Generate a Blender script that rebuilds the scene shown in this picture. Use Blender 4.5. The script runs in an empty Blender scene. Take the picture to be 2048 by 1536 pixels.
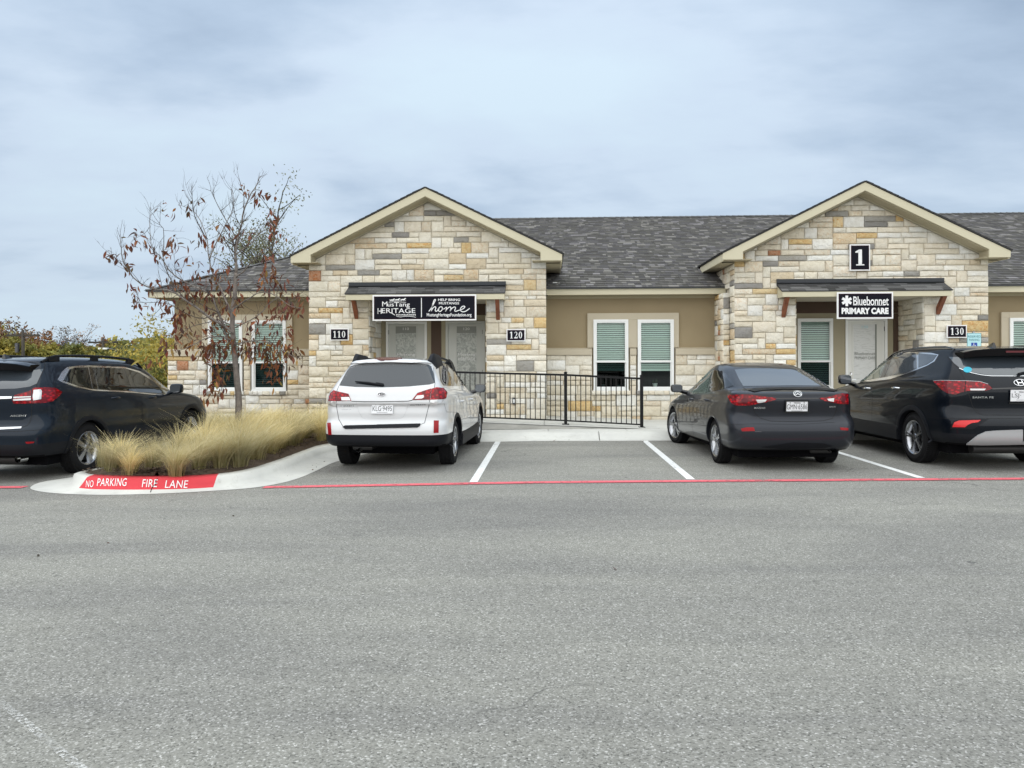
import bpy, bmesh, math, random
from mathutils import Vector, Matrix, Euler, noise
from mathutils.bvhtree import BVHTree
from mathutils.geometry import delaunay_2d_cdt
random.seed(7)
S = bpy.context.scene
COL = S.collection
R = math.radians

# ---------------------------------------------------------------- camera
FPX, YAW, ROLL, EYE = 1538.0, 0.0468, 0.0026, 1.54      # focal length in photo pixels, yaw left, roll, eye height
cam_d = bpy.data.cameras.new('camera'); cam = bpy.data.objects.new('camera', cam_d); COL.objects.link(cam)
cam.matrix_world = Matrix.Translation((0, 0, EYE)) @ Matrix.Rotation(YAW, 4, 'Z') @ Matrix.Rotation(math.pi/2, 4, 'X') @ Matrix.Rotation(-ROLL, 4, 'Z')
cam_d.sensor_width = 36.0; cam_d.lens = 36.0*FPX/2048.0
cam_d.shift_y = -(768-719)/2048.0
cam_d.clip_start = 0.1; cam_d.clip_end = 2000
S.camera = cam

# ---------------------------------------------------------------- sky, sun, exposure
S.view_settings.view_transform = 'Standard'; S.view_settings.look = 'None'
S.view_settings.exposure = 1.27; S.view_settings.gamma = 1.0
S.view_settings.use_curve_mapping = False
SUN_EL, SUN_AZ = R(42), R(198)
wd = bpy.data.worlds.new('World'); S.world = wd; wd.use_nodes = True
nt = wd.node_tree; nt.nodes.clear()
def WN(t, **k):
    n = nt.nodes.new(t)
    for a, b in k.items(): setattr(n, a, b)
    return n
out = WN('ShaderNodeOutputWorld'); bg = WN('ShaderNodeBackground'); nt.links.new(bg.outputs[0], out.inputs[0])
sky = WN('ShaderNodeTexSky', sky_type='NISHITA', sun_disc=False, sun_elevation=SUN_EL, sun_rotation=SUN_AZ, dust_density=2.0)
tc = WN('ShaderNodeTexCoord'); sep = WN('ShaderNodeSeparateXYZ'); nt.links.new(tc.outputs['Generated'], sep.inputs[0])
def wm(op, a, b=None, c=None, clamp=False):
    n = WN('ShaderNodeMath', operation=op, use_clamp=clamp)
    for i, v in enumerate((a, b, c)):
        if v is None: continue
        if isinstance(v, (int, float)): n.inputs[i].default_value = v
        else: nt.links.new(v, n.inputs[i])
    return n.outputs[0]
zc = wm('ADD', wm('MAXIMUM', sep.outputs[2], 0.0), 0.16)
pu = wm('DIVIDE', sep.outputs[0], zc); pv = wm('DIVIDE', sep.outputs[1], zc)
cmb = WN('ShaderNodeCombineXYZ'); nt.links.new(pu, cmb.inputs[0]); nt.links.new(pv, cmb.inputs[1])
mp = WN('ShaderNodeMapping'); nt.links.new(cmb.outputs[0], mp.inputs[0]); mp.inputs['Rotation'].default_value = (0, 0, R(24)); mp.inputs['Scale'].default_value = (.62, .95, 1); mp.inputs['Location'].default_value = (3.2, 6.0, 0)
n1 = WN('ShaderNodeTexNoise'); nt.links.new(mp.outputs[0], n1.inputs['Vector']); n1.inputs['Scale'].default_value = .62; n1.inputs['Detail'].default_value = 7; n1.inputs['Roughness'].default_value = .5; n1.inputs['Distortion'].default_value = .35
n2 = WN('ShaderNodeTexNoise'); nt.links.new(mp.outputs[0], n2.inputs['Vector']); n2.inputs['Scale'].default_value = 2.6; n2.inputs['Detail'].default_value = 6; n2.inputs['Roughness'].default_value = .55
dens = wm('ADD', wm('MULTIPLY', n1.outputs[0], .82), wm('MULTIPLY', n2.outputs[0], .18))
cr = WN('ShaderNodeValToRGB'); nt.links.new(dens, cr.inputs[0])
e = cr.color_ramp; e.elements[0].position = .40; e.elements[0].color = (.58, .70, .80, 1); e.elements[1].position = .60; e.elements[1].color = (.285, .37, .49, 1)
a = e.elements.new(.47); a.color = (.54, .64, .76, 1)
a = e.elements.new(.53); a.color = (.41, .51, .64, 1)
# nearer the horizon the veil is brighter and flatter
hz = WN('ShaderNodeMapRange'); nt.links.new(sep.outputs[2], hz.inputs[0]); hz.inputs[1].default_value = -.02; hz.inputs[2].default_value = .22; hz.inputs[3].default_value = .55; hz.inputs[4].default_value = 0
mxh = WN('ShaderNodeMix', data_type='RGBA'); nt.links.new(hz.outputs[0], mxh.inputs[0]); nt.links.new(cr.outputs[0], mxh.inputs[6]); mxh.inputs[7].default_value = (.58, .70, .82, 1)
mx = WN('ShaderNodeMix', data_type='RGBA'); mx.inputs[0].default_value = .93
cl = WN('ShaderNodeVectorMath', operation='SCALE'); nt.links.new(mxh.outputs[2], cl.inputs[0]); cl.inputs['Scale'].default_value = 9.0
nt.links.new(sky.outputs[0], mx.inputs[6]); nt.links.new(cl.outputs[0], mx.inputs[7])
gr = WN('ShaderNodeMapRange'); nt.links.new(sep.outputs[2], gr.inputs[0]); gr.inputs[1].default_value = .1; gr.inputs[2].default_value = 1.0; gr.inputs[3].default_value = .97; gr.inputs[4].default_value = 1.45
cl2 = WN('ShaderNodeVectorMath', operation='SCALE'); nt.links.new(mxh.outputs[2], cl2.inputs[0]); nt.links.new(gr.outputs[0], cl2.inputs['Scale']); nt.links.new(cl2.outputs[0], cl.inputs[0])
nt.links.new(mx.outputs[2], bg.inputs[0]); bg.inputs[1].default_value = .053
sun_d = bpy.data.lights.new('sun', 'SUN'); sun = bpy.data.objects.new('sun', sun_d); COL.objects.link(sun)
sun_d.energy = 1.5; sun_d.angle = R(150); sun_d.color = (1, .93, .82)
sun.rotation_euler = (R(90)-SUN_EL, 0, math.pi-SUN_AZ)
sun.location = (0, -5, 30)

# ---------------------------------------------------------------- measuring helpers: rays of the eye point above, used to find real positions on real planes
def gz(x): return .005*min(x, 12) if x > 0 else max(.016*x, -.3)
def ray(px, py):
    u = (px-1024)/FPX; v = (719-py)/FPX
    u2 = u*math.cos(ROLL)+v*math.sin(ROLL); v2 = -u*math.sin(ROLL)+v*math.cos(ROLL)
    return Vector((-math.sin(YAW)+u2*math.cos(YAW), math.cos(YAW)+u2*math.sin(YAW), v2))
def PX(px, Y, py=700): d = ray(px, py); return d.x*Y/d.y
def PZ(px, py, Y): d = ray(px, py); return EYE+d.z*Y/d.y
def P3(px, py, Y): d = ray(px, py); return Vector((d.x*Y/d.y, Y, EYE+d.z*Y/d.y))
def GP(px, py, dz=0.0):
    z = 0; d = ray(px, py)
    for _ in range(20):
        t = (z+dz-EYE)/d.z; z = gz(d.x*t)
    return Vector((d.x*t, d.y*t, z+dz))

# ---------------------------------------------------------------- object helpers
def tag(o, label=None, cat=None, group=None, kind=None):
    if label: o['label'] = label
    if cat: o['category'] = cat
    if group: o['group'] = group
    if kind: o['kind'] = kind
    return o
def empty(name, loc=(0, 0, 0), rz=0, label=None, cat=None, group=None):
    o = bpy.data.objects.new(name, None); COL.objects.link(o); o.location = loc; o.rotation_euler = (0, 0, rz); o.empty_display_size = .2
    return tag(o, label, cat, group)
class MB:
    """collects polygons for one mesh object"""
    def __init__(s): s.v = []; s.f = []; s.m = []; s.c = []
    def add(s, vs, fs, mi=0, col=None):
        b = len(s.v); s.v += [tuple(v) for v in vs]
        for f in fs:
            s.f.append(tuple(b+i for i in f)); s.m.append(mi); s.c.append(col)
        return s
    def box(s, x0, x1, y0, y1, z0, z1, mi=0, col=None):
        if x0 > x1: x0, x1 = x1, x0
        if y0 > y1: y0, y1 = y1, y0
        if z0 > z1: z0, z1 = z1, z0
        vs = [(x0,y0,z0),(x1,y0,z0),(x1,y1,z0),(x0,y1,z0),(x0,y0,z1),(x1,y0,z1),(x1,y1,z1),(x0,y1,z1)]
        return s.add(vs, [(0,3,2,1),(4,5,6,7),(0,1,5,4),(1,2,6,5),(2,3,7,6),(3,0,4,7)], mi, col)
    def prism(s, poly, d, mi=0, col=None):
        """poly: 3D points; extruded by vector d"""
        n = len(poly); d = Vector(d); vs = [Vector(p) for p in poly]+[Vector(p)+d for p in poly]
        fs = [tuple(range(n)), tuple(range(2*n-1, n-1, -1))]+[(i, i+n, (i+1) % n+n, (i+1) % n) for i in range(n)]
        return s.add(vs, fs, mi, col)
    def tube(s, pts, rad, n=8, mi=0, col=None, cap=True):
        pts = [Vector(p) for p in pts]
        if not isinstance(rad, (list, tuple)): rad = [rad]*len(pts)
        vs = []; fs = []; up = None
        for i, p in enumerate(pts):
            t = (pts[min(i+1, len(pts)-1)]-pts[max(i-1, 0)]).normalized()
            if up is None: up = t.orthogonal().normalized()
            up = (up-t*up.dot(t))
            up = up.normalized() if up.length > 1e-6 else t.orthogonal().normalized()
            w = t.cross(up)
            for k in range(n):
                a = 2*math.pi*k/n; vs.append(p+(up*math.cos(a)+w*math.sin(a))*rad[i])
        for i in range(len(pts)-1):
            for k in range(n):
                a = i*n+k; b = i*n+(k+1) % n; fs.append((a, b, b+n, a+n))
        if cap: fs.append(tuple(range(n-1, -1, -1))); fs.append(tuple((len(pts)-1)*n+k for k in range(n)))
        return s.add(vs, fs, mi, col)
    def lathe(s, prof, n=32, mi=0, axis='x', c=(0, 0, 0), mis=None):
        """prof: (offset along axis, radius)"""
        vs = []; fs = []
        for (o, r) in prof:
            for k in range(n):
                a = 2*math.pi*k/n
                p = (o, r*math.cos(a), r*math.sin(a)) if axis == 'x' else ((r*math.cos(a), o, r*math.sin(a)) if axis == 'y' else (r*math.cos(a), r*math.sin(a), o))
                vs.append((p[0]+c[0], p[1]+c[1], p[2]+c[2]))
        b0 = len(s.v)
        for i in range(len(prof)-1):
            for k in range(n):
                a = i*n+k; b = i*n+(k+1) % n; fs.append((a, b, b+n, a+n))
        s.add(vs, fs, mi)
        return s
    def build(s, name, mats, parent=None, smooth=False, kind=None, label=None, bevel=0):
        me = bpy.data.meshes.new(name); me.from_pydata(s.v, [], s.f); 
        if not isinstance(mats, (list, tuple)): mats = [mats]
        for m in mats: me.materials.append(m)
        if len(mats) > 1: me.polygons.foreach_set('material_index', s.m)
        if any(c is not None for c in s.c):
            at = me.color_attributes.new('tint', 'FLOAT_COLOR', 'CORNER'); k = 0
            buf = []
            for p, c in zip(me.polygons, s.c):
                c = c or (1, 1, 1, 0)
                if len(c) == 3: c = (*c, 0)
                buf += list(c)*p.loop_total
            at.data.foreach_set('color', buf)
        me.validate(); me.update()
        bm = bmesh.new(); bm.from_mesh(me); bmesh.ops.recalc_face_normals(bm, faces=bm.faces); bm.to_mesh(me); bm.free()
        if smooth: me.polygons.foreach_set('use_smooth', [True]*len(me.polygons))
        o = bpy.data.objects.new(name, me); COL.objects.link(o)
        if parent is not None: o.parent = parent
        if bevel:
            b = o.modifiers.new('bevel', 'BEVEL'); b.width = bevel; b.segments = 2; b.limit_method = 'ANGLE'; b.angle_limit = R(40)
        if smooth and smooth != True: 
            try: me.set_sharp_from_angle(angle=R(smooth))
            except Exception: pass
        return tag(o, label, kind=kind)

# ---------------------------------------------------------------- materials
M = {}
def mat(name, col, rough=.6, metal=0, coat=0, spec=.5, emit=None):
    m = bpy.data.materials.new(name); m.use_nodes = True; b = m.node_tree.nodes['Principled BSDF']
    b.inputs['Base Color'].default_value = (*col, 1); b.inputs['Roughness'].default_value = rough; b.inputs['Metallic'].default_value = metal
    b.inputs['Coat Weight'].default_value = coat; b.inputs['Coat Roughness'].default_value = .03; b.inputs['Specular IOR Level'].default_value = spec
    M[name] = m; return m
class NT:
    def __init__(s, m): s.t = m.node_tree; s.b = s.t.nodes['Principled BSDF']; s.L = s.t.links.new
    def n(s, t, **k):
        x = s.t.nodes.new(t)
        for a, b in k.items(): setattr(x, a, b)
        return x
    def pos(s, scale=(1, 1, 1), kind='pos'):
        if kind == 'pos': g = s.n('ShaderNodeNewGeometry').outputs['Position']
        else: g = s.n('ShaderNodeTexCoord').outputs['Object']
        mp = s.n('ShaderNodeMapping'); s.L(g, mp.inputs[0]); mp.inputs['Scale'].default_value = scale; return mp.outputs[0]
    def noise(s, vec, scale, detail=4, rough=.5, dist=0):
        x = s.n('ShaderNodeTexNoise'); s.L(vec, x.inputs['Vector']); x.inputs['Scale'].default_value = scale; x.inputs['Detail'].default_value = detail
        x.inputs['Roughness'].default_value = rough; x.inputs['Distortion'].default_value = dist; return x.outputs[0]
    def vor(s, vec, scale, feature='F1', out='Distance'):
        x = s.n('ShaderNodeTexVoronoi', feature=feature); s.L(vec, x.inputs['Vector']); x.inputs['Scale'].default_value = scale; return x.outputs[out]
    def ramp(s, f, stops):
        x = s.n('ShaderNodeValToRGB'); s.L(f, x.inputs[0]); e = x.color_ramp.elements
        while len(e) < len(stops): e.new(.5)
        for el, (p, c) in zip(e, stops): el.position = p; el.color = c if len(c) == 4 else (*c, 1)
        return x.outputs[0]
    def mr(s, f, a, b, c, d):
        x = s.n('ShaderNodeMapRange'); s.L(f, x.inputs[0])
        for i, v in enumerate((a, b, c, d)): x.inputs[i+1].default_value = v
        return x.outputs[0]
    def mix(s, f, a, b, mode='MIX'):
        x = s.n('ShaderNodeMix', data_type='RGBA', blend_type=mode)
        for i, v in ((0, f), (6, a), (7, b)):
            if isinstance(v, (int, float)): x.inputs[i].default_value = v
            elif isinstance(v, tuple): x.inputs[i].default_value = v if len(v) == 4 else (*v, 1)
            else: s.L(v, x.inputs[i])
        return x.outputs[2]
    def bump(s, h, strength=.5, dist=.01, prev=None):
        x = s.n('ShaderNodeBump'); s.L(h, x.inputs['Height']); x.inputs['Strength'].default_value = strength; x.inputs['Distance'].default_value = dist
        if prev is not None: s.L(prev, x.inputs['Normal'])
        return x.outputs[0]
    def math(s, op, a, b=None):
        x = s.n('ShaderNodeMath', operation=op)
        for i, v in enumerate((a, b)):
            if v is None: continue
            if isinstance(v, (int, float)): x.inputs[i].default_value = v
            else: s.L(v, x.inputs[i])
        return x.outputs[0]
    def base(s, c): s.L(c, s.b.inputs['Base Color'])
    def normal(s, c): s.L(c, s.b.inputs['Normal'])
def varied(name, c1, c2, scale=3, rough=.7, bump=0, bscale=60, kind='pos', metal=0, coat=0, bd=.004, detail=5):
    m = mat(name, c1, rough, metal, coat); t = NT(m); p = t.pos(kind=kind)
    t.base(t.mix(t.mr(t.noise(p, scale, detail), .3, .7, 0, 1), c1, c2))
    if bump: t.normal(t.bump(t.noise(p, bscale, 3), bump, bd))
    return m

m = mat('asphalt', (.2, .2, .2), .92, spec=.25); t = NT(m); p = t.pos()
sp = t.noise(p, 90, 3, .75); v1 = t.vor(p, 120, out='Color')
sv = t.n('ShaderNodeSeparateColor'); t.L(v1, sv.inputs[0])
big = t.noise(t.pos((.35, 1.3, 1)), .55, 5, .6, .6); mid = t.noise(t.pos((.5, 1.6, 1)), 3.2, 5, .6)
ag = t.ramp(sv.outputs[0], [(0, (.06, .06, .056)), (.25, (.20, .197, .182)), (.8, (.28, .276, .256)), (.94, (.42, .415, .40)), (1, (.62, .61, .59))])
c = t.mix(t.mr(sp, .35, .7, 0, .85), ag, (.232, .229, .208), 'MIX')
c = t.mix(t.mr(big, .33, .67, 0, 1), t.mix(1.0, c, (.86, .86, .87), 'MULTIPLY'), t.mix(1.0, c, (1.22, 1.22, 1.18), 'MULTIPLY'))
c = t.mix(t.mr(mid, .25, .75, 0, .5), c, t.mix(1.0, c, (.82, .82, .82), 'MULTIPLY'))
# worn wheel tracks and a few rubbed dark marks
tr = t.noise(t.pos((.12, 2.2, 1)), 1.0, 3, .5)
c = t.mix(t.mr(tr, .55, .75, 0, .30), c, t.mix(1.0, c, (.78, .79, .8), 'MULTIPLY'))
spots = t.noise(p, 6.5, 2, .5); c = t.mix(t.mr(spots, .735, .77, 0, .6), c, (.07, .07, .07))
oil = t.noise(t.pos((1, .6, 1)), .9, 4, .6); c = t.mix(t.mr(oil, .64, .74, 0, .35), c, (.09, .09, .09))
ck = t.n('ShaderNodeTexVoronoi', feature='DISTANCE_TO_EDGE'); wp = t.n('ShaderNodeVectorMath', operation='ADD'); nn = t.n('ShaderNodeTexNoise'); nn.inputs['Scale'].default_value = 1.4; nn.inputs['Detail'].default_value = 6; t.L(p, nn.inputs['Vector']); t.L(p, wp.inputs[0]); t.L(nn.outputs['Color'], wp.inputs[1]); t.L(wp.outputs[0], ck.inputs['Vector']); ck.inputs['Scale'].default_value = .16
ckf = t.math('MULTIPLY', t.mr(ck.outputs[0], .0, .0022, .8, 0), t.mr(t.noise(t.pos((1, 1, 1)), .5, 2), .52, .60, 0, 1)); c = t.mix(ckf, c, (.05, .05, .05))
t.base(c)
t.normal(t.bump(t.mix(.5, sp, sv.outputs[0]), .55, .006))
def painted(name, col, wear=.35, sc=16):
    m = mat(name, col, .7); t = NT(m); p = t.pos()
    w = t.noise(p, sc, 6, .7); w2 = t.noise(p, 1.3, 3)
    f = t.math('ADD', t.mr(w, .58-wear*.2, .75, 0, .85), t.mr(w2, .55, .8, 0, wear))
    t.L(t.mr(f, .25, .75, 1, 0), t.b.inputs['Alpha']); t.base(t.mix(t.mr(w2, .4, .7, 0, .3), col, tuple(c*.7 for c in col))); t.normal(t.bump(t.noise(p, 160, 2), .3, .003)); return m
painted('white_paint', (.80, .81, .80), .28)
painted('red_line_paint', (.72, .13, .16), .55)
m = painted('red_kerb_paint', (.60, .035, .05), .1, 10); m.node_tree.links.remove(m.node_tree.nodes['Principled BSDF'].inputs['Alpha'].links[0]); m.node_tree.nodes['Principled BSDF'].inputs['Alpha'].default_value = 1.0
m = mat('worn_white_paint', (.62, .62, .60), .8); t = NT(m); p = t.pos(); t.L(t.math('SUBTRACT', 1.0, t.math('MAXIMUM', t.mr(t.noise(p, 60, 6, .8), .42, .52, .1, 1), t.mr(t.noise(p, 3, 3), .42, .62, 0, .8))), t.b.inputs['Alpha'])
m = mat('concrete', (.6, .6, .57), .85); t = NT(m); p = t.pos()
c = t.mix(t.mr(t.noise(p, 1.6, 6, .6), .3, .7, 0, 1), (.62, .62, .58), (.50, .50, .475))
c = t.mix(t.mr(t.noise(p, 11, 6, .7), .58, .76, 0, .55), c, (.33, .32, .29)); c = t.mix(t.mr(t.noise(t.pos((1, 1, 4)), 3.1, 5, .7), .56, .72, 0, .35), c, (.36, .35, .31)); t.base(c); t.normal(t.bump(t.noise(p, 120, 3), .25, .003))
m = mat('old_concrete', (.4, .4, .38), .9); t = NT(m); p = t.pos()
c = t.mix(t.mr(t.noise(t.pos((1, 1, 3)), 2.6, 6, .65), .3, .7, 0, 1), (.46, .45, .42), (.31, .305, .28)); t.base(c); t.normal(t.bump(t.noise(p, 90, 3), .3, .004))
varied('mulch', (.055, .035, .022), (.12, .085, .06), 25, .95, .9, 60, bd=.03)
varied('field', (.16, .15, .06), (.09, .10, .04), .4, .95)
# split limestone: 'tint' colour per stone, alpha = how strongly rusty veins show
m = mat('limestone', (.6, .55, .45), .85); t = NT(m); p = t.pos()
at = t.n('ShaderNodeVertexColor'); at.layer_name = 'tint'
nb = t.noise(p, 7, 6, .6, .8); nf = t.noise(p, 30, 5, .65)
c = t.mix(t.mr(nb, .3, .7, 0, 1), at.outputs[0], t.mix(1.0, at.outputs[0], (.86, .83, .77), 'MULTIPLY'))
c = t.mix(t.mr(nf, .3, .75, 0, .55), c, t.mix(1.0, c, (1.14, 1.14, 1.13), 'MULTIPLY'))
vein = t.math('MULTIPLY', t.mr(t.noise(p, 16, 5, .7, 1.2), .48, .62, 0, 1), at.outputs[1])
c = t.mix(vein, c, t.mix(1.0, c, (.80, .50, .25), 'MULTIPLY')); t.base(c)
rk = t.n('ShaderNodeTexNoise', noise_type='RIDGED_MULTIFRACTAL'); t.L(p, rk.inputs['Vector']); rk.inputs['Scale'].default_value = 5.5; rk.inputs['Detail'].default_value = 4
t.normal(t.bump(t.noise(p, 60, 4, .7), .35, .006, t.bump(t.noise(p, 13, 3, .5, .8), .85, .035)))
varied('mortar', (.54, .50, .42), (.46, .42, .34), 20, .95, .5, 140)
varied('stucco', (.325, .260, .160), (.29, .230, .140), 1.2, .95, .5, 220, bd=.003)
varied('stucco_trim', (.52, .46, .355), (.48, .425, .32), 1.5, .9, .35, 220, bd=.002)
varied('trim_board', (.60, .555, .405), (.565, .52, .375), .8, .6, .1, 80)
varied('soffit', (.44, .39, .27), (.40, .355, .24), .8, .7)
varied('brown_board', (.085, .05, .032), (.065, .038, .025), 2, .7)
varied('tan_board', (.36, .32, .22), (.33, .29, .20), 2, .7)
varied('cedar', (.26, .085, .035), (.14, .042, .02), 9, .6, .3, 40)
mat('black_metal', (.008, .008, .009), .5, spec=.25); mat('flashing', (.02, .024, .03), .45)
m = mat('shingle', (.12, .12, .12), .95, spec=.2); t = NT(m); p = t.pos()
at = t.n('ShaderNodeVertexColor'); at.layer_name = 'tint'
t.base(t.mix(t.mr(t.noise(p, 130, 2, .8), .3, .7, 0, 1), t.mix(1.0, at.outputs[0], (.75, .75, .75), 'MULTIPLY'), t.mix(1.0, at.outputs[0], (1.3, 1.3, 1.3), 'MULTIPLY')))
mat('vinyl', (.80, .81, .80), .4); mat('door_paint', (.52, .53, .50), .4); mat('door_paint_light', (.70, .70, .66), .4)
varied('blind', (.78, .82, .80), (.72, .78, .76), 2, .6)
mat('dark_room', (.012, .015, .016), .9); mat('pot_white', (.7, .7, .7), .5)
def glassmat(name, tint, trans=.75, rough=.02, f0=.16):
    m = bpy.data.materials.new(name); m.use_nodes = True; n = m.node_tree; n.nodes.clear(); L = n.links.new
    o = n.nodes.new('ShaderNodeOutputMaterial'); g = n.nodes.new('ShaderNodeBsdfGlossy'); tr = n.nodes.new('ShaderNodeBsdfTransparent'); mx = n.nodes.new('ShaderNodeMixShader'); lw = n.nodes.new('ShaderNodeLayerWeight')
    lw.inputs[0].default_value = f0; g.inputs['Roughness'].default_value = rough; tr.inputs[0].default_value = (*tint, 1)
    L(lw.outputs['Fresnel'], mx.inputs[0]); L(tr.outputs[0], mx.inputs[1]); L(g.outputs[0], mx.inputs[2]); L(mx.outputs[0], o.inputs[0]); M[name] = m; return m
glassmat('window_glass', (.92, .985, .955), f0=.3)
glassmat('screen_glass', (.36, .46, .46), f0=.25)
m = mat('frosted', (.40, .42, .39), .35); t = NT(m); p = t.pos()
t.base(t.mix(t.mr(t.noise(p, 9, 8, .75, 1.5), .45, .55, 0, 1), (.30, .32, .30), (.52, .54, .51)))
m = mat('frosted_white', (.6, .61, .59), .35); t = NT(m); p = t.pos((1, 1, 6))
t.base(t.mix(t.mr(t.noise(p, 7, 5, .6, .5), .5, .7, 0, 1), (.66, .67, .66), (.50, .51, .49)))
mat('frost_dark', (.23, .24, .22), .35)
mat('sign_black', (.006, .006, .012), .6, spec=.12); mat('sign_maroon', (.05, .010, .018), .6, spec=.15); mat('sign_white', (.82, .82, .82), .4)
mat('sign_pale', (.42, .68, .72), .5); mat('sign_teal', (.02, .16, .18), .5); mat('sign_blue', (.005, .05, .32), .5)
# cars
def paint(name, col, metal=.5, flake=0):
    m = mat(name, col, .32, metal, 1.0 if col[0] > .5 else .7, spec=.5 if col[0] > .5 else .12); m.node_tree.nodes['Principled BSDF'].inputs['Coat Roughness'].default_value = .008; m.node_tree.nodes['Principled BSDF'].inputs['Coat IOR'].default_value = 1.5 if col[0] > .5 else 1.36; t = NT(m); p = t.pos(kind='obj')
    n = t.noise(p, 900, 0)
    t.L(t.mr(n, 0, 1, .26, .42), t.b.inputs['Roughness']); return m
paint('paint_navy', (.008, .014, .024), .3); paint('paint_white', (.60, .61, .62), .0); paint('paint_grey', (.028, .031, .039), .55); paint('paint_black', (.003, .005, .009), .2)
mat('cladding', (.007, .008, .011), .55, spec=.2); mat('underbody', (.004, .004, .005), .95, spec=.1); mat('gap', (.004, .004, .005), .8)
mat('chrome', (.75, .76, .78), .12, 1); mat('alloy', (.42, .43, .45), .25, 1); mat('alloy_dark', (.12, .12, .13), .35, 1); mat('silver_plastic', (.42, .43, .44), .4, .3)
mat('tyre', (.010, .010, .011), .9, spec=.2); mat('brake', (.06, .06, .06), .5, .8); mat('disc', (.05, .05, .05), .4, 1)
mat('car_glass', (.006, .008, .009), .03, 0, .2, .6); mat('car_glass_light', (.045, .055, .066), .05, 0, .8, .8); mat('car_glass_green', (.05, .085, .075), .04, 0, 1.0, .8)
mat('interior_dark', (.02, .02, .022), .8); mat('gloss_black', (.005, .005, .006), .08, 0, .6)
m = mat('lamp_red', (.50, .006, .016), .15, 0, .35, spec=.25); t = NT(m); p = t.pos(kind='obj')
t.base(t.mix(t.mr(t.vor(t.pos((1, .6, 1.3), 'obj'), 24), .1, .55, 0, 1), (.50, .004, .012), (.13, .001, .004)))
mat('lamp_deep', (.09, .003, .008), .2, 0, .3, spec=.2); mat('reflector_red', (.26, .005, .009), .3, 0, .1, spec=.2); mat('lamp_clear', (.62, .62, .62), .15, .3, 1.0)
mat('bright_red', (.60, .008, .010), .3, 0, .2); mat('plate_white', (.72, .73, .75), .5); mat('plate_black', (.01, .01, .012), .5); mat('sticker', (.06, .42, .56), .5, spec=.2)
# plants
varied('bark', (.22, .19, .17), (.11, .095, .085), 14, .9, .8, 60, bd=.01)
varied('twig', (.055, .042, .038), (.09, .07, .06), 10, .9)
def leafmat(name, cols, trans=.35):
    m = mat(name, cols[0], .7); t = NT(m); at = t.n('ShaderNodeVertexColor'); at.layer_name = 'tint'
    oi = t.n('ShaderNodeObjectInfo')
    c = t.mix(1.0, at.outputs[0], t.ramp(oi.outputs['Random'], [(0, (.7, .7, .7)), (1, (1.25, 1.2, 1.1))]), 'MULTIPLY'); t.base(c)
    tl = t.n('ShaderNodeBsdfTranslucent'); t.L(c, tl.inputs[0]); mx = t.n('ShaderNodeMixShader'); mx.inputs[0].default_value = trans
    o = t.t.nodes['Material Output']; t.L(t.b.outputs[0], mx.inputs[1]); t.L(tl.outputs[0], mx.inputs[2]); t.L(mx.outputs[0], o.inputs[0]); return m
leafmat('leaf', [(.2, .1, .05)], .22)
leafmat('straw', [(.5, .42, .2)], .3)

# ---------------------------------------------------------------- lettering
_fc = {}
def text_mesh(s, bold=0.0, shear=0.0, spacing=1.0):
    key = (s, bold, shear, spacing)
    if key in _fc: return _fc[key]
    cu = bpy.data.curves.new('lettering', 'FONT'); cu.body = s; cu.offset = bold; cu.shear = shear; cu.space_character = spacing; cu.resolution_u = 3
    o = bpy.data.objects.new('lettering', cu); COL.objects.link(o)
    dg = bpy.context.evaluated_depsgraph_get(); me = o.evaluated_get(dg).to_mesh()
    vs = [(v.co.x, v.co.y) for v in me.vertices]; fs = [tuple(p.vertices) for p in me.polygons]
    o.evaluated_get(dg).to_mesh_clear(); bpy.data.objects.remove(o); bpy.data.curves.remove(cu)
    x0 = min(v[0] for v in vs); x1 = max(v[0] for v in vs); y0 = min(v[1] for v in vs); y1 = max(v[1] for v in vs)
    vs = [((x-x0)/(x1-x0), (y-y0)/(y1-y0)) for x, y in vs]
    _fc[key] = (vs, fs); return vs, fs
# bold serif numerals drawn as stroked outlines in a 0..1 box: each a list of polygons
def arc(cx, cy, rx, ry, a0, a1, n=10): return [(cx+rx*math.cos(R(a0+(a1-a0)*i/n)), cy+ry*math.sin(R(a0+(a1-a0)*i/n))) for i in range(n+1)]
def ring(cx, cy, rx, ry, tx, ty, n=20):
    qs = []
    for i in range(n):
        a, b = 2*math.pi*i/n, 2*math.pi*(i+1)/n
        qs.append([(cx+rx*math.cos(a), cy+ry*math.sin(a)), (cx+rx*math.cos(b), cy+ry*math.sin(b)), (cx+(rx-tx)*math.cos(b), cy+(ry-ty)*math.sin(b)), (cx+(rx-tx)*math.cos(a), cy+(ry-ty)*math.sin(a))])
    return qs
def band(outer, inner): return [[outer[i], outer[i+1], inner[i+1], inner[i]] for i in range(len(outer)-1)]
GLY = {
 '1': [[(.36, .06), (.64, .06), (.64, 1), (.52, 1), (.36, .88)], [(.18, 0), (.82, 0), (.82, .07), (.18, .07)], [(.12, .80), (.36, .80), (.52, 1), (.40, 1), (.12, .87)]],
 '0': ring(.5, .5, .42, .5, .25, .07),
 '2': band(arc(.47, .70, .38, .30, 165, -20, 10)+[(.55, .34), (.33, .19)], arc(.45, .73, .20, .21, 165, -10, 10)+[(.42, .34), (.10, .06)])+[[(.08, 0), (.90, 0), (.92, .30), (.84, .30), (.78, .17), (.08, .17)]],
 '3': band(arc(.46, .74, .36, .26, 160, -75, 10), arc(.44, .76, .17, .18, 160, -85, 10))+band(arc(.46, .28, .42, .28, 82, -160, 12), arc(.42, .27, .19, .21, 82, -160, 12)),
}
def flat_letters(name, mb, s, x0, x1, z0, z1, y, mi=0, **k):
    vs, fs = text_mesh(s, **k); mb.add([(x0+(x1-x0)*a, y, z0+(z1-z0)*b) for a, b in vs], fs, mi)
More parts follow.
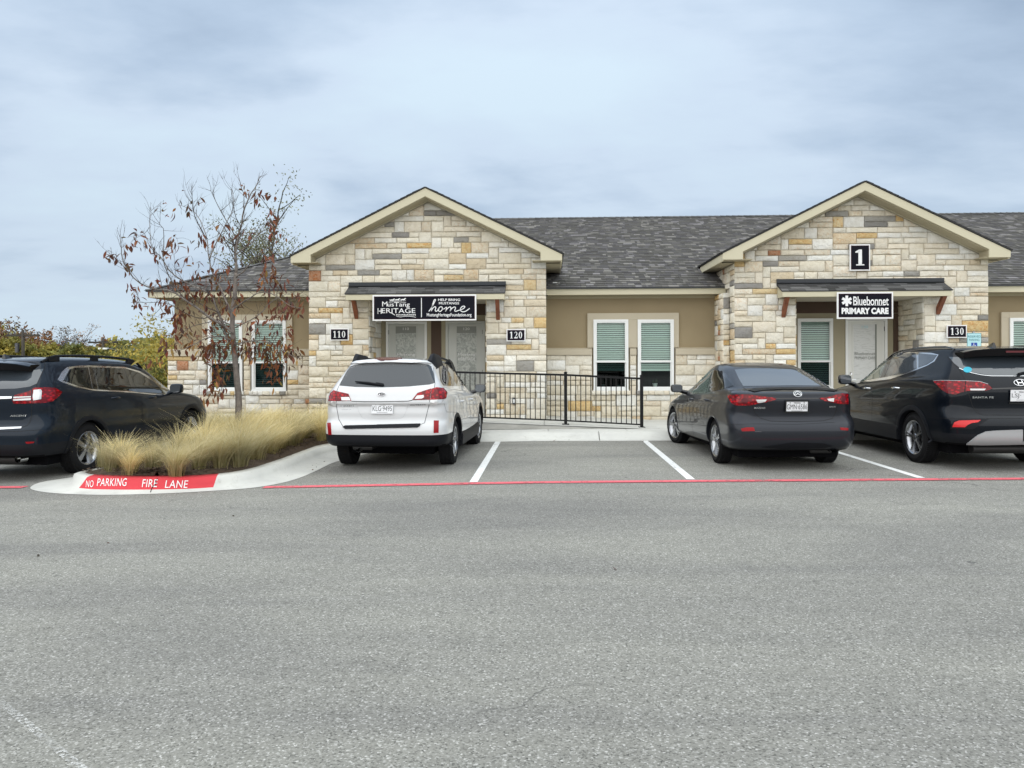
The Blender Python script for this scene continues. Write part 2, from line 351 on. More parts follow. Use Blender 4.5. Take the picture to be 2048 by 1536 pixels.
def numerals(mb, s, x0, x1, z0, z1, y, mi=0):
    w = (x1-x0)/len(s)
    for i, ch in enumerate(s):
        for poly in GLY[ch]: mb.add([(x0+w*(i+.04+.92*a), y, z0+(z1-z0)*b) for a, b in poly], [tuple(range(len(poly)))], mi)
def stroke(mb, pts, wd, tf, mi=0, sub=6):
    """smooth round-ended pen stroke through 2D points; tf maps 2D to 3D"""
    p = [Vector(q) for q in pts]; q = []
    for i in range(len(p)-1):
        a = p[max(i-1, 0)]; b = p[i]; c = p[i+1]; d = p[min(i+2, len(p)-1)]
        for k in range(sub):
            u = k/sub; q.append(.5*((2*b)+(c-a)*u+(2*a-5*b+4*c-d)*u*u+(3*b-a-3*c+d)*u**3))
    q.append(p[-1]); L = []; Rr = []
    for i in range(len(q)):
        t = (q[min(i+1, len(q)-1)]-q[max(i-1, 0)]); t = t.normalized() if t.length > 1e-9 else Vector((1, 0)); n = Vector((-t.y, t.x))*wd/2
        L.append(q[i]+n); Rr.append(q[i]-n)
    vs = [tf(*v) for v in L+Rr]; n = len(q)
    mb.add(vs, [(i, i+1, i+1+n, i+n) for i in range(n-1)], mi)

# ================================================================ GROUND
XB = [-300, -60, -40, -20, -18.75, -14, -10, -8, -6, -4, -2, 0, 4, 8, 12, 40, 60, 300]
def sheet(name, x0, x1, y0, y1, dz, m, ny=1, kind='structure', parent=None, label=None):
    xs = [x0]+[x for x in XB if x0 < x < x1]+[x1]; mb = MB(); n = len(xs); vs = []
    for j in range(ny+1):
        for x in xs: vs.append((x, y0+(y1-y0)*j/ny, gz(x)+dz))
    mb.add(vs, [(j*n+i, j*n+i+1, (j+1)*n+i+1, (j+1)*n+i) for j in range(ny) for i in range(n-1)])
    return mb.build(name, M[m], parent, kind=kind, label=label)
sheet('ground', -900, 900, -900, 900, -.03, 'field')
lot = sheet('parking_lot', -60, 60, -60, 15.2, 0, 'asphalt')
def stripe(name, a, b, w, dz, m, label=None):
    a = Vector(a); b = Vector(b); d = (b-a); n = Vector((-d.y, d.x)).normalized()*w/2; k = max(2, int(d.length/.8)); mb = MB(); vs = []
    for i in range(k+1):
        c = a+d*i/k
        for s in (1, -1): q = c+n*s; vs.append((q.x, q.y, gz(q.x)+dz))
    mb.add(vs, [(2*i, 2*i+1, 2*i+3, 2*i+2) for i in range(k)])
    o = mb.build(name, M[m], lot); return o
for xa, xb, y0, y1 in ((-.948, -.948, 9.72, 14.52), (1.81, 1.808, 9.86, 14.5), (4.72, 4.66, 9.98, 14.5), (7.55, 7.5, 10.0, 14.5), (-9.35, -9.25, 9.8, 14.5)):
    stripe('bay_line', (xa, y0), (xb, y1), .105, .004, 'white_paint')
stripe('fire_lane_line', (-3.56, 9.47), (13, 10.2), .15, .008, 'red_line_paint')
stripe('fire_lane_line', (-14, 9.95), (GP(50, 975).x, GP(50, 975).y), .15, .008, 'red_line_paint')
g0 = GP(-40, 1372); g1 = GP(190, 1560)
stripe('worn_line', g0.xy, g1.xy, .035, .004, 'worn_white_paint')

# ---------------------------------------------------------------- planting island: kerb traced from its real outline
def resample(pts, n):
    pts = [Vector(p) for p in pts]; L = [0]
    for a, b in zip(pts, pts[1:]): L.append(L[-1]+(b-a).length)
    o = []
    for i in range(n):
        s = L[-1]*i/(n-1); j = 0
        while j < len(L)-2 and L[j+1] < s: j += 1
        t = (s-L[j])/max(L[j+1]-L[j], 1e-9); o.append(pts[j].lerp(pts[j+1], t))
    return o
def smooth_line(pts, it=2):
    for _ in range(it):
        q = [pts[0]]
        for a, b in zip(pts, pts[1:]): q += [a*.75+b*.25, a*.25+b*.75]
        q.append(pts[-1]); pts = q
    return pts
outer = [GP(x, y, .004) for x, y in ((56, 975.6), (72, 982), (108, 986.5), (175, 989.5), (233, 989.8), (330, 987), (420, 982), (514, 975.6), (588, 961), (636, 940), (671, 922))]
outer = [Vector((-6.05, 14.6, gz(-6)+.004)), Vector((-6.15, 12.0, gz(-6)+.004)), GP(128, 957, .004), GP(78, 964, .004)]+outer+[Vector((-2.95, 13.2, gz(-3)+.004)), Vector((-2.85, 14.62, gz(-3)+.004))]
fbase = [Vector((-5.86, 14.6, gz(-6)+.03)), Vector((-5.95, 12.0, gz(-6)+.03))]+[GP(x, y, .03) for x, y in ((140, 958), (142, 970), (158, 977.5), (233, 979.5), (330, 979), (411, 976.5), (507, 966), (572, 944), (625, 922), (655, 908))]+[Vector((-3.12, 13.2, gz(-3)+.03)), Vector((-3.0, 14.62, gz(-3)+.03))]
ftop = [Vector((-5.76, 14.6, gz(-6)+.15)), Vector((-5.86, 12.0, gz(-6)+.15))]+[GP(x, y, .15) for x, y in ((146, 946), (150, 949), (172, 955.5), (233, 957.5), (330, 957.5), (416, 956), (494, 947), (560, 928), (617, 905), (650, 893))]+[Vector((-3.20, 13.2, gz(-3)+.15)), Vector((-3.08, 14.62, gz(-3)+.15))]
itop = [Vector((-5.60, 14.6, gz(-6)+.16)), Vector((-5.70, 12.0, gz(-6)+.16))]+[GP(x, y, .16) for x, y in ((162, 941), (168, 944), (182, 949), (233, 951), (330, 951.3), (414, 949.8), (488, 941), (552, 921), (610, 899.5), (645, 887))]+[Vector((-3.36, 13.2, gz(-3)+.16)), Vector((-3.22, 14.62, gz(-3)+.16))]
NK = 150
lines = [resample(smooth_line(l), NK) for l in (outer, fbase, ftop, itop)]
xr0, xr1 = GP(152, 978, .03).x, GP(418, 976, .03).x
lines.insert(2, [a.lerp(b, .45)+(c-b).normalized()*.0+Vector((0, 0, -.004)) for a, b, c in zip(lines[1], lines[2], lines[3])])
lines.insert(4, [b.lerp(c, .3)+Vector((0, 0, .004)) for b, c in zip(lines[3], lines[4])])
mb = MB(); vs = [p for l in lines for p in l]; lv = len(lines)
for j in range(lv-1):
    for i in range(NK-1):
        cx = (lines[2][i].x+lines[2][i+1].x)/2; red = j >= 1 and xr0 < cx < xr1 and lines[2][i].y < 11.2
        if j == 0 and xr0 < cx < xr1 and lines[2][i].y < 11.2: red = False
        mb.add([lines[j][i], lines[j][i+1], lines[j+1][i+1], lines[j+1][i]], [(0, 1, 2, 3)], 1 if red else 0)
for i in range(NK-1):
    a, b = lines[-1][i], lines[-1][i+1]; mb.add([a, b, b-Vector((0, 0, .2)), a-Vector((0, 0, .2))], [(0, 1, 2, 3)], 0)
kerb_mb = mb
isl = empty('planting_island', (-4.4, 12, gz(-4.4)), label='kerbed planting island with a red painted fire lane kerb and dark mulch', cat='planting island')
isl['kind'] = 'structure'
def child_world(o, parent):
    pl = parent.location; o.parent = parent; o.matrix_parent_inverse = Matrix.Translation(-pl); return o
ko = mb.build('kerb', [M['concrete'], M['red_kerb_paint']], None, smooth=35); child_world(ko, isl)
bm = bmesh.new(); bm.from_mesh(ko.data); bmesh.ops.remove_doubles(bm, verts=bm.verts, dist=.0005); bmesh.ops.recalc_face_normals(bm, faces=bm.faces); bm.to_mesh(ko.data); kbvh = BVHTree.FromBMesh(bm); bm.free(); ko.data.polygons.foreach_set('use_smooth', [True]*len(ko.data.polygons))
EYEV = Vector((0, 0, EYE))
def hit(bvh, px, py, off=0.0, Minv=None):
    d = ray(px, py).normalized(); o = EYEV
    if Minv is not None: o = Minv @ o; d = (Minv.to_3x3() @ d).normalized()
    h = bvh.ray_cast(o, d)
    if h[0] is None:
        # nearest approach of the ray to the surface
        best = None; t = 5.0
        while t < 20:
            q = bvh.find_nearest(o+d*t)
            if q[0] is not None and (best is None or q[3] < best[3]): best = q
            t += .05
        h = best
    n = h[1]
    if n.dot(d) > 0: n = -n
    return h[0]+n*off, n
mb = MB()
for s, a, b, y0, y1, sh in (('NO', 172, 187.5, 974.8, 961, .2), ('PARKING', 194, 254.5, 972.5, 957, .25), ('FIRE', 284, 316, 974.5, 959, .2), ('LANE', 330, 377, 976, 961, .2)):
    vs_, fs_ = text_mesh(s, .0, sh, 1.05); mb.add([hit(kbvh, a+(b-a)*u, y0+(y1-y0)*v, .005)[0] for u, v in vs_], fs_)
child_world(mb.build('stencil_lettering', M['white_paint']), isl)
# expansion crack across the red kerb
mb = MB(); pts = [(316, 957), (311, 962), (313, 967), (306, 973), (303, 979), (301, 985)]
q = [hit(kbvh, x, y, .006)[0] for x, y in pts]; mb.tube(q, [.004]*6, 4); child_world(mb.build('crack', M['gap']), isl)
# mulch bed, uneven
mb = MB(); rim = lines[-1]; n = 14; vs = []
A, B = [p for p in rim[:NK//2]], [p for p in rim[NK//2:]][::-1]
for i in range(NK//2):
    for k in range(n+1):
        p = A[i].lerp(B[i], k/n); e_ = math.sin(math.pi*k/n)
        vs.append((p.x, p.y, p.z-.02+.07*e_+noise.noise(Vector((p.x*6, p.y*6, 0)))*.035*min(1, e_*3)))
mb.add(vs, [(i*(n+1)+k, i*(n+1)+k+1, (i+1)*(n+1)+k+1, (i+1)*(n+1)+k) for i in range(NK//2-1) for k in range(n)])
child_world(mb.build('mulch_bed', M['mulch'], smooth=True), isl)
# shredded mulch chips, real little slivers
mb = MB()
for i in range(2600):
    j = random.randrange(NK//2); k = random.random(); p = A[j].lerp(B[j], k)
    a = random.random()*6.28; l = random.uniform(.02, .06); w = random.uniform(.005, .012); d = Vector((math.cos(a)*l, math.sin(a)*l, random.uniform(-.01, .02))); s_ = Vector((-math.sin(a)*w, math.cos(a)*w, 0))
    c = p+Vector((random.uniform(-.03, .03), random.uniform(-.03, .03), .01+.06*math.sin(math.pi*k)+random.uniform(0, .02)))
    mb.add([c-s_, c+s_, c+d+s_, c+d-s_], [(0, 1, 2, 3)])
child_world(mb.build('mulch_chips', M['mulch'], kind='stuff'), isl)
mulch_pts = (A, B)

# ---------------------------------------------------------------- front kerb, pavement and ramp
YC = 14.5
def kerb_run(x0, x1, name, seg=.9):
    mb = MB(); prof = [(0, .004), (.12, .012), (.20, .03), (.30, .105), (.36, .128), (.46, .135), (.56, .135), (.56, -.05)]
    k = max(1, int((x1-x0)/seg)); vs = []
    for i in range(k+1):
        x = x0+(x1-x0)*i/k
        for o, z in prof: vs.append((x, YC+o, gz(x)+z))
    n = len(prof); mb.add(vs, [(i*n+j, (i+1)*n+j, (i+1)*n+j+1, i*n+j+1) for i in range(k) for j in range(n-1)])
    for i in (0, k): mb.add([vs[i*n+j] for j in range(n)]+[(vs[i*n][0], YC, -.05)], [tuple(range(n+1))])
    return mb.build(name, M['concrete'], pav, smooth=30, kind=None)
pav = empty('pavement'); pav['kind'] = 'structure'
crackx = GP(1201, 875, .08).x
kerb_run(-2.9, crackx-.008, 'kerb'); kerb_run(crackx+.008, 15, 'kerb'); kerb_run(-16, -6.0, 'kerb')
# pavement slabs with tooled joints
def slab(x0, x1, y0, y1, z0, z1, name='slab', m='concrete'):
    mb = MB(); g = .004; mb.add([(x0+g, y0, -.1), (x1-g, y0, -.1), (x1-g, y1, -.1), (x0+g, y1, -.1), (x0+g, y0, z0), (x1-g, y0, z1), (x1-g, y1, z1), (x0+g, y1, z0)], [(0,3,2,1),(4,5,6,7),(0,1,5,4),(1,2,6,5),(2,3,7,6),(3,0,4,7)])
    o = mb.build(name, M[m], pav, bevel=.006); return o
xs = [-3.1, -1.55, 0, 1.55, 3.1, 4.65, 6.2, 7.75, 9.3, 10.85, 12.4, 14]
for a, b in zip(xs, xs[1:]): slab(a, b, YC+.567, 18.2, gz(a)+.132, gz(b)+.132)
sheet('planting_strip', -20, -3.1, 14.9, 18.2, .06, 'mulch')
# raised ramp behind the railing, rising to the left
RX = PX(1283, 15.75); rl = PX(880, 15.75)
def rampz(x): return .150+max(0, (RX-x))*.041
for a, b in ((rl-1.6, rl), (rl, PX(1088, 15.6)), (PX(1088, 15.6), RX+.35)):
    slab(a, b, 15.55, 18.15, rampz(a), rampz(b), 'ramp_slab', 'concrete')
mb = MB(); a, b = rl-1.6, RX+.3
mb.add([(a, 15.535, .13), (b, 15.535, .13), (b, 15.535, rampz(b)-.035), (a, 15.535, rampz(a)-.035), (a, 15.545, .13), (b, 15.545, .13), (b, 15.545, rampz(b)-.035), (a, 15.545, rampz(a)-.035)], [(0,1,2,3),(3,2,6,7),(4,5,6,7),(0,3,7,4),(1,5,6,2)])
mb.build('ramp_edge', M['old_concrete'], pav)

# ---------------------------------------------------------------- black railing
YF = 15.65
fence = empty('railing', (0, YF, .15), label='black metal handrail fence with thin balusters along the sloping ramp', cat='railing')
def fpart(mb, name): o = mb.build(name, M['black_metal']); return child_world(o, fence)
p1x, p2x = PX(1131, YF), PX(1283, YF); fl = PX(880, YF)
def railz(px0, y0, px1, y1): a = P3(px0, y0, YF); b = P3(px1, y1, YF); return lambda x: a.z+(b.z-a.z)*(x-a.x)/(b.x-a.x)
top1 = railz(936, 745, 1129, 749.8); top2 = railz(1133, 750, 1283, 757.3); bot1 = railz(973, 834.9, 1130, 841); bot2 = railz(1133, 841.3, 1283, 849.3)
for (xa, xb, tz, bz) in ((fl, p1x, top1, bot1), (p1x, p2x, top2, bot2)):
    for zf, w in ((tz, .020), (bz, .014)):
        mb = MB(); mb.add([(xa, YF-w, zf(xa)-w), (xb, YF-w, zf(xb)-w), (xb, YF+w, zf(xb)-w), (xa, YF+w, zf(xa)-w), (xa, YF-w, zf(xa)+w), (xb, YF-w, zf(xb)+w), (xb, YF+w, zf(xb)+w), (xa, YF+w, zf(xa)+w)], [(0,3,2,1),(4,5,6,7),(0,1,5,4),(1,2,6,5),(2,3,7,6),(3,0,4,7)]); fpart(mb, 'rail')
    nb = round((xb-xa)/.1035)
    for i in range(1, nb):
        x = xa+(xb-xa)*i/nb; mb = MB(); w = .0085; mb.box(x-w, x+w, YF-w, YF+w, bz(x)-.004, tz(x)+.004); fpart(mb, 'baluster')
for x, yt, yb in ((p1x, 745.5, 845.5), (p2x, 752, 855.5), (fl, 742, 836)):
    zt = PZ(1131, yt, YF); zb = rampz(x) if x < p2x-.1 else rampz(x)
    mb = MB(); w = .031; mb.box(x-w, x+w, YF-w, YF+w, zb, zt); po = fpart(mb, 'post')
    mb = MB(); w = .037; mb.box(x-w, x+w, YF-w, YF+w, zt, zt+.012).box(x-.024, x+.024, YF-.024, YF+.024, zt+.012, zt+.022)
    c_ = mb.build('post_cap', M['black_metal'], po)
    mb = MB(); w = .072; mb.box(x-w, x+w, YF-w, YF+w, zb+.001, zb+.013)
    for sx in (-1, 1):
        for sy in (-1, 1): mb.box(x+sx*.052-.01, x+sx*.052+.01, YF+sy*.052-.01, YF+sy*.052+.01, zb+.013, zb+.024)
    mb.build('base_plate', M['black_metal'], po)

# ================================================================ BUILDING
YG, YE, YW, YR = 16.8, 17.6, 18.0, 16.4
bld = empty('office_building', (0, 18, .1), label='single storey stone and tan stucco office building with two stone gables and grey shingle roof', cat='building')
def BW(mb, name, mats, parent=None, **k):
    o = mb.build(name, [M[x] for x in (mats if isinstance(mats, (list, tuple)) else [mats])], None, **k)
    if parent is None: return child_world(o, bld)
    o.parent = parent; return o
def wall_open(mb, x0, x1, z0, z1, y0, y1, ops, mi=0):
    xs = sorted({x0, x1, *[v for o in ops for v in (o[0], o[1]) if x0 < v < x1]}); zs = sorted({z0, z1, *[v for o in ops for v in (o[2], o[3]) if z0 < v < z1]})
    for a, b in zip(xs, xs[1:]):
        for c, d in zip(zs, zs[1:]):
            mx_, mz_ = (a+b)/2, (c+d)/2
            if not any(o[0] < mx_ < o[1] and o[2] < mz_ < o[3] for o in ops): mb.box(a, b, y0, y1, c, d, mi)
# stone colours (linear)
SC = {'cream': [(.76, .70, .59), (.73, .68, .57), (.79, .75, .65), (.72, .66, .54), (.77, .73, .64)], 'white': [(.80, .79, .75), (.78, .78, .75), (.81, .79, .73)],
      'tan': [(.66, .56, .41), (.63, .54, .40), (.68, .60, .47)], 'gold': [(.68, .53, .29), (.66, .50, .26), (.70, .57, .35)], 'grey': [(.33, .32, .30), (.29, .28, .27), (.38, .365, .34), (.25, .245, .235)], 'rust': [(.48, .27, .17)]}
stones = []            # (area, visible, polygon outline 2D, plane, colour, parent)
def ashlar(u0, u1, z0, z1, ops, halfplanes, plane, parent, seed, vis, mod=.117, cell=.055, bias=0):
    """random squared rubble: courses of one or two modules; halfplanes: (nx, nz, d) keep nx*x+nz*z<=d"""
    rnd = random.Random(seed); nu = max(2, round((u1-u0)/cell)); nv = max(1, round((z1-z0)/mod)); cu = (u1-u0)/nu; cv = (z1-z0)/nv
    occ = [[False]*nv for _ in range(nu)]
    for (a, b, c, d) in ops:
        for i in range(nu):
            for j in range(nv):
                x = u0+(i+.5)*cu; z = z0+(j+.5)*cv
                if a < x < b and c < z < d: occ[i][j] = True
    snapx = [u0+i*cu for i in range(nu+1)]; snapz = [z0+j*cv for j in range(nv+1)]
    for (a, b, c, d) in ops:
        for t in (a, b):
            if u0 < t < u1: snapx[min(range(nu+1), key=lambda i: abs(snapx[i]-t))] = t
        for t in (c, d):
            if z0 < t < z1: snapz[min(range(nv+1), key=lambda i: abs(snapz[i]-t))] = t
    for j in range(nv):
        i = 0
        while i < nu:
            if occ[i][j]: i += 1; continue
            run = 0
            while i+run < nu and not occ[i+run][j]: run += 1
            tall = j+1 < nv and rnd.random() < .40
            w = rnd.choice([4, 5, 6, 7, 8, 9, 10, 11, 12, 13]) if not tall else rnd.choice([3, 4, 5, 6, 7, 8, 9, 10])
            w = min(w, run)
            if run-w < 3 and run-w > 0: w = run if run < 12 else w-3
            if tall:
                k = 0
                while k < w and not occ[i+k][j+1]: k += 1
                if k < min(w, 3): tall = False
                else: w = k
            h = 2 if tall else 1
            for a in range(i, i+w):
                for b in range(j, j+h): occ[a][b] = True
            x0, x1, za, zb = snapx[i], snapx[i+w], snapz[j], snapz[j+h]; g = .0045
            poly = [(x0+g, za+g), (x1-g, za+g), (x1-g, zb-g), (x0+g, zb-g)]
            for (nx, nz, dd) in halfplanes:
                q = []
                for k2 in range(len(poly)):
                    p, r = poly[k2], poly[(k2+1) % len(poly)]; sp_ = nx*p[0]+nz*p[1]-dd; sr = nx*r[0]+nz*r[1]-dd
                    if sp_ <= 0: q.append(p)
                    if sp_*sr < 0: t_ = sp_/(sp_-sr); q.append((p[0]+(r[0]-p[0])*t_, p[1]+(r[1]-p[1])*t_))
                poly = q
                if len(poly) < 3: break
            if len(poly) >= 3:
                ar = abs(sum(poly[k][0]*poly[(k+1) % len(poly)][1]-poly[(k+1) % len(poly)][0]*poly[k][1] for k in range(len(poly))))/2
                if ar > .0012:
                    rr = rnd.random(); fam = 'cream' if rr < .58 else 'white' if rr < .80 else 'tan' if rr < .87 else 'gold' if rr < .925+bias*.4 else 'grey' if rr < .995 else 'rust'
                    if fam == 'rust' and vis < 0: fam = 'cream'
                    if fam == 'grey' and h == 2 and rnd.random() < .75: fam = 'white'
                    c = rnd.choice(SC[fam]); f = rnd.uniform(.92, 1.06); vein = {'gold': rnd.uniform(.3, 1), 'rust': 1.0, 'cream': rnd.choice([0, 0, 0, .35]), 'tan': rnd.choice([0, .5]), 'white': 0, 'grey': 0}[fam]
                    stones.append((ar, vis, poly, plane, (c[0]*f, c[1]*f, c[2]*f, vein), parent, rnd.random()))
            i += w
def stone_geo(mb, poly, plane, col, rs):
    rnd = random.Random(rs*1e6); f = plane; cx = sum(p[0] for p in poly)/len(poly); cz = sum(p[1] for p in poly)/len(poly)
    # densify outline
    P = []
    for i in range(len(poly)):
        a, b = poly[i], poly[(i+1) % len(poly)]; L = math.hypot(b[0]-a[0], b[1]-a[1]); k = 2 if L > .16 else 1
        for q in range(k): P.append((a[0]+(b[0]-a[0])*q/k, a[1]+(b[1]-a[1])*q/k))
    n = len(P); base = [f(x, z, -.012) for x, z in P]; prd = rnd.uniform(.010, .020)
    e1 = []; e2 = []
    for i, (x, z) in enumerate(P):
        dx, dz = cx-x, cz-z; L = math.hypot(dx, dz) or 1; jx, jz = rnd.uniform(-.0025, .0025), rnd.uniform(-.0025, .0025)
        e1.append(f(x+dx/L*.004+jx, z+dz/L*.004+jz, prd*.55)); s = min(.018, L*.3); e2.append(f(x+dx/L*s+jx, z+dz/L*s+jz, prd+rnd.uniform(-.003, .006)))
    c = [f(cx+rnd.uniform(-.3, .3)*abs(P[0][0]-cx), cz, prd+rnd.uniform(.0, .012))]
    fs = [(i, (i+1) % n, n+(i+1) % n, n+i) for i in range(n)]+[(n+i, n+(i+1) % n, 2*n+(i+1) % n, 2*n+i) for i in range(n)]+[(2*n+i, 2*n+(i+1) % n, 3*n) for i in range(n)]
    mb.add(base+e1+e2+c, fs, 0, col)
pl_gable = lambda x, z, d: (x, YG-d, z)
pl_wall = lambda x, z, d: (x, YW-.085-d, z)

def gable(pxl, pxr, ap, lo, ro, lret, rret, opx, optop, seed):
    """stone gable: px of stone edges, apex, outer rake ends, inner pork chop edges, opening px range"""
    x0, x1 = PX(pxl, YG), PX(pxr, YG); A = P3(*ap, YR); L0 = P3(*lo, YR); R0 = P3(*ro, YR); xm = A.x; sl = (A.z-(L0.z+R0.z)/2)/((R0.x-L0.x)/2)
    z_ap = A.z; half = (R0.x-L0.x)/2; zc = .10
    ox0, ox1, oz = PX(opx[0], YG), PX(opx[1], YG), PZ(*optop, YG)
    th = .155                                        # fascia depth
    zeave = z_ap-sl*half                             # top of rake at outer ends
    ztop = lambda x: z_ap-sl*abs(x-xm)-th*1.18       # underside of roof at x
    m = MB(); wall_open(m, x0+.02, x1-.02, 0, zeave-.22, YG+.012, YW+.06, [(ox0-.012, ox1+.012, -1, oz-.01)])
    zb = zeave-.22
    m.prism([(x0+.02, YG+.012, zb), (x1-.02, YG+.012, zb), (x1-.02, YG+.012, ztop(x1)-.0), (xm, YG+.012, ztop(xm)), (x0+.02, YG+.012, ztop(x0))], (0, 1.9, 0))
    w = BW(m, 'gable_wall', 'mortar')
    hp = [(sl, 1, z_ap-th*1.18-.055+sl*xm), (-sl, 1, z_ap-th*1.18-.055-sl*xm)]
    ashlar(x0, x1, zc, ztop(xm), [(ox0, ox1, -1, oz)], hp, pl_gable, w, seed, 3)
    # roof planes
    rf = MB(); yb = YE+(z_ap-3.17)/.4226+.3
    for s in (-1, 1):
        e_ = Vector((xm+s*half, 0, zeave)); a_ = Vector((xm, 0, z_ap)); d_ = (e_-a_).normalized(); nrm = Vector((s*-d_.z, 0, s*d_.x)); nrm = Vector((-d_.z*s, 0, d_.x*s))
        if nrm.z < 0: nrm = -nrm
        q = [a_+Vector((0, YR-.02, 0)), e_+d_*.03+Vector((0, YR-.02, 0)), e_+d_*.03+Vector((0, YE+1.9, 0)), a_+Vector((0, yb, 0))]
        rf.prism(q, nrm*.022, 0, (.05, .05, .05, 0))
        # courses of shingles running back
        Lr = half/math.cos(math.atan(sl)); nc = int(Lr/.143)
        for k in range(nc):
            v0 = Lr-k*.143; y = YR-.02; p0 = a_+d_*(v0+.03); p1 = a_+d_*(v0-.143); yend = min(yb, YE+1.9+(v0*0)+(1-v0/Lr)*3.6)
            while y < yend:
                wd_ = random.uniform(.15, .5); g_ = random.uniform(.05, .13)
                rf.add([p0+nrm*.034+Vector((0, y, 0)), p0+nrm*.034+Vector((0, y+wd_-.004, 0)), p1+nrm*.025+Vector((0, y+wd_-.004, 0)), p1+nrm*.025+Vector((0, y, 0))], [(0, 1, 2, 3)], 0, (g_, g_*.97, g_*.95, 0)); y += wd_
    rfo = BW(rf, 'gable_roof', 'shingle')
    # rake fascia and pork chop returns
    fm = MB(); ll, lb = P3(*lret[0], YR), P3(*lret[1], YR); rl_, rb = P3(*rret[0], YR), P3(*rret[1], YR)
    for s, inn, o_ in ((-1, ll, L0), (1, rl_, R0)):
        zl = o_.z*0+zeave; bot = inn.z
        out_x = xm+s*half; zin = P3(lret[0][0], lret[0][1], YR).z
        za = z_ap-.012; thv = th*1.12
        pts = [(xm, YR, za), (xm, YR, za-thv), (inn.x, YR, z_ap-sl*abs(inn.x-xm)-thv-.012), (inn.x, YR, lb.z), (out_x, YR, lb.z), (out_x, YR, zeave-.012)]
        if s > 0: pts = pts[::-1]
        fm.prism(pts, (0, .04, 0))
    BW(fm, 'rake_fascia', 'trim_board', rfo)
    bx = lb.z
    # soffits, side eave fascia, frieze boards
    sm = MB()
    for s in (-1, 1):
        ox = xm+s*half; wx = x0 if s < 0 else x1; ix = ll.x if s < 0 else rl_.x
        # sloped soffit under the rake
        q = [(xm, YR+.04, z_ap-th-.03), (ix, YR+.04, z_ap-sl*abs(ix-xm)-th-.03), (ix, YG+.02, z_ap-sl*abs(ix-xm)-th-.03), (xm, YG+.02, z_ap-th-.03)]
        sm.prism(q, (0, 0, -.02))
        # box return and flat eave soffit running back
        sm.box(min(ox-s*.03, wx-s*.30), max(ox-s*.03, wx-s*.30), YR+.041, YG-.001, bx+.002, bx+.014)
        sm.box(min(ox-s*.03, wx-s*.004), max(ox-s*.03, wx-s*.004), YG, 18.6, bx-.03, bx-.015)
        fx = ix+s*.015
        sm.box(min(fx, fx-s*.012), max(fx, fx-s*.012), YR+.041, YG-.02, bx, z_ap-sl*abs(ix-xm)-th-.02)
    BW(sm, 'soffit', 'soffit', rfo)
    em = MB()
    for s in (-1, 1):
        ox = xm+s*half; em.box(min(ox, ox-s*.03), max(ox, ox-s*.03), YR+.041, 18.8, bx-.028, zeave-.015)
        # frieze at the top of the stone
        wx = x0 if s < 0 else x1
        q = [(xm, YG-.035, ztop(xm)+.01), (wx+s*.02, YG-.035, ztop(wx)+.01), (wx+s*.02, YG-.035, ztop(wx)-.045), (xm, YG-.035, ztop(xm)-.045)]
        em.prism(q, (0, .03, 0))
    BW(em, 'eave_fascia', 'trim_board', rfo)
    return dict(x0=x0, x1=x1, xm=xm, wall=w, ox0=ox0, ox1=ox1, oz=oz, bx=bx, half=half, zeave=zeave)
GL = gable(617.5, 1093, (850.3, 375), (580, 510), (1122.8, 510), ((621, 506), (621, 525)), ((1081, 505), (1081, 524)), (738, 972.5), (850, 600), 11)
GR = gable(1469, 1977, (1730.6, 363), (1446, 505.8), (2022, 500.5), ((1486, 501), (1486, 518.7)), ((1978.6, 495), (1978.6, 514.8)), (1592, 1848), (1720, 594), 23)

# porch return walls (stone), porch back walls
for G_, sd in ((GL, 31), (GR, 47)):
    zt = G_['oz']
    for s, X in ((1, G_['ox0']), (-1, G_['ox1'])):
        ashlar(YG+.005, YW-.0, .1, zt, [], [], (lambda X, s: (lambda u, z, d: (X+s*d, u, z)))(X, s), G_['wall'], sd+s, 2 if (sd == 31 and s == 1) or (sd == 47 and s == -1) else 0)
X_ = GR['x0']; ashlar(YG+.005, YG+.37, .1, GR['bx']-.04, [], [], lambda u, z, d: (X_-d, u, z), GR['wall'], 91, 1)
ashlar(YG+.37, 18.5, 3.1, GR['bx']-.04, [], [], lambda u, z, d: (X_-d, u, z), GR['wall'], 92, 1)
# pier standing back at the inner corner of the right gable
xp0 = PX(1446.5, YG+.37); m = MB(); m.box(xp0+.012, X_-.012, YG+.385, YW, 0, 3.0); pier = BW(m, 'stone_pier', 'mortar')
ashlar(xp0, X_-.012, .1, 3.0, [], [], lambda u, z, d: (u, YG+.37-d, z), pier, 93, 2)
ashlar(YG+.37, YW, .1, 3.0, [], [], lambda u, z, d: (xp0-d, u, z), pier, 94, 0)

# windows: px boxes in the wall plane; (left, right, top, rail, bottom)
WIN = [(419, 487, 641, 722.5, 781, 'mid'), (506, 574, 641, 722.5, 781, 'mid'), (1186.6, 1256, 639.3, 722.5, 780, 'a'), (1274.7, 1346.6, 639.3, 722.5, 780, 'b'), (2015.6, 2084, 636, 721, 778, 'mid')]
def wbox(w): return (PX(w[0], YW), PX(w[1], YW), PZ(1024 if 0 else (w[0]+w[1])/2, w[4], YW), PZ((w[0]+w[1])/2, w[2], YW))
ops = [wbox(w) for w in WIN]
zr_ = PZ(1221, 723, YW)
# main walls
xl = PX(349, YW); m = MB(); wall_open(m, xl, GL['x0']+.03, 0, 3.02, YW, YW+.15, ops); wall_open(m, GL['x1']-.03, GR['x0']+.03, 0, 3.02, YW, YW+.15, ops); wall_open(m, GR['x1']-.03, 16, 0, 3.02, YW, YW+.15, ops)
m.box(xl, xl+.15, YW+.15, 30.6, 0, 3.02).box(xl, 16, 30.6, 30.75, 0, 3.02)
BW(m, 'stucco_wall', 'stucco')
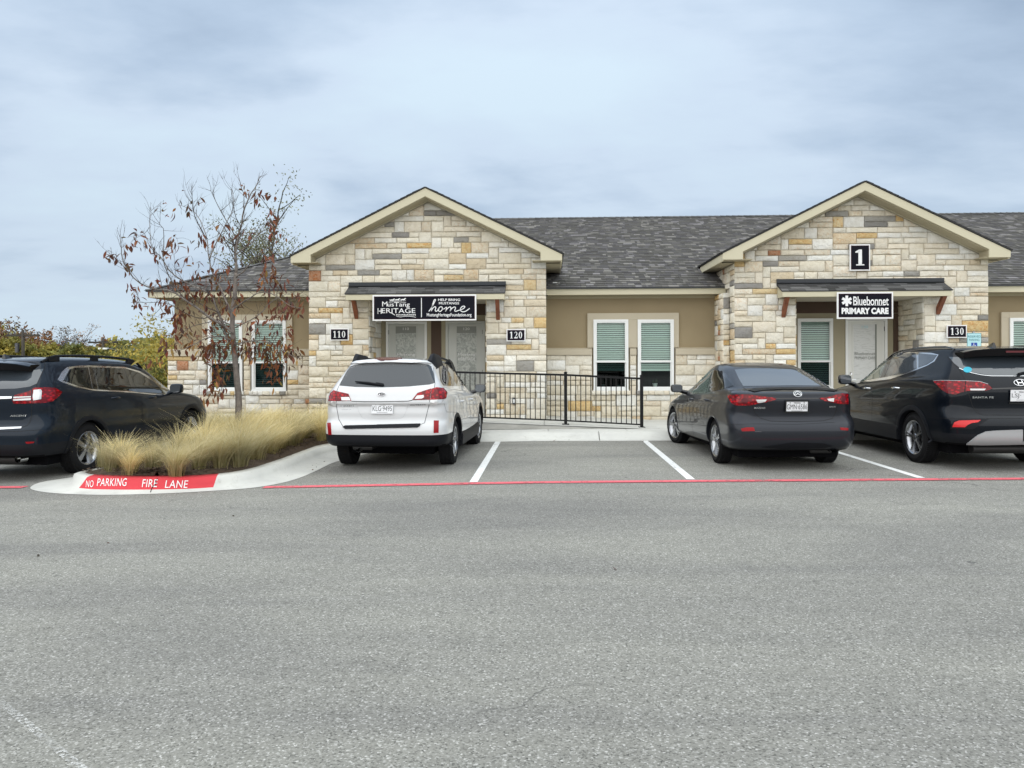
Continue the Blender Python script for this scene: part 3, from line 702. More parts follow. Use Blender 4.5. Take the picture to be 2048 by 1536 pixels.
# rooms behind the glass
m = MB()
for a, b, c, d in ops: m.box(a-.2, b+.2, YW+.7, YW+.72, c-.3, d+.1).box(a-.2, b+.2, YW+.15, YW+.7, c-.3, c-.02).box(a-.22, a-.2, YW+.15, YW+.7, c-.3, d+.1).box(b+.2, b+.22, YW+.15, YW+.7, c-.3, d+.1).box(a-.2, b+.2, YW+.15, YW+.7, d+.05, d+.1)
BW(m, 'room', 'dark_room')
# frieze, fascia, soffit of the main eaves
for a, b in ((PX(296, YE), GL['x0']), (GL['x1'], GR['x0']-.0), (GR['x1'], 16.4)):
    b2 = b; m = MB(); m.box(a, b2, YE, YE+.035, PZ(1095, 590, YE), 3.165); 
    if a < -8: m.box(a, a+.035, YE+.035, 31, PZ(1095, 590, YE), 3.165)
    BW(m, 'fascia', 'trim_board')
    m = MB(); z_ = PZ(1095, 590, YE)+.012; m.box(a+.03, b2, YE+.036, YW+.01, z_, z_+.015)
    if a < -8: m.box(a+.03, xl, YW+.01, 31, z_, z_+.015)
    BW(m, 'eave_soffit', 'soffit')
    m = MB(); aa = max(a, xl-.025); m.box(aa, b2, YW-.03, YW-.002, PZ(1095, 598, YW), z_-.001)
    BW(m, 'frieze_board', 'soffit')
# main roof
EZ, SL, RY = 3.175, .4226, 24.2
ex0, ex1 = PX(293, YE), 17.0; ridz = EZ+SL*(RY-YE+.03); hip = 6.3
m = MB(); y0 = YE-.03
m.prism([(ex0, y0, EZ), (ex1, y0, EZ), (ex1, RY, ridz), (ex0+hip, RY, ridz)], (0, 0, -.03), 0, (.06, .06, .06, 0))
m.prism([(ex0+hip, RY, ridz), (ex1, RY, ridz), (ex1, 2*RY-y0, EZ), (ex0, 2*RY-y0, EZ)], (0, 0, -.03), 0, (.06, .06, .06, 0))
m.prism([(ex0, y0, EZ), (ex0+hip, RY, ridz), (ex0, 2*RY-y0, EZ)], (0, 0, -.03), 0, (.085, .083, .08, 0))
roof = BW(m, 'roof', 'shingle')
m = MB(); run = RY-y0; Ls = math.hypot(run, ridz-EZ); nc = int(Ls/.143); vd = Vector((0, run, ridz-EZ)).normalized(); nd = Vector((0, -vd.z, vd.y))
rnd = random.Random(5)
for k in range(nc+1):
    v0 = k*.143; v1 = min(v0+.143, Ls); xa = ex0+hip*(v0/Ls); x = xa+rnd.uniform(-.2, 0)
    while x < ex1-2:
        w_ = rnd.choice([.06, .09, .12, .15, .18, .24]); x2 = x+w_; xs0 = max(x, xa); 
        if x2 > xs0+.02:
            gcol = rnd.choice([.075, .085, .09, .10, .10, .11, .115, .13, .16, .21])*.95; tint = (gcol*1.05, gcol*1.01, gcol*(.94 if rnd.random() < .6 else 1.02), 0)
            thick = .010+(.006 if gcol > .08 else 0)
            p0 = Vector((xs0+.002, y0, EZ))+vd*(v0-.012); p1 = Vector((x2-.002, y0, EZ))+vd*(v0-.012); q0 = Vector((xs0+.002, y0, EZ))+vd*v1; q1 = Vector((x2-.002, y0, EZ))+vd*v1
            m.add([p0+nd*thick, p1+nd*thick, q1+nd*.003, q0+nd*.003, p0, p1], [(0, 1, 2, 3)], 0, tint)
            m.add([p0+nd*thick, p1+nd*thick, p1, p0], [(3, 2, 1, 0)], 0, tuple(c*.7 for c in tint[:3])+(0,))
        x = x2
BW(m, 'shingles', 'shingle', roof, kind='stuff')
m = MB(); hv = Vector((hip, run, ridz-EZ)); n_ = 34
for i in range(n_):
    p = Vector((ex0, y0, EZ))+hv*(i/n_); q = Vector((ex0, y0, EZ))+hv*((i+1.15)/n_); gcol = rnd.uniform(.06, .12)
    m.add([p+Vector((-.1, .1, .0)), p+Vector((.0, .0, .03)), p+Vector((.1, -.1, .0)), q+Vector((.1, -.1, -.01)), q+Vector((0, 0, .02)), q+Vector((-.1, .1, -.01))], [(0, 1, 4, 5), (1, 2, 3, 4)], 0, (gcol, gcol, gcol, 0))
for i in range(110):
    xa = ex0+hip+i*.18; gcol = rnd.uniform(.06, .12); m.add([(xa, RY-.14, ridz-.03), (xa, RY, ridz+.03), (xa, RY+.14, ridz-.03), (xa+.2, RY+.14, ridz-.04), (xa+.2, RY, ridz+.02), (xa+.2, RY-.14, ridz-.04)], [(0, 1, 4, 5), (1, 2, 3, 4)], 0, (gcol, gcol, gcol, 0))
BW(m, 'ridge_cap', 'shingle', roof, kind='stuff')
m = MB(); m.box(ex0, ex1, y0-.012, y0-.002, EZ-.03, EZ+.004); BW(m, 'drip_edge', 'flashing', roof)
# pale roof vents near the eaves
for px_, py_ in ((1110, 566), (597, 576)):
    m = MB(); c_ = P3(px_, py_, YE+.12); m.box(c_.x-.05, c_.x+.05, c_.y-.01, c_.y+.05, c_.z, c_.z+.018); BW(m, 'roof_tag', 'vinyl', roof)

# wainscot: stone base with stucco cap
zc0, zc1 = PZ(1140, 710, YW-.1), PZ(1140, 697, YW-.1)
wl = PX(336, YW-.08); cap = MB()
seg = [(wl, GL['x0'], 61), (GL['x1'], xp0, 62), (GR['x1'], 16, 63)]
for a, b, sd in seg:
    oo = [(o[0]-.035, o[1]+.035, o[2]-.11, 5) for o in ops if a-.1 < o[0] < b]
    m = MB(); wall_open(m, a+.012, b, 0, zc0, YW-.073, YW-.001, [(o[0]+.0, o[1]-.0, o[2], 5) for o in oo])
    if a < -8: m.box(a+.012, xl-.001, YW, 30.6, 0, zc0)
    wv = BW(m, 'stone_base', 'mortar')
    ashlar(a, b, .1 if sd != 61 else .05, zc0, oo, [], pl_wall, wv, sd, 2, bias=.05)
    if sd == 61: ashlar(YW-.08, 24, .05, zc0, [], [], lambda u, z, d: (wl-d, u, z), wv, 66, 0)
    # cap pieces between windows
    xs = [a-.03 if a < -8 else a]+[v for o in sorted(oo) for v in (o[0], o[1])]+[b]
    for c_, d_ in zip(xs[::2], xs[1::2]):
        m = MB(); m.add([(c_, YW-.135, zc0), (d_, YW-.135, zc0), (d_, YW-.135, zc1-.02), (c_, YW-.135, zc1-.02), (c_, YW+.0, zc0), (d_, YW, zc0), (d_, YW, zc1+.015), (c_, YW, zc1+.015)], [(0,1,2,3),(3,2,6,7),(0,4,5,1),(0,3,7,4),(1,5,6,2)]); BW(m, 'stucco_cap', 'stucco_trim')
        if c_ < -8: m = MB(); m.box(c_, xl-.001, YW+.001, 30.6, zc0, zc1-.01); BW(m, 'stucco_cap', 'stucco_trim')
    # projecting stone sills under each window
    rnd = random.Random(sd)
    for o in ops:
        if a-.1 < o[0] < b:
            x = o[0]-.05; z1_ = o[2]-.012; z0_ = o[2]-.105
            while x < o[1]+.045:
                w_ = min(rnd.uniform(.07, .22), o[1]+.05-x)
                if w_ < .03: break
                c = rnd.choice(SC['cream']+SC['white']+SC['grey'][:2]+SC['gold'][:1]); stones.append((w_*.1, 2.5, [(x+.003, z0_), (x+w_-.003, z0_), (x+w_-.003, z1_), (x+.003, z1_)], lambda u, z, d: (u, YW-.125-d, z), (*c, 0), wv, rnd.random())); x += w_
            m = MB(); m.box(o[0]-.03, o[1]+.03, YW-.115, YW-.001, z0_+.01, z1_-.004); BW(m, 'sill_backing', 'mortar', None)
# stucco window surrounds
def surround(x0, x1, z1, inner, zb):
    m = MB(); wall_open(m, x0, x1, zb, z1, YW-.06, YW-.001, inner); BW(m, 'window_surround', 'stucco_trim', bevel=.006)
zt_ = PZ(1266, 626, YW-.06)
surround(PX(1175, YW-.06), PX(1358, YW-.06), zt_, [ops[2], ops[3]], zc1+.016)
surround(PX(404, YW-.06), PX(584, YW-.06), PZ(500, 629, YW-.06), [ops[0], ops[1]], zc1+.016)
surround(PX(2003, YW-.06), PX(2096, YW-.06), PZ(2020, 624, YW-.06), [ops[4]], zc1+.016)
# windows
def window(x0, x1, z0, z1, zr, yf, kind):
    f = .052; m = MB(); wall_open(m, x0, x1, z0, z1, yf, yf+.07, [(x0+f, x1-f, z0+f, z1-f)]); m.box(x0-.012, x1+.012, yf-.012, yf+.0, z0-.02, z0+.012)
    w = BW(m, 'window', 'vinyl')
    m = MB(); s = .026; wall_open(m, x0+f, x1-f, zr-.022, z1-f, yf+.008, yf+.036, [(x0+f+s, x1-f-s, zr+.024, z1-f-s)]); m.build('sash', M['vinyl'], w)
    m = MB(); wall_open(m, x0+f, x1-f, z0+f, zr+.022, yf+.040, yf+.062, [(x0+f+s, x1-f-s, z0+f+s, zr-.022)]); m.build('sash', M['vinyl'], w)
    m = MB(); m.box(x0+f+s, x1-f-s, yf+.018, yf+.024, zr+.024, z1-f-s); m.build('pane', M['window_glass'], w)
    m = MB(); m.box(x0+f+s, x1-f-s, yf+.048, yf+.054, z0+f+s, zr-.022); m.build('pane', M['screen_glass' if kind != 'b' else 'window_glass'], w)
    # blinds: tilted slats
    drop = {'mid': z0+.1, 'a': zr-.19, 'b': zr-.19, 'p': z0+.1}[kind]; m = MB(); z = z1-.03
    while z > drop:
        m.add([(x0+.03, yf+.085, z-.036), (x1-.03, yf+.085, z-.036), (x1-.03, yf+.112, z), (x0+.03, yf+.112, z)], [(0, 1, 2, 3), (3, 2, 1, 0)]); z -= .05
    m.box(x0+.03, x1-.03, yf+.085, yf+.12, drop-.03, drop-.005)
    m.build('blind', M['blind'], w)
    return w
for w_, o in zip(WIN, ops): window(*o, zr_, YW-.095, w_[5])
# little pots on the sill inside
for px_, s_ in ((1311, 1.0), (1238, .6), (1207, .75)):
    c_ = P3(px_, 779, YW+.12); pt = empty('plant_pot', (c_.x, YW+.2, ops[2][2]+.06), label={1311: 'white pot on the inner sill of the window nearest the railing end', 1238: 'small pale pot at the right of the sill behind the railing', 1207: 'pale box shaped pot at the left of the sill behind the railing'}[px_], cat='plant pot')
    m = MB(); m.lathe([(0, .0), (0, .04*s_), (.085*s_, .06*s_), (.09*s_, .06*s_), (.07*s_, .05*s_), (.07*s_, 0)], 16, axis='z'); m.build('pot', M['pot_white'], pt, smooth=30)
    m = MB()
    for q in range(9):
        a = q*.7; m.add([(0, 0, .07*s_), (.05*math.cos(a), .05*math.sin(a), .13*s_+.01*q), (.06*math.cos(a+.3), .06*math.sin(a+.3), .12*s_)], [(0, 1, 2)], 0, (.04, .07, .03, 0))
    m.build('foliage', M['leaf'], pt)

# ---------------------------------------------------------------- porches: back wall, ceiling, doors, windows
def porch(G_, items, yb=18.0):
    x0, x1, oz = G_['ox0'], G_['ox1'], G_['oz']; zh = PZ(1720, 626, yb)
    m = MB(); wall_open(m, x0-.05, x1+.05, 0, zh, yb, yb+.12, items['ops']); BW(m, 'porch_wall', 'tan_board')
    m = MB(); m.box(x0-.05, x1+.05, yb-.02, yb+.12, zh, oz+.03).box(x0-.01, x1+.01, YG+.05, yb-.02, oz+.0, oz+.03); BW(m, 'porch_ceiling', 'brown_board')
def door(x0, x1, z1, num, dm, fm, gx0, gx1, gz1, hinge, yb=18.0):
    """x0..x1 outside of frame"""
    m = MB(); j = .055; m.box(x0, x0+j, yb-.03, yb+.1, .1, z1).box(x1-j, x1, yb-.03, yb+.1, .1, z1).box(x0+j, x1-j, yb-.03, yb+.1, z1-j, z1)
    m.box(x0+j, x1-j, yb+.0, yb+.1, .1, .125)
    f = BW(m, 'door_frame', fm)
    m = MB(); wall_open(m, x0+j+.004, x1-j-.004, .13, z1-j-.004, yb+.0, yb+.045, [(gx0, gx1, .45, gz1)]); d = BW(m, 'door', dm)
    m = MB(); s = .03; wall_open(m, gx0, gx1, .45, gz1, yb-.012, yb+.02, [(gx0+s, gx1-s, .45+s, gz1-s)]); m.build('glazing_bead', M[dm], d)
    top = gz1-s-.16; m = MB(); m.box(gx0+s, gx1-s, yb+.006, yb+.012, .45+s, gz1-s); m.build('door_glass', M['frosted' if num != '130' else 'frosted_white'], d)
    if num != '130':
        m = MB(); m.box(gx0+s, gx1-s, yb+.001, yb+.005, top, gz1-s); m.build('transom_band', M['frost_dark'], d)
    else:
        m = MB(); m.box(gx1-s-.035, gx1-s, yb+.001, yb+.005, .5, gz1-s); m.build('blind_edge', M['frost_dark'], d)
    c_ = (gx0+gx1)/2; m = MB(); flat_letters('', m, num, c_-.07, c_+.07, gz1-s-.09, gz1-s-.03, yb-.002); m.build('door_number', M['sign_white' if num != '130' else 'sign_pale'], d)
    # etched lettering block low on the glass
    m = MB()
    word = {'110': ('Mustang', 'HERITAGE'), '120': ('Mustang', 'HERITAGE'), '130': ('Bluebonnet', 'PRIMARY CARE')}[num]
    for i, wd_ in enumerate(word): flat_letters('', m, wd_, gx0+.06, gx1-.06, 1.62-i*.10, 1.69-i*.10, yb-.002)
    m.build('etched_lettering', M['sign_white' if num != '130' else 'frost_dark'], d)
    hx = x0+j+.07 if hinge > 0 else x1-j-.07; m = MB(); m.tube([(hx, yb-.0, 1.05), (hx, yb-.05, 1.05)], .012, 8).tube([(hx, yb-.05, 1.05), (hx+hinge*.1, yb-.055, 1.05)], .010, 8).lathe([(0, .0), (-.012, .028), (0, .03)], 14, axis='y', c=(hx, yb, 1.2)); m.build('handle', M['chrome'], d, smooth=30)
    hgx = x1-j+.002 if hinge > 0 else x0+j-.002
    for z_ in (.4, 1.2, z1-.3):
        m = MB(); m.box(hgx-.012, hgx+.012, yb-.008, yb+.002, z_, z_+.1); m.build('hinge', M['black_metal'], d)
d1 = (PX(772.5, 18), PX(854, 18)); d2 = (PX(891.5, 18), PX(970, 18)); zd = PZ(860, 643, 18)
porch(GL, {'ops': [(d1[0], d1[1], 0, zd), (d2[0], d2[1], 0, zd)]})
door(d1[0], d1[1], zd, '110', 'door_paint', 'vinyl', PX(789, 18), PX(835, 18), PZ(810, 650, 18), -1)
door(d2[0], d2[1], zd, '120', 'door_paint', 'door_paint', PX(911, 18), PX(955.5, 18), PZ(930, 650, 18), 1)
m = MB(); m.box(PX(862.7, 18), PX(882.5, 18), 17.975, 18.0, .1, PZ(870, 627, 18)); BW(m, 'dark_panel', 'brown_board')
d3 = (PX(1690.5, 18), PX(1774, 18)); w3 = (PX(1594.5, 18), PX(1665, 18), PZ(1630, 777, 18), PZ(1630, 637, 18)); zd3 = PZ(1730, 636, 18)
porch(GR, {'ops': [(d3[0], d3[1], 0, zd3), w3]})
door(d3[0], d3[1], zd3, '130', 'door_paint_light', 'vinyl', PX(1704, 18), PX(1756, 18), PZ(1730, 646, 18), 1)
window(*w3, PZ(1630, 722.5, 18), 17.955, 'p')
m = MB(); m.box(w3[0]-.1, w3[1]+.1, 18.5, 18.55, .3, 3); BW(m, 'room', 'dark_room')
m = MB(); m.box(PX(1786.5, 18), PX(1799, 18), 17.97, 18.0, .1, PZ(1790, 627, 18)); BW(m, 'dark_panel', 'brown_board')

# ---------------------------------------------------------------- entrance canopies on cedar brackets
def canopy(tl, tr, fb, bl, br, ft, fbz, brk):
    """tl, tr: flashing ends at the wall; bl, br: front eave ends; ft, fbz: fascia top/bottom"""
    yf_ = YG-.40; a = P3(*tl, YG); b = P3(*tr, YG); zb = PZ(tl[0], fb, YG); l = P3(*bl, yf_); r = P3(*br, yf_); zf0 = PZ(*fbz, yf_)
    c = empty('canopy'); c.parent = bld; c.matrix_parent_inverse = Matrix.Translation(-bld.location)
    x0, x1 = (a.x+l.x)/2, (b.x+r.x)/2; x0, x1 = l.x, r.x; za = (a.z+b.z)/2; zl = (l.z+r.z)/2
    m = MB(); m.box(x0, x1, YG-.05, YG-.02, zb-.02, za); m.add([(x0, YG-.05, zb+.012), (x1, YG-.05, zb+.012), (x1, YG-.09, zb-.004), (x0, YG-.09, zb-.004)], [(0, 1, 2, 3)]); m.build('flashing', M['flashing'], c)
    m = MB(); m.prism([(x0, YG-.02, zb), (x0, yf_, zl), (x0, yf_, zl-.02), (x0, YG-.02, zb-.05)], (x1-x0, 0, 0), 0, (.04, .04, .045, 0)); vdv = Vector((0, yf_-YG, zl-zb)); n_ = 4
    for k in range(n_):
        x = x0
        while x < x1:
            w_ = min(rnd.uniform(.12, .5), x1-x); gcol = rnd.choice([.05, .07, .09, .11, .15])
            p = Vector((x, YG, zb))+vdv*((k+1.06)/n_)+Vector((0, 0, .012)); q = Vector((x, YG, zb))+vdv*(k/n_)+Vector((0, 0, .004))
            m.add([p, p+Vector((w_-.004, 0, 0)), q+Vector((w_-.004, 0, 0)), q, p-Vector((0, 0, .014)), p+Vector((w_-.004, 0, -.014))], [(0, 1, 2, 3), (4, 5, 1, 0)], 0, (gcol, gcol, gcol, 0)); x += w_
    m.build('canopy_shingles', M['shingle'], c)
    m = MB(); m.box(x0+.02, x1-.02, yf_+.012, yf_+.045, zf0, zl-.004); m.prism([(x0+.02, yf_+.046, zf0), (x0+.02, YG-.02, zf0), (x0+.02, YG-.02, zb-.05), (x0+.02, yf_+.046, zl-.02)], (.03, 0, 0)); m.prism([(x1-.05, yf_+.046, zf0), (x1-.05, YG-.02, zf0), (x1-.05, YG-.02, zb-.05), (x1-.05, yf_+.046, zl-.02)], (.03, 0, 0)); m.build('canopy_fascia', M['trim_board'], c)
    m = MB(); m.box(x0+.051, x1-.051, yf_+.046, YG-.0, zf0+.01, zf0+.02); m.build('canopy_soffit', M['soffit'], c)
    for (t, w_) in brk:
        q = P3(*w_, YG-.03); X = q.x; zt = zf0-.002; h = .042
        m = MB(); m.add([(X-h, yf_+.06, zt), (X+h, yf_+.06, zt), (X+h, YG-.03, q.z), (X-h, YG-.03, q.z), (X-h, yf_+.18, zt), (X+h, yf_+.18, zt), (X+h, YG-.03, q.z+.16), (X-h, YG-.03, q.z+.16)], [(0,1,2,3),(4,7,6,5),(0,3,7,4),(1,5,6,2),(0,4,5,1),(3,2,6,7)]); m.build('bracket', M['cedar'], c, bevel=.004)
    return yf_
canopy((698.5, 564.6), (1011, 563.7), 573, (689, 587), (1010, 585.5), None, (850, 599), [(0, (713, 638)), (0, (996, 640))])
canopy((1552, 558.5), (1889, 556.4), 566.7, (1563.6, 582), (1906, 578.5), None, (1735, 592.5), [(0, (1567, 635)), (0, (1876, 629))])

# ---------------------------------------------------------------- stones: the 300 that show largest are parts, the rest joined per wall
stones.sort(key=lambda s: -(s[0]*(1 if s[1] >= 2 else .4 if s[1] == 1 else .0)-(0 if s[1] else 1)))
rest = {}
for i, (ar, vis, poly, plane, colr, par, rs) in enumerate(stones):
    if i < 300:
        m = MB(); stone_geo(m, poly, plane, colr, rs); m.build('stone', M['limestone'], par, smooth=50)
    else: stone_geo(rest.setdefault(par.name, (par, MB()))[1], poly, plane, colr, rs)
for par, mbx in rest.values(): mbx.build('small_stones', M['limestone'], par, smooth=50, kind='stuff')
print('stones', len(stones))
# utility box on the stone by the railing
m = MB(); c_ = P3(1028, 802, YG-.04); m.box(c_.x-.035, c_.x+.035, YG-.05, YG-.01, c_.z-.07, c_.z+.07); ob = BW(m, 'outlet_box', 'alloy_dark')
m = MB(); m.box(c_.x-.018, c_.x+.018, YG-.054, YG-.05, c_.z-.04, c_.z+.04); m.build('outlet_cover', M['vinyl'], ob)

# ================================================================ SIGNS
def sign(name, label, l, r, t, b, y, rim=.028, th=.03, inner=True, cat='sign'):
    x0, x1 = PX(l, y), PX(r, y); z1, z0 = PZ((l+r)/2, t, y), PZ((l+r)/2, b, y)
    s = empty(name, ((x0+x1)/2, y+th, z0), label=label, cat=cat)
    def ch(mb, nm, mm, bevel=0): o = mb.build(nm, M[mm], bevel=bevel); return child_world(o, s)
    m = MB(); m.box(x0, x1, y, y+th, z0, z1); ch(m, 'board', 'sign_white', .003)
    m = MB(); m.box(x0+rim, x1-rim, y-.004, y-.0005, z0+rim, z1-rim); ch(m, 'border', 'sign_maroon')
    k = rim+.012; m = MB(); m.box(x0+k, x1-k, y-.008, y-.0045, z0+k, z1-k); ch(m, 'panel', 'sign_black')
    return x0, x1, z0, z1, y-.0105, ch
for num, l, r, t, b in (('110', 660, 697.5, 656.7, 681), ('120', 1013, 1051, 658, 682.7), ('130', 1893.8, 1934, 650, 675.8)):
    lab = {'110': 'black number plaque 110 with white rim on the stone left of the doors', '120': 'black number plaque 120 with white rim on the stone beside the railing', '130': 'black number plaque 130 with white rim above the black car roof'}[num]
    x0, x1, z0, z1, y, ch = sign('number_sign', lab, l, r, t, b, YG-.075, .022); m = MB(); w = x1-x0; 
    for i_, c__ in enumerate(num): m = MB(); wd__ = w*.7/len(num); numerals(m, c__, x0+w*.15+i_*wd__, x0+w*.15+(i_+1)*wd__, z0+(z1-z0)*.24, z1-(z1-z0)*.22, y); ch(m, 'numeral', 'sign_white')
x0, x1, z0, z1, y, ch = sign('number_sign', 'large black upright plaque with a white 1 high on the right gable', 1700, 1741, 488.5, 541.5, YG-.075, .026)
m = MB(); w = x1-x0; numerals(m, '1', x0+w*.16, x1-w*.16, z0+(z1-z0)*.2, z1-(z1-z0)*.2, y); ch(m, 'numeral', 'sign_white')

# wide sign: crop coordinates (680,560,5.39) of its drawing
ys = YG-.40-.045
x0, x1, z0, z1, y, ch = sign('name_sign', 'wide black sign with white horses reading Mustang Heritage Foundation help bring mustangs home', 745.2, 952.8, 589.3, 641.3, ys, .032)
def C1(u, v): p = P3(680+u/5.39, 560+v/5.39, y); return (p.x, y, p.z)
def lt(s, u0, v0, u1, v1, mm=None, **k):
    vs_, fs_ = text_mesh(s, **k); m.add([C1(u0+(u1-u0)*a, v1+(v0-v1)*b) for a, b in vs_], fs_)
m = MB()
lt('M', 455, 232, 510, 285, bold=.0); lt('usTang', 512, 240, 752, 300, bold=.005)
lt('H', 405, 305, 447, 365); lt('ERITAGE', 450, 305, 812, 357, bold=.0)
lt('FOUNDATION', 606, 368, 816, 383, bold=.03)
lt('HELP BRING', 1058, 200, 1295, 226, bold=.015); lt('MUSTANGS', 1066, 237, 1284, 263, bold=.015)
lt('MustangHeritageFoundation.org', 935, 357, 1417, 403, bold=.012)
for a, b, c_, d_ in ((874, 194, 882, 402),): m.add([C1(a, b), C1(c_, b), C1(c_, d_), C1(a, d_)], [(0, 1, 2, 3)])
tf = lambda u, v: C1(u, v)
stroke(m, [(546, 350), (566, 362), (592, 378)], 7, tf); stroke(m, [(412, 362), (410, 340), (414, 305)], 5, tf)
stroke(m, [(606, 388), (650, 398), (700, 392), (760, 392), (818, 402)], 4, tf); stroke(m, [(525, 240), (600, 234), (660, 238), (712, 240)], 4, tf)
# script 'home' drawn with a round pen
stroke(m, [(958, 338), (985, 300), (1018, 240), (1030, 214), (1018, 212), (1004, 245), (990, 300), (984, 336)], 9, tf); stroke(m, [(986, 330), (1005, 300), (1025, 288), (1033, 300), (1026, 325), (1034, 338), (1052, 330)], 9, tf)
stroke(m, [(1052, 330), (1068, 300), (1090, 288), (1104, 300), (1098, 325), (1078, 340), (1062, 328), (1068, 302)], 9, tf); stroke(m, [(1098, 306), (1120, 312), (1140, 296), (1150, 296), (1140, 330), (1136, 340)], 8, tf)
stroke(m, [(1138, 336), (1160, 305), (1185, 290), (1196, 300), (1186, 336)], 9, tf); stroke(m, [(1188, 334), (1208, 305), (1234, 290), (1246, 302), (1236, 328), (1246, 338), (1270, 330)], 9, tf)
stroke(m, [(1270, 330), (1310, 318), (1338, 302), (1345, 286), (1328, 282), (1304, 298), (1300, 326), (1320, 342), (1355, 336), (1398, 305)], 9, tf)
ch(m, 'lettering', 'sign_white')
# three running horses
m = MB()
def horse(ox, oy, s):
    body = [(0, 12), (8, 8), (24, 9), (34, 5), (42, -3), (50, -2), (56, 5), (52, 8), (46, 7), (42, 14), (40, 19), (50, 22), (54, 28), (51, 28), (46, 24), (36, 22), (30, 28), (27, 34), (24, 33), (27, 26), (24, 21), (14, 21), (6, 27), (2, 35), (-1, 34), (2, 26), (4, 20), (-6, 25), (-12, 32), (-15, 31), (-8, 21), (0, 15), (-10, 12), (-16, 16), (-14, 10), (-6, 8)]
    pts = [(ox+a*s, oy+b*s) for a, b in body]
    r = delaunay_2d_cdt([Vector(p) for p in pts], [], [list(range(len(pts)))], 1, 1e-6)
    m.add([C1(*v) for v in r[0]], [tuple(f) for f in r[2]])
horse(545, 203, .85); horse(600, 199, .88); horse(662, 197, .9)
ch(m, 'horses', 'sign_white')

x0, x1, z0, z1, y, ch = sign('name_sign', 'black sign with white medical star reading Bluebonnet Primary Care over the right entrance', 1674.3, 1786.7, 584, 637.5, ys, .032)
def C1(u, v): p = P3(1540+u/4.876, 540+v/4.876, y); return (p.x, y, p.z)
m = MB(); vs_, fs_ = text_mesh('Bluebonnet', .012, 0, .95); m.add([C1(812+(1158-812)*a, 346+(258-346)*b) for a, b in vs_], fs_)
for u in (818, 880, 955): stroke(m, [(u, 343), (u+26, 343)], 5, tf)
for u in (1042, 1094): stroke(m, [(u-26, 343), (u-4, 343)], 5, tf); stroke(m, [(u+2, 343), (u+20, 343)], 5, tf)
vs_, fs_ = text_mesh('PRIMARY CARE', .055, 0, 1.02); m.add([C1(698+(1156-698)*a, 430+(368-430)*b) for a, b in vs_], fs_); ch(m, 'lettering', 'sign_white')
m = MB()
for a in (90, 30, 150):
    dx, dy = math.cos(R(a)), math.sin(R(a)); nx, ny = -dy, dx; m.add([C1(749+dx*51*s+nx*13*q, 301+dy*51*s+ny*13*q) for s, q in ((1, 1), (1, -1), (-1, -1), (-1, 1))], [(0, 1, 2, 3)])
    y -= .0008
ch(m, 'star_of_life', 'sign_white')
# reserved parking sign on its post
YS = 16.3; x0, x1 = PX(1934, YS), PX(1962.7, YS); zt = PZ(1948, 666, YS); zb = zt-(x1-x0)*1.5
s = empty('parking_sign', ((x0+x1)/2, YS, .14), label='pale teal reserved parking sign on a post behind the black car roof', cat='sign')
m = MB(); m.box(x0, x1, YS, YS+.004, zb, zt); child_world(m.build('plate', M['sign_teal']), s)
m = MB(); m.box(x0+.009, x1-.009, YS-.002, YS-.0005, zb+.009, zt-.009); child_world(m.build('face', M['sign_pale']), s)
m = MB(); xm_ = (x0+x1)/2; hw = (x1-x0)/2; flat_letters('', m, 'RESERVED', xm_-hw*.86, xm_+hw*.86, zt-.095, zt-.05, YS-.004, bold=.0); flat_letters('', m, 'PARKING', xm_-hw*.72, xm_+hw*.72, zt-.165, zt-.12, YS-.004, bold=.0); child_world(m.build('lettering', M['sign_teal']), s)
m = MB(); m.box(xm_-.06, xm_+.06, YS-.004, YS-.0022, zt-.32, zt-.2); child_world(m.build('blue_square', M['sign_blue']), s)
m = MB(); tf = lambda u, v: (xm_+u, YS-.006, zt-.26+v)
stroke(m, [(-.008, .045), (-.012, .01), (.018, .008), (.028, -.03)], .009, tf); stroke(m, [(-.012, .018), (-.032, -.01), (-.02, -.038), (.008, -.04), (.016, -.022)], .008, tf); stroke(m, [(-.012, .052), (-.004, .052)], .014, tf); child_world(m.build('wheelchair_symbol', M['sign_white']), s)
m = MB(); m.box(xm_-.022, xm_+.022, YS+.005, YS+.04, .14, zt+.03); child_world(m.build('post', M['alloy']), s)

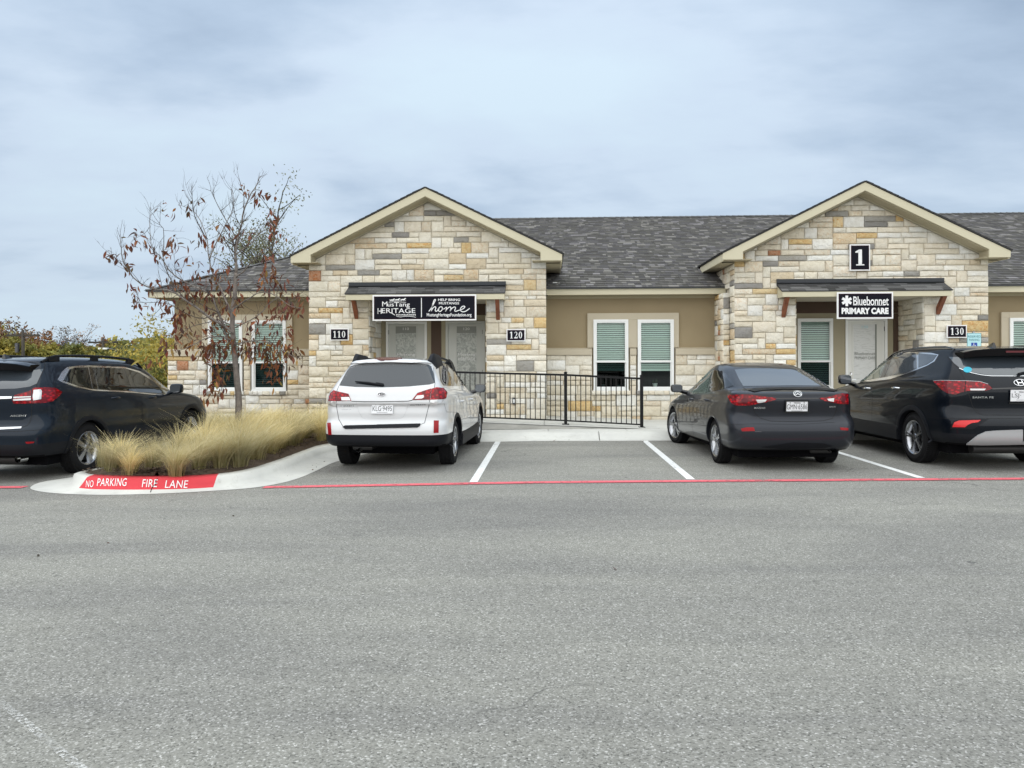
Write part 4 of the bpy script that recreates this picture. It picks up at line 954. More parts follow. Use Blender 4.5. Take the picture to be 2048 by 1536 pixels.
# ================================================================ CARS
def car_body(name, rings, mats, arches, wb, tr_, cladz, root, sub=4, clad_from=None):
    """rings: dicts from sill to roof; each a closed plan outline with its own height along the car"""
    NR, NC, NS = 8, 8, 34
    def outline(r):
        yr, zr, yf, zf, w = r[:5]; o = r[5] if len(r) > 5 else {}
        rx, ry, fx, fy = o.get('rx', .26), o.get('ry', .30), o.get('fx', .34), o.get('fy', .55); bow = o.get('bow', .05); fb = o.get('fb', .10); sb = o.get('sb', .025); arch = o.get('arch', 0); crown = o.get('crown', 0)
        rx = min(rx, w*.8); fx = min(fx, w*.8); L = yf-yr; ry = min(ry, L*.3); fy = min(fy, L*.3); P = []
        for i in range(NR): x = (w-sb-rx)*i/NR; P.append((x, yr+bow*(x/w)**2))
        x0 = w-sb-rx; y0 = yr+bow*(x0/w)**2
        for i in range(NC): t = math.pi/2*i/NC; P.append((x0+rx*math.sin(t), y0+ry*(1-math.cos(t))))
        ya = y0+ry; x1 = w-sb-fx; y1 = yf-fb*(x1/w)**2; yb = y1-fy
        for i in range(NS+1):
            t = i/NS; y = ya+(yb-ya)*t; P.append((w-sb+sb*(1-(2*t-1)**2), y))
        for i in range(1, NC+1): t = math.pi/2*(1-i/NC); P.append((x1+fx*math.sin(t), y1-fy*(1-math.cos(t))))
        for i in range(1, NR+1): x = x1*(1-i/NR); P.append((x, yf-fb*(x/w)**2))
        Q = []
        for x, y in P:
            t = min(1, max(0, (y-yr)/L)); s = t*t*(3-2*t)*.5+t*.5
            Q.append(Vector((x, y, zr+(zf-zr)*s+arch*4*t*(1-t)+crown*(1-(x/max(w, .01))**2))))
        return Q
    O = [outline(r) for r in rings]; n = len(O[0]); rows = []
    for i in range(len(O)-1):
        a, b, c, d = O[max(i-1, 0)], O[i], O[i+1], O[min(i+2, len(O)-1)]
        k_ = sub if not (len(rings[i]) > 5 and rings[i][5].get('sharp')) else 1
        for k in range(k_):
            u = k/k_; row = []
            for j in range(n):
                L1 = max((c[j]-b[j]).length, 1e-5); L0 = max((b[j]-a[j]).length, 1e-5); L2 = max((d[j]-c[j]).length, 1e-5)
                m0 = (c[j]-b[j]) if i == 0 else ((b[j]-a[j])/L0*L1*L1/(L0+L1)+(c[j]-b[j])*L0/(L0+L1))
                m1 = (c[j]-b[j]) if i == len(O)-2 else ((c[j]-b[j])*L2/(L1+L2)+(d[j]-c[j])/L2*L1*L1/(L1+L2))
                h = (2*u**3-3*u*u+1)*b[j]+(u**3-2*u*u+u)*m0+(-2*u**3+3*u*u)*c[j]+(u**3-u*u)*m1; row.append(h)
            rows.append(row)
    rows.append(O[-1]); vs = []; fs = []
    for row in rows: vs += [tuple(p) for p in row]+[(-p.x, p.y, p.z) for p in row[n-2:0:-1]]
    N = 2*n-2
    for i in range(len(rows)-1):
        for j in range(N): fs.append((i*N+j, i*N+(j+1) % N, (i+1)*N+(j+1) % N, (i+1)*N+j))
    # caps: stitch left to right across
    for base in (0, (len(rows)-1)*N):
        for j in range(n-1):
            a, b = base+j, base+j+1; c, d = base+(N-j-1) % N, base+(N-j) % N
            q = [a, b, c, d]; q2 = []
            for v in q:
                if v not in q2: q2.append(v)
            if len(q2) > 2: fs.append(tuple(q2))
    me = bpy.data.meshes.new('body'); me.from_pydata(vs, [], fs); bm = bmesh.new(); bm.from_mesh(me)
    bmesh.ops.remove_doubles(bm, verts=bm.verts, dist=.0008); bmesh.ops.recalc_face_normals(bm, faces=bm.faces); full = BVHTree.FromBMesh(bm); bm.to_mesh(me); bm.free()
    o = bpy.data.objects.new('body', me); COL.objects.link(o)
    W = max(r[4] for r in rings)
    for y in (0, wb):
        for s in (-1, 1):
            cb = MB(); cb.lathe([(s*(W-.36), .001), (s*(W-.36), arches), (s*(W+.3), arches), (s*(W+.3), .001)], 40, axis='x', c=(0, y, tr_*1.0)); co = cb.build('cutter', M['gap'])
            md = o.modifiers.new('b', 'BOOLEAN'); md.object = co; md.operation = 'DIFFERENCE'; md.solver = 'EXACT'
            dg = bpy.context.evaluated_depsgraph_get(); nm = bpy.data.meshes.new_from_object(o.evaluated_get(dg)); o.modifiers.clear(); o.data = nm; cm = co.data; bpy.data.objects.remove(co); bpy.data.meshes.remove(cm)
    me = o.data; me.name = 'body'; me.materials.clear()
    for m_ in mats: me.materials.append(M[m_])
    for p in me.polygons:
        c = p.center; mi = 0
        if c.z < cladz(c.y, c.x): mi = 1
        for y in (0, wb):
            r_ = math.hypot(c.y-y, c.z-tr_)
            if r_ < arches+.012 and (abs(abs(c.x)-W) > .12 or p.normal.x*c.x < .2*W and r_ < arches+.004): mi = 2
            if abs(r_-arches) < .006 and abs(p.normal.x) < .3: mi = 2
        if c.z < rings[0][1]+.03 and p.normal.z < -.7: mi = 2
        p.material_index = mi; p.use_smooth = True
    try: me.set_sharp_from_angle(angle=R(32))
    except Exception as ex: print(ex)
    o.parent = root
    return o, full
class Car:
    def __init__(s, name, label, pos, hd, cat='car'):
        s.root = empty(name, pos, R(hd), label, cat, 'cars parked nose in to the kerb'); s.Mw = Matrix.Translation(pos) @ Matrix.Rotation(R(hd), 4, 'Z'); s.Mi = s.Mw.inverted()
    def finish(s, mb, name, mm, parent=None, smooth=40, mirror=False, bevel=0, kind=None):
        o = mb.build(name, [M[x] for x in (mm if isinstance(mm, (list, tuple)) else [mm])], parent or s.root, smooth=smooth, bevel=bevel, kind=kind)
        if mirror:
            mb2 = MB(); mb2.v = [(-x, y, z) for x, y, z in mb.v]; mb2.f = [tuple(reversed(f)) for f in mb.f]; mb2.m = mb.m; mb2.c = mb.c
            mb2.build(name, [M[x] for x in (mm if isinstance(mm, (list, tuple)) else [mm])], parent or s.root, smooth=smooth, bevel=bevel, kind=kind)
        return o
    def px(s, crop, pts): return [(crop[0]+x/crop[2], crop[1]+y/crop[2]) for x, y in pts]
    def local(s, px, py, off=0):
        return hit(s.bvh, px, py, off, s.Mi)
    def patch2(s, P, f, step, off, depth=.012):
        """P: 2D outline; f(u,v,off)->point; returns MB of a thick conforming patch"""
        n = len(P); D = []
        for i in range(n):
            a, b = Vector(P[i]), Vector(P[(i+1) % n]); k = max(1, int((b-a).length/step))
            for q in range(k): D.append(a.lerp(b, q/k))
        nb = len(D); x0 = min(p.x for p in D); x1 = max(p.x for p in D); y0 = min(p.y for p in D); y1 = max(p.y for p in D); G_ = []
        u = x0+step*.5
        while u < x1:
            v = y0+step*.5
            while v < y1:
                ins = False; j = nb-1; dm = 9e9
                for i in range(nb):
                    a, b = D[i], D[j]
                    if (a.y > v) != (b.y > v) and u < (b.x-a.x)*(v-a.y)/(b.y-a.y)+a.x: ins = not ins
                    dm = min(dm, (a.x-u)**2+(a.y-v)**2); j = i
                if ins and dm > (step*.45)**2: G_.append(Vector((u, v)))
                v += step
            u += step
        r = delaunay_2d_cdt(D+G_, [], [list(range(nb))], 1, 1e-7)
        top = [f(v.x, v.y, off) for v in r[0]]; mb = MB(); mb.add(top, [tuple(t) for t in r[2]])
        ed = {}
        for t in r[2]:
            for i in range(len(t)):
                a, b = t[i], t[(i+1) % len(t)]; k = (min(a, b), max(a, b)); ed[k] = ed.get(k, 0)+1
        bot = {}
        for (a, b), c in ed.items():
            if c == 1:
                for q in (a, b):
                    if q not in bot: v = r[0][q]; mb.v.append(tuple(f(v.x, v.y, -depth))); bot[q] = len(mb.v)-1
                mb.f.append((a, b, bot[b], bot[a])); mb.m.append(0); mb.c.append(None)
        return mb
    def trace(s, name, crop, pts, mm, off=.003, parent=None, mirror=False, step=4, depth=.012, rnd=0, smooth=35):
        P = s.px(crop, pts)
        if rnd:
            for _ in range(rnd): P = [Vector(P[i]).lerp(Vector(P[(i+1) % len(P)]), t) for i in range(len(P)) for t in (.25, .75)]
        mb = s.patch2(P, lambda u, v, o: s.local(u, v, o)[0], step, off, depth)
        return s.finish(mb, name, mm, parent or s.body, smooth, mirror)
    def line(s, name, crop, pts, w, mm='gap', off=.0015, mirror=False, parent=None, closed=False):
        P = [Vector(p) for p in s.px(crop, pts)]; D = []
        if closed: P.append(P[0])
        for a, b in zip(P, P[1:]):
            k = max(1, int((b-a).length/3))
            for q in range(k): D.append(a.lerp(b, q/k))
        D.append(P[-1]); H_ = [s.local(p.x, p.y, off) for p in D]; mb = MB(); vs = []
        for i, (h, n) in enumerate(H_):
            t = (H_[min(i+1, len(H_)-1)][0]-H_[max(i-1, 0)][0]).normalized(); q = n.cross(t).normalized()*w/2; vs += [h+q, h-q]
        mb.add(vs, [(2*i, 2*i+1, 2*i+3, 2*i+2) for i in range(len(H_)-1)]); return s.finish(mb, name, mm, parent or s.body, 30, mirror)
    def text(s, txt, crop, box, mm, off=.004, name='lettering', parent=None, **k):
        vs_, fs_ = text_mesh(txt, **k); mb = MB(); c = [s.px(crop, [p])[0] for p in box]    # box: bottom-left, bottom-right, top-right, top-left
        def q(a, b): return (c[0][0]*(1-a)*(1-b)+c[1][0]*a*(1-b)+c[2][0]*a*b+c[3][0]*(1-a)*b, c[0][1]*(1-a)*(1-b)+c[1][1]*a*(1-b)+c[2][1]*a*b+c[3][1]*(1-a)*b)
        mb.add([s.local(*q(a, b), off)[0] for a, b in vs_], fs_); return s.finish(mb, name, mm, parent or s.body, False)
    def plate(s, crop, quad, num, frame=None, full=True, top='TEXAS'):
        c = s.px(crop, quad); ctr, n = s.local(sum(p[0] for p in c)/4, sum(p[1] for p in c)/4)
        n = Vector((0, -1, max(-.1, min(.25, n.z)))).normalized(); up = Vector((0, n.z, -n.y)).normalized(); w, h = .152, .076; cc = ctr+n*.022
        if not full: cc.x = 0.0
        rt = Vector((1, 0, 0))
        def q(a, b, o=0): return cc+rt*(a*w)+up*(b*h)+n*o
        m = MB(); m.prism([q(-1, -1), q(1, -1), q(1, 1), q(-1, 1)], n*.003); pl = s.finish(m, 'license_plate', 'plate_white', s.root, False, bevel=.001)
        if frame:
            m = MB(); k = 1.06
            for (a, b, c_, d) in ((-k, -1.14, k, -.86), (-k, .86, k, 1.14), (-k, -.86, -.95, .86), (.95, -.86, k, .86)): m.prism([q(a, b, .002), q(c_, b, .002), q(c_, d, .002), q(a, d, .002)], n*.006)
            s.finish(m, 'plate_frame', frame, pl, False)
        m = MB(); vs_, fs_ = text_mesh(top, .02); m.add([q(-.30+.60*a, .50+.24*b, .0045) for a, b in vs_], fs_)
        x0, x1 = (-.90, .90) if full else (-.90, -.10)
        vs_, fs_ = text_mesh(num, -.004, 0, 1.0); m.add([q(x0+(x1-x0)*a, -.52+.90*b, .0045) for a, b in vs_], fs_)
        for sx in (-.62, .62): m.add([q(sx-.04, .55, .0045), q(sx+.04, .55, .0045), q(sx+.04, .72, .0045), q(sx-.04, .72, .0045)], [(0, 1, 2, 3)])
        m.add([q(-.5, -.80, .0045), q(.5, -.80, .0045), q(.5, -.75, .0045), q(-.5, -.75, .0045)], [(0, 1, 2, 3)])
        s.finish(m, 'lettering', 'plate_black', pl, False)
    def wheel(s, x, y, r, wd, rr, style, steer=0, mm='alloy', n=5):
        """x: outer face position (signed)"""
        sd = 1 if x > 0 else -1; w = empty('wheel', (x, y, r), R(steer)); w.parent = s.root; w.matrix_parent_inverse = Matrix.Identity(4)
        m = MB(); pr = [(-wd, rr), (-wd, rr+.02), (-wd-.0+.012, r-.045), (-wd+.035, r-.008), (-wd*.75, r), (-wd*.5, r+.001), (-wd*.25, r), (-.035, r-.008), (-.010, r-.04), (.0, (r+rr)/2), (-.006, rr+.014), (-.018, rr)]
        m.lathe([(o*sd, q) for o, q in pr], 48)
        # tread blocks
        for k in range(72):
            a = 2*math.pi*k/72
            for o0, o1 in ((-.06, -.02), (-.11, -.068), (-.16, -.118), (-wd+.02, -wd+.055)):
                a0, a1 = a+.01, a+.065; rq = r+.006
                if o0 < -wd+.02: continue
                vs = [(o*sd, q*math.cos(t), q*math.sin(t)) for t in (a0, a1) for o in (o0, o1) for q in (r-.01, rq)]
                m.add(vs, [(1, 3, 7, 5), (0, 1, 5, 4), (2, 6, 7, 3), (0, 2, 3, 1), (4, 5, 7, 6)])
        s.finish(m, 'tyre', 'tyre', w, 35)
        m = MB(); m.lathe([(o*sd, q) for o, q in ((-wd+.01, rr-.005), (-wd*.5, rr-.05), (-.05, rr-.03), (-.022, rr-.012), (-.012, rr+.004), (-.010, rr-.001), (-.022, rr-.018))], 48)
        fx = -.030
        def P_(rad, a, o): return (o*sd, rad*math.sin(a), rad*math.cos(a))
        for k in range(n):
            a0 = 2*math.pi*k/n+.2
            arms = {'twin': [(-.10, -.16), (.10, .16)], 'split': [(-.05, -.26), (.05, .26)], 'wide': [(0, 0)], 'ten': [(0, 0)]}[style]
            for b0, b1 in arms:
                hw0, hw1 = {'twin': (.016, .013), 'split': (.018, .014), 'wide': (.030, .050), 'ten': (.020, .017)}[style]
                r0, r1 = .045, rr-.012; vs = []
                for rad, bb, hw, dp in ((r0, b0*1.0, hw0, 0), ((r0+r1)/2, (b0+b1)/2, (hw0+hw1)/2, .006), (r1, b1, hw1, .004)):
                    aa = a0+bb*(.6 if rad > r0 else 1)
                    cx, cz = rad*math.sin(aa), rad*math.cos(aa); tx, tz = math.cos(aa), -math.sin(aa)
                    for q, o in ((-1, fx-.03), (-.82, fx+dp), (.82, fx+dp), (1, fx-.03)): vs.append((o*sd, cx+tx*hw*q, cz+tz*hw*q))
                m.add(vs, [(i+j, i+j+1, i+j+5, i+j+4) for i in (0, 4) for j in range(3)])
        m.lathe([(sd*(fx-.04), .062), (sd*(fx-.002), .058), (sd*(fx+.006), .045), (sd*(fx+.006), .030)], 28); s.finish(m, 'rim', mm, w, 30)
        m = MB(); m.lathe([(sd*(fx+.004), .031), (sd*(fx+.012), .028), (sd*(fx+.013), .0005)], 20); s.finish(m, 'hub_cap', 'alloy_dark', w, 30)
        m = MB(); m.lathe([(sd*-.09, rr*.72), (sd*-.075, rr*.72), (sd*-.075, .07), (sd*-.06, .065), (sd*-.06, .001)], 32); s.finish(m, 'brake_disc', 'disc', w, 30)
        m = MB(); m.lathe([(sd*-.12, rr-.02), (sd*-.118, .001)], 32); s.finish(m, 'wheel_well_shade', 'underbody', w, 30)
        return w
    def flare(s, y, r_c, r0, r1, mm, a0=-8, a1=188, off=.012, both=True):
        for sd in ((1, -1) if both else (1,)):
            mb = MB(); n = 36; vs = []; W = s.W+.3
            for i in range(n+1):
                a = R(a0+(a1-a0)*i/n)
                for rad, o in ((r0, -.05), (r0, off), ((r0+r1)/2, off+.004), (r1, off*.7), (r1, -.01)):
                    yy = y+rad*math.cos(a); zz = r_c+rad*math.sin(a); h = s.bvh.ray_cast(Vector((sd*W, yy, max(zz, s.zmin+.01))), Vector((-sd, 0, 0)))
                    xx = (h[0].x if h[0] is not None else sd*(s.W-.02)); vs.append((xx+sd*o, yy, zz))
            mb.add(vs, [(i*5+j, i*5+j+1, (i+1)*5+j+1, (i+1)*5+j) for i in range(n) for j in range(4)]); s.finish(mb, 'wheel_arch', mm, s.body, 40)
    def mirror_pair(s, y, z, mm, w=.22, h=.15, d=.12, xo=.10):
        for sd in (1, -1):
            c = Vector((sd*(s.W+xo), y, z)); mb = MB(); n, k = 16, 10; vs = []
            for i in range(k+1):
                ph = -math.pi/2+math.pi*i/k
                for j in range(n):
                    a = 2*math.pi*j/n; e_ = lambda t: math.copysign(abs(t)**.55, t)
                    vs.append(c+Vector((w/2*e_(math.cos(a))*abs(math.cos(ph))**.5, d/2*e_(math.sin(ph)), h/2*e_(math.sin(a))*abs(math.cos(ph))**.5)))
            mb.add(vs, [(i*n+j, i*n+(j+1) % n, (i+1)*n+(j+1) % n, (i+1)*n+j) for i in range(k) for j in range(n)])
            mb.tube([c+Vector((-sd*w*.3, .02, -h*.3)), c+Vector((-sd*(w*.5+xo), .05, -h*.55))], [.03, .04], 8)
            mo = s.finish(mb, 'side_mirror', mm, s.root, 50)
            mb = MB(); q = [c+Vector((w*.40*a, -d/2-.002, h*.38*b)) for a, b in arc(0, 0, 1, 1, 0, 345, 16)]; q = [c+Vector((w*.42*math.copysign(abs(a)**.6, a), -d/2-.003, h*.40*math.copysign(abs(b)**.6, b))) for a, b in arc(0, 0, 1, 1, 0, 345, 20)]
            mb.prism(q, (0, .004, 0)); s.finish(mb, 'mirror_glass', 'car_glass_light', mo, False)
    def rails(s, x, y0, y1, zoff, mm, feet, thick=.018, arch=.0, ends=.12):
        for sd in (1, -1):
            mb = MB(); P = []; n = 18
            def surf(xx, yy):
                h = s.bvh.ray_cast(Vector((xx, yy, 3)), Vector((0, 0, -1))); return h[0].z if h[0] is not None else s.ztop
            for i in range(n+1):
                y = y0+(y1-y0)*i/n; e_ = min((y-y0)/ends, (y1-y)/ends, 1); e_ = math.sin(max(e_, 0)*math.pi/2)
                P.append((sd*x, y, surf(sd*x, y)+zoff*e_+.002))
            mb.tube(P, [thick*(1.0)]*len(P), 8)
            for fy, fl in feet: mb.box(sd*x-.022, sd*x+.022, fy, fy+fl, surf(sd*x, fy+fl/2)-.01, surf(sd*x, fy+fl/2)+zoff)
            s.finish(mb, 'roof_rail', mm, s.root, 40)
    def fin(s, y, mm='gloss_black'):
        z = s.bvh.ray_cast(Vector((0, y, 3)), Vector((0, 0, -1)))[0].z; m = MB(); m.add([(-.035, y-.02, z-.01), (.035, y-.02, z-.01), (.03, y+.14, z-.01), (-.03, y+.14, z-.01), (-.006, y-.015, z+.062), (.006, y-.015, z+.062), (.005, y+.01, z+.06), (-.005, y+.01, z+.06)], [(0,3,2,1),(4,5,6,7),(0,1,5,4),(1,2,6,5),(2,3,7,6),(3,0,4,7)]); s.finish(m, 'antenna_fin', mm, s.root, 40)
    def underside(s, y0, y1, w, z0, z1):
        m = MB(); m.box(-w, w, y0, y1, z0, z1); s.finish(m, 'underbody', 'underbody', s.root, False, bevel=.02)
        m = MB(); m.tube([(-w*.95, 0, z0+.06), (w*.95, 0, z0+.06)], .035, 8); m.tube([(.25, y0+.2, z0), (.25, y0+1.6, z0)], .03, 8); s.finish(m, 'axle', 'brake', s.root, 40)
    def muffler(s, x, y, z, r=.035):
        m = MB(); m.lathe([(0, r), (.14, r), (.14, r-.004), (.02, r-.004)], 20, axis='y', c=(x, y, z)); s.finish(m, 'exhaust_pipe', 'chrome', s.root, 40)
    def wiper(s, crop, pts, w0):
        P = [s.local(*p, .02)[0] for p in s.px(crop, pts)]; m = MB(); m.tube(P, w0, 6); s.finish(m, 'rear_wiper', 'cladding', s.root, 40)

mat('car_glass_mid', (.018, .023, .030), .04, 0, .3, .6)
def ground_at(x): return gz(x)
def spoiler(c, yf, zf, yr, zr, zb, hw, pm):
    n = 12; top = []; m1 = MB(); m2 = MB()
    def prof(k):
        t = -1+2*k/n; e_ = 1-abs(t)**5; return t, e_
    for k in range(n+1):
        t, e_ = prof(k); x = t*hw; dz = -.028*t*t-.03*abs(t)**8; yy = yr+.03*t*t+.10*abs(t)**7
        top.append([(x*.98, yf, zf+dz+.004), (x, (yf+yr)/2, (zf+zr)/2+dz+.012), (x, yy, zr+dz), (x*.985, yy+.004, zr+dz-.012), (x*.97, yy+.035, zb+dz*.9+.02*abs(t)**4), (x*.96, yf-.01, zb+dz+.03)])
    vs = [p for r in top for p in r]
    m1.add(vs, [(k*6+j, k*6+j+1, (k+1)*6+j+1, (k+1)*6+j) for k in range(n) for j in (0, 1, 2)]); m2.add(vs, [(k*6+j, k*6+j+1, (k+1)*6+j+1, (k+1)*6+j) for k in range(n) for j in (3, 4)]); m2.add([vs[j] for j in range(6)], [(0, 1, 2, 3, 4, 5)]); m2.add([vs[n*6+j] for j in range(6)], [(5, 4, 3, 2, 1, 0)])
    sp_ = c.finish(m1, 'spoiler', pm, c.root, 50); c.finish(m2, 'spoiler_underside', 'spoiler_black', sp_, 50)
    m = MB(); m.box(-.16, .16, yr+.012, yr+.02, (zr+zb)/2-.012, (zr+zb)/2+.014); c.finish(m, 'brake_light', 'lamp_deep', sp_, False)
mat('spoiler_black', (.004, .004, .005), .45, spec=.2)
# ---------------------------------------------------------------- white station wagon
th = -2.4; wt = .875; cx = -1.39-wt*math.cos(R(th)); cy = 11.543-wt*math.sin(R(th))
c = Car('station_wagon', 'white station wagon with chunky black roof rack ends beside the planting island', (cx, cy, ground_at(cx)), th, 'station wagon'); c.W = .91; c.zmin = .24; c.ztop = 1.6
OB = [(-.78, .35, 3.40, .24, .80), (-.93, .365, 3.62, .25, .86), (-1.00, .42, 3.70, .34, .895), (-1.015, .51, 3.74, .48, .908), (-1.02, .60, 3.75, .58, .91), (-1.00, .67, 3.74, .66, .91), (-.955, .73, 3.72, .70, .905), (-.95, .84, 3.68, .76, .905, {'rx': .24}), (-.945, .945, 3.58, .82, .903, {'rx': .22, 'ry': .3}),
      (-.975, .965, 3.5, .84, .90, {'rx': .22, 'ry': .3}), (-.955, 1.06, 3.3, .89, .893, {'rx': .22}), (-.92, 1.145, 2.9, .95, .865, {'rx': .2}), (-.895, 1.19, 2.45, 1.01, .825, {'rx': .17, 'ry': .25, 'arch': -.01}), (-.86, 1.235, 2.28, 1.07, .795, {'rx': .15, 'ry': .22}), (-.75, 1.36, 1.95, 1.26, .72, {'rx': .13, 'ry': .2}), (-.655, 1.47, 1.62, 1.42, .655, {'rx': .14, 'ry': .18, 'arch': .015}), (-.62, 1.515, 1.48, 1.475, .625, {'rx': .2, 'arch': .02, 'ry': .2}), (-.60, 1.545, 1.38, 1.515, .575, {'rx': .3, 'arch': .028, 'ry': .2}), (-.52, 1.565, 1.3, 1.545, .42, {'arch': .032, 'ry': .15}), (-.42, 1.578, 1.2, 1.56, .2, {'arch': .035, 'ry': .1, 'bow': .02}), (-.35, 1.582, 1.15, 1.565, .03, {'arch': .036, 'ry': .02, 'fy': .02, 'rx': .01, 'fx': .01, 'sb': 0, 'bow': 0, 'fb': 0})]
c.body, c.bvh = car_body('body', OB, ['paint_white', 'cladding', 'underbody'], .385, 2.74, .345, lambda y, x: .525 if y < -.38 or y > 3.2 else .38, c.root)
O_ = (640, 700, 5.689)
c.underside(-.40, 3.3, .62, .20, .5)
for sx in (.875, -.875):
    for y, st in ((0, 0), (2.74, -2)): c.wheel(sx, y, .345, .225, .225, 'twin', st, n=5)
c.flare(0, .345, .378, .435, 'cladding', -4, 184, .006); c.flare(2.74, .345, .378, .435, 'cladding', -4, 184, .006)
# sills
for sd in (1, -1):
    m = MB(); m.prism([(sd*.80, .40, .22), (sd*.915, .40, .25), (sd*.925, .40, .40), (sd*.90, .40, .46), (sd*.80, .40, .46)], (0, 1.94, 0)); c.finish(m, 'sill', 'cladding', c.body, 30)
c.trace('rear_window', O_, [(340, 200), (500, 180), (800, 172), (1100, 175), (1265, 192), (1290, 260), (1305, 375), (1250, 392), (1000, 415), (700, 425), (400, 420), (225, 405), (240, 370), (290, 270)], 'car_glass_mid', .003)
c.trace('lip_shade_band', O_, [(335, 196), (400, 170), (520, 156), (800, 148), (1100, 152), (1230, 168), (1268, 190), (1100, 173), (800, 170), (500, 178)], 'gloss_black', .006)  # black band painted for the shaded underside of the roof lip
# roof lip over the glass
c.trace('roof_spoiler', O_, [(350, 165), (420, 140), (560, 128), (800, 122), (1050, 125), (1200, 140), (1262, 165), (1200, 158), (1000, 148), (800, 146), (560, 150), (430, 162)], 'paint_white', .028, depth=.02)
c.trace('brake_light', O_, [(625, 122), (680, 110), (780, 107), (880, 108), (935, 113), (880, 132), (780, 136), (690, 134)], 'lamp_deep', .034, depth=0)
lt_ = c.trace('tail_lamp', O_, [(1048, 570), (1110, 490), (1265, 440), (1250, 565), (1230, 566)], 'lamp_red', .010)
c.trace('reverse_lens', O_, [(1078, 560), (1105, 522), (1180, 514), (1185, 540), (1160, 556)], 'lamp_clear', .015, lt_)
lt_ = c.trace('tail_lamp', O_, [(1268, 445), (1320, 428), (1400, 435), (1442, 480), (1430, 550), (1400, 562), (1255, 568)], 'lamp_red', .012)
c.trace('indicator_lens', O_, [(1258, 570), (1405, 564), (1385, 600), (1320, 612), (1250, 622)], 'lamp_clear', .012)
c.trace('tail_lamp', O_, [(160, 460), (186, 468), (184, 580), (100, 582), (110, 530), (125, 490)], 'lamp_red', .012)
lt_ = c.trace('tail_lamp', O_, [(190, 470), (325, 500), (358, 580), (188, 582)], 'lamp_red', .010)
c.trace('reverse_lens', O_, [(243, 540), (335, 538), (352, 576), (250, 575)], 'lamp_clear', .015, lt_)
c.trace('indicator_lens', O_, [(100, 586), (185, 588), (187, 640), (160, 640), (100, 622)], 'lamp_clear', .012)
c.trace('load_step', O_, [(262, 878), (290, 862), (1145, 843), (1138, 862), (1112, 882), (290, 899)], 'cladding', .022, depth=.01)
c.trace('reflector', O_, [(1295, 803), (1350, 803), (1347, 942), (1292, 945)], 'reflector_red', .006); c.trace('reflector', O_, [(85, 830), (123, 828), (133, 965), (97, 965)], 'reflector_red', .006)
c.line('shut_line', O_, [(1290, 200), (1300, 300), (1308, 380), (1300, 440), (1262, 450), (1242, 620), (1190, 830), (1150, 845)], .007); c.line('shut_line', O_, [(330, 200), (215, 410), (190, 470), (188, 640), (215, 790), (262, 870)], .007)
c.line('ledge_shade_line', O_, [(358, 583), (500, 588), (700, 588), (1000, 582), (1050, 573)], .010)  # black ribbon paints in the shade line under the tailgate ledge
c.line('bumper_seam', O_, [(1410, 605), (1440, 705), (1560, 708)], .004)
c.trace('plate_recess', O_, [(410, 590), (1010, 584), (985, 680), (945, 760), (900, 780), (560, 782), (490, 765), (440, 700)], 'paint_white', .001, depth=.0, rnd=1)
c.line('recess_edge', O_, [(412, 592), (440, 700), (480, 770), (520, 784)], .003, 'silver_plastic'); c.line('recess_edge', O_, [(1010, 588), (985, 690), (945, 765), (900, 784), (520, 786)], .003, 'silver_plastic')
c.plate(O_, [(590, 605), (838, 600), (835, 725), (592, 732)], 'KLG·9495')
m = MB(); ctr, n_ = c.local(*c.px(O_, [(700, 505)])[0], .004)
def disc3(ctr, n_, rx, ry, t, N=28): u_ = Vector((1, 0, 0)); v_ = n_.cross(u_).normalized()*-1; return [ctr+u_*rx*math.cos(2*math.pi*i/N)+v_*ry*math.sin(2*math.pi*i/N)+n_*t for i in range(N)]
m.prism(disc3(ctr, n_, .058, .030, 0), n_*.006); lg = c.finish(m, 'badge', 'gloss_black', c.body, 30)
m = MB(); a_ = disc3(ctr, n_, .058, .030, .0065); b_ = disc3(ctr, n_, .053, .025, .0065); m.add(a_+b_, [(i, (i+1) % 28, 28+(i+1) % 28, 28+i) for i in range(28)])
u_ = Vector((1, 0, 0)); v_ = (n_.cross(u_)).normalized()*-1
for sx, sy, sr in ((-.026, .004, .013), (.002, .010, .006), (.012, -.010, .006), (.024, .008, .006), (.032, -.006, .006), (-.004, -.012, .006)):
    q = ctr+u_*sx+v_*sy+n_*.008; m.add([q+u_*sr, q+v_*sr*.3+u_*sr*.3, q+v_*sr, q+v_*sr*.3-u_*sr*.3, q-u_*sr, q-v_*sr*.3-u_*sr*.3, q-v_*sr, q-v_*sr*.3+u_*sr*.3], [tuple(range(8))])
c.finish(m, 'badge_stars', 'chrome', c.body, False)
c.text('SUBARU', O_, [(222, 648), (385, 645), (385, 628), (222, 632)], 'alloy', bold=.02); c.text('SYMMETRICAL AWD', O_, [(248, 680), (355, 680), (355, 673), (248, 673)], 'alloy'); c.text('OUTBACK', O_, [(1028, 634), (1208, 628), (1208, 613), (1028, 618)], 'alloy_dark', bold=.01, spacing=1.1)
c.wiper(O_, [(405, 368), (560, 385), (720, 410)], [.008, .018, .010]); c.wiper(O_, [(640, 385), (690, 395), (728, 400)], [.012, .016, .012])
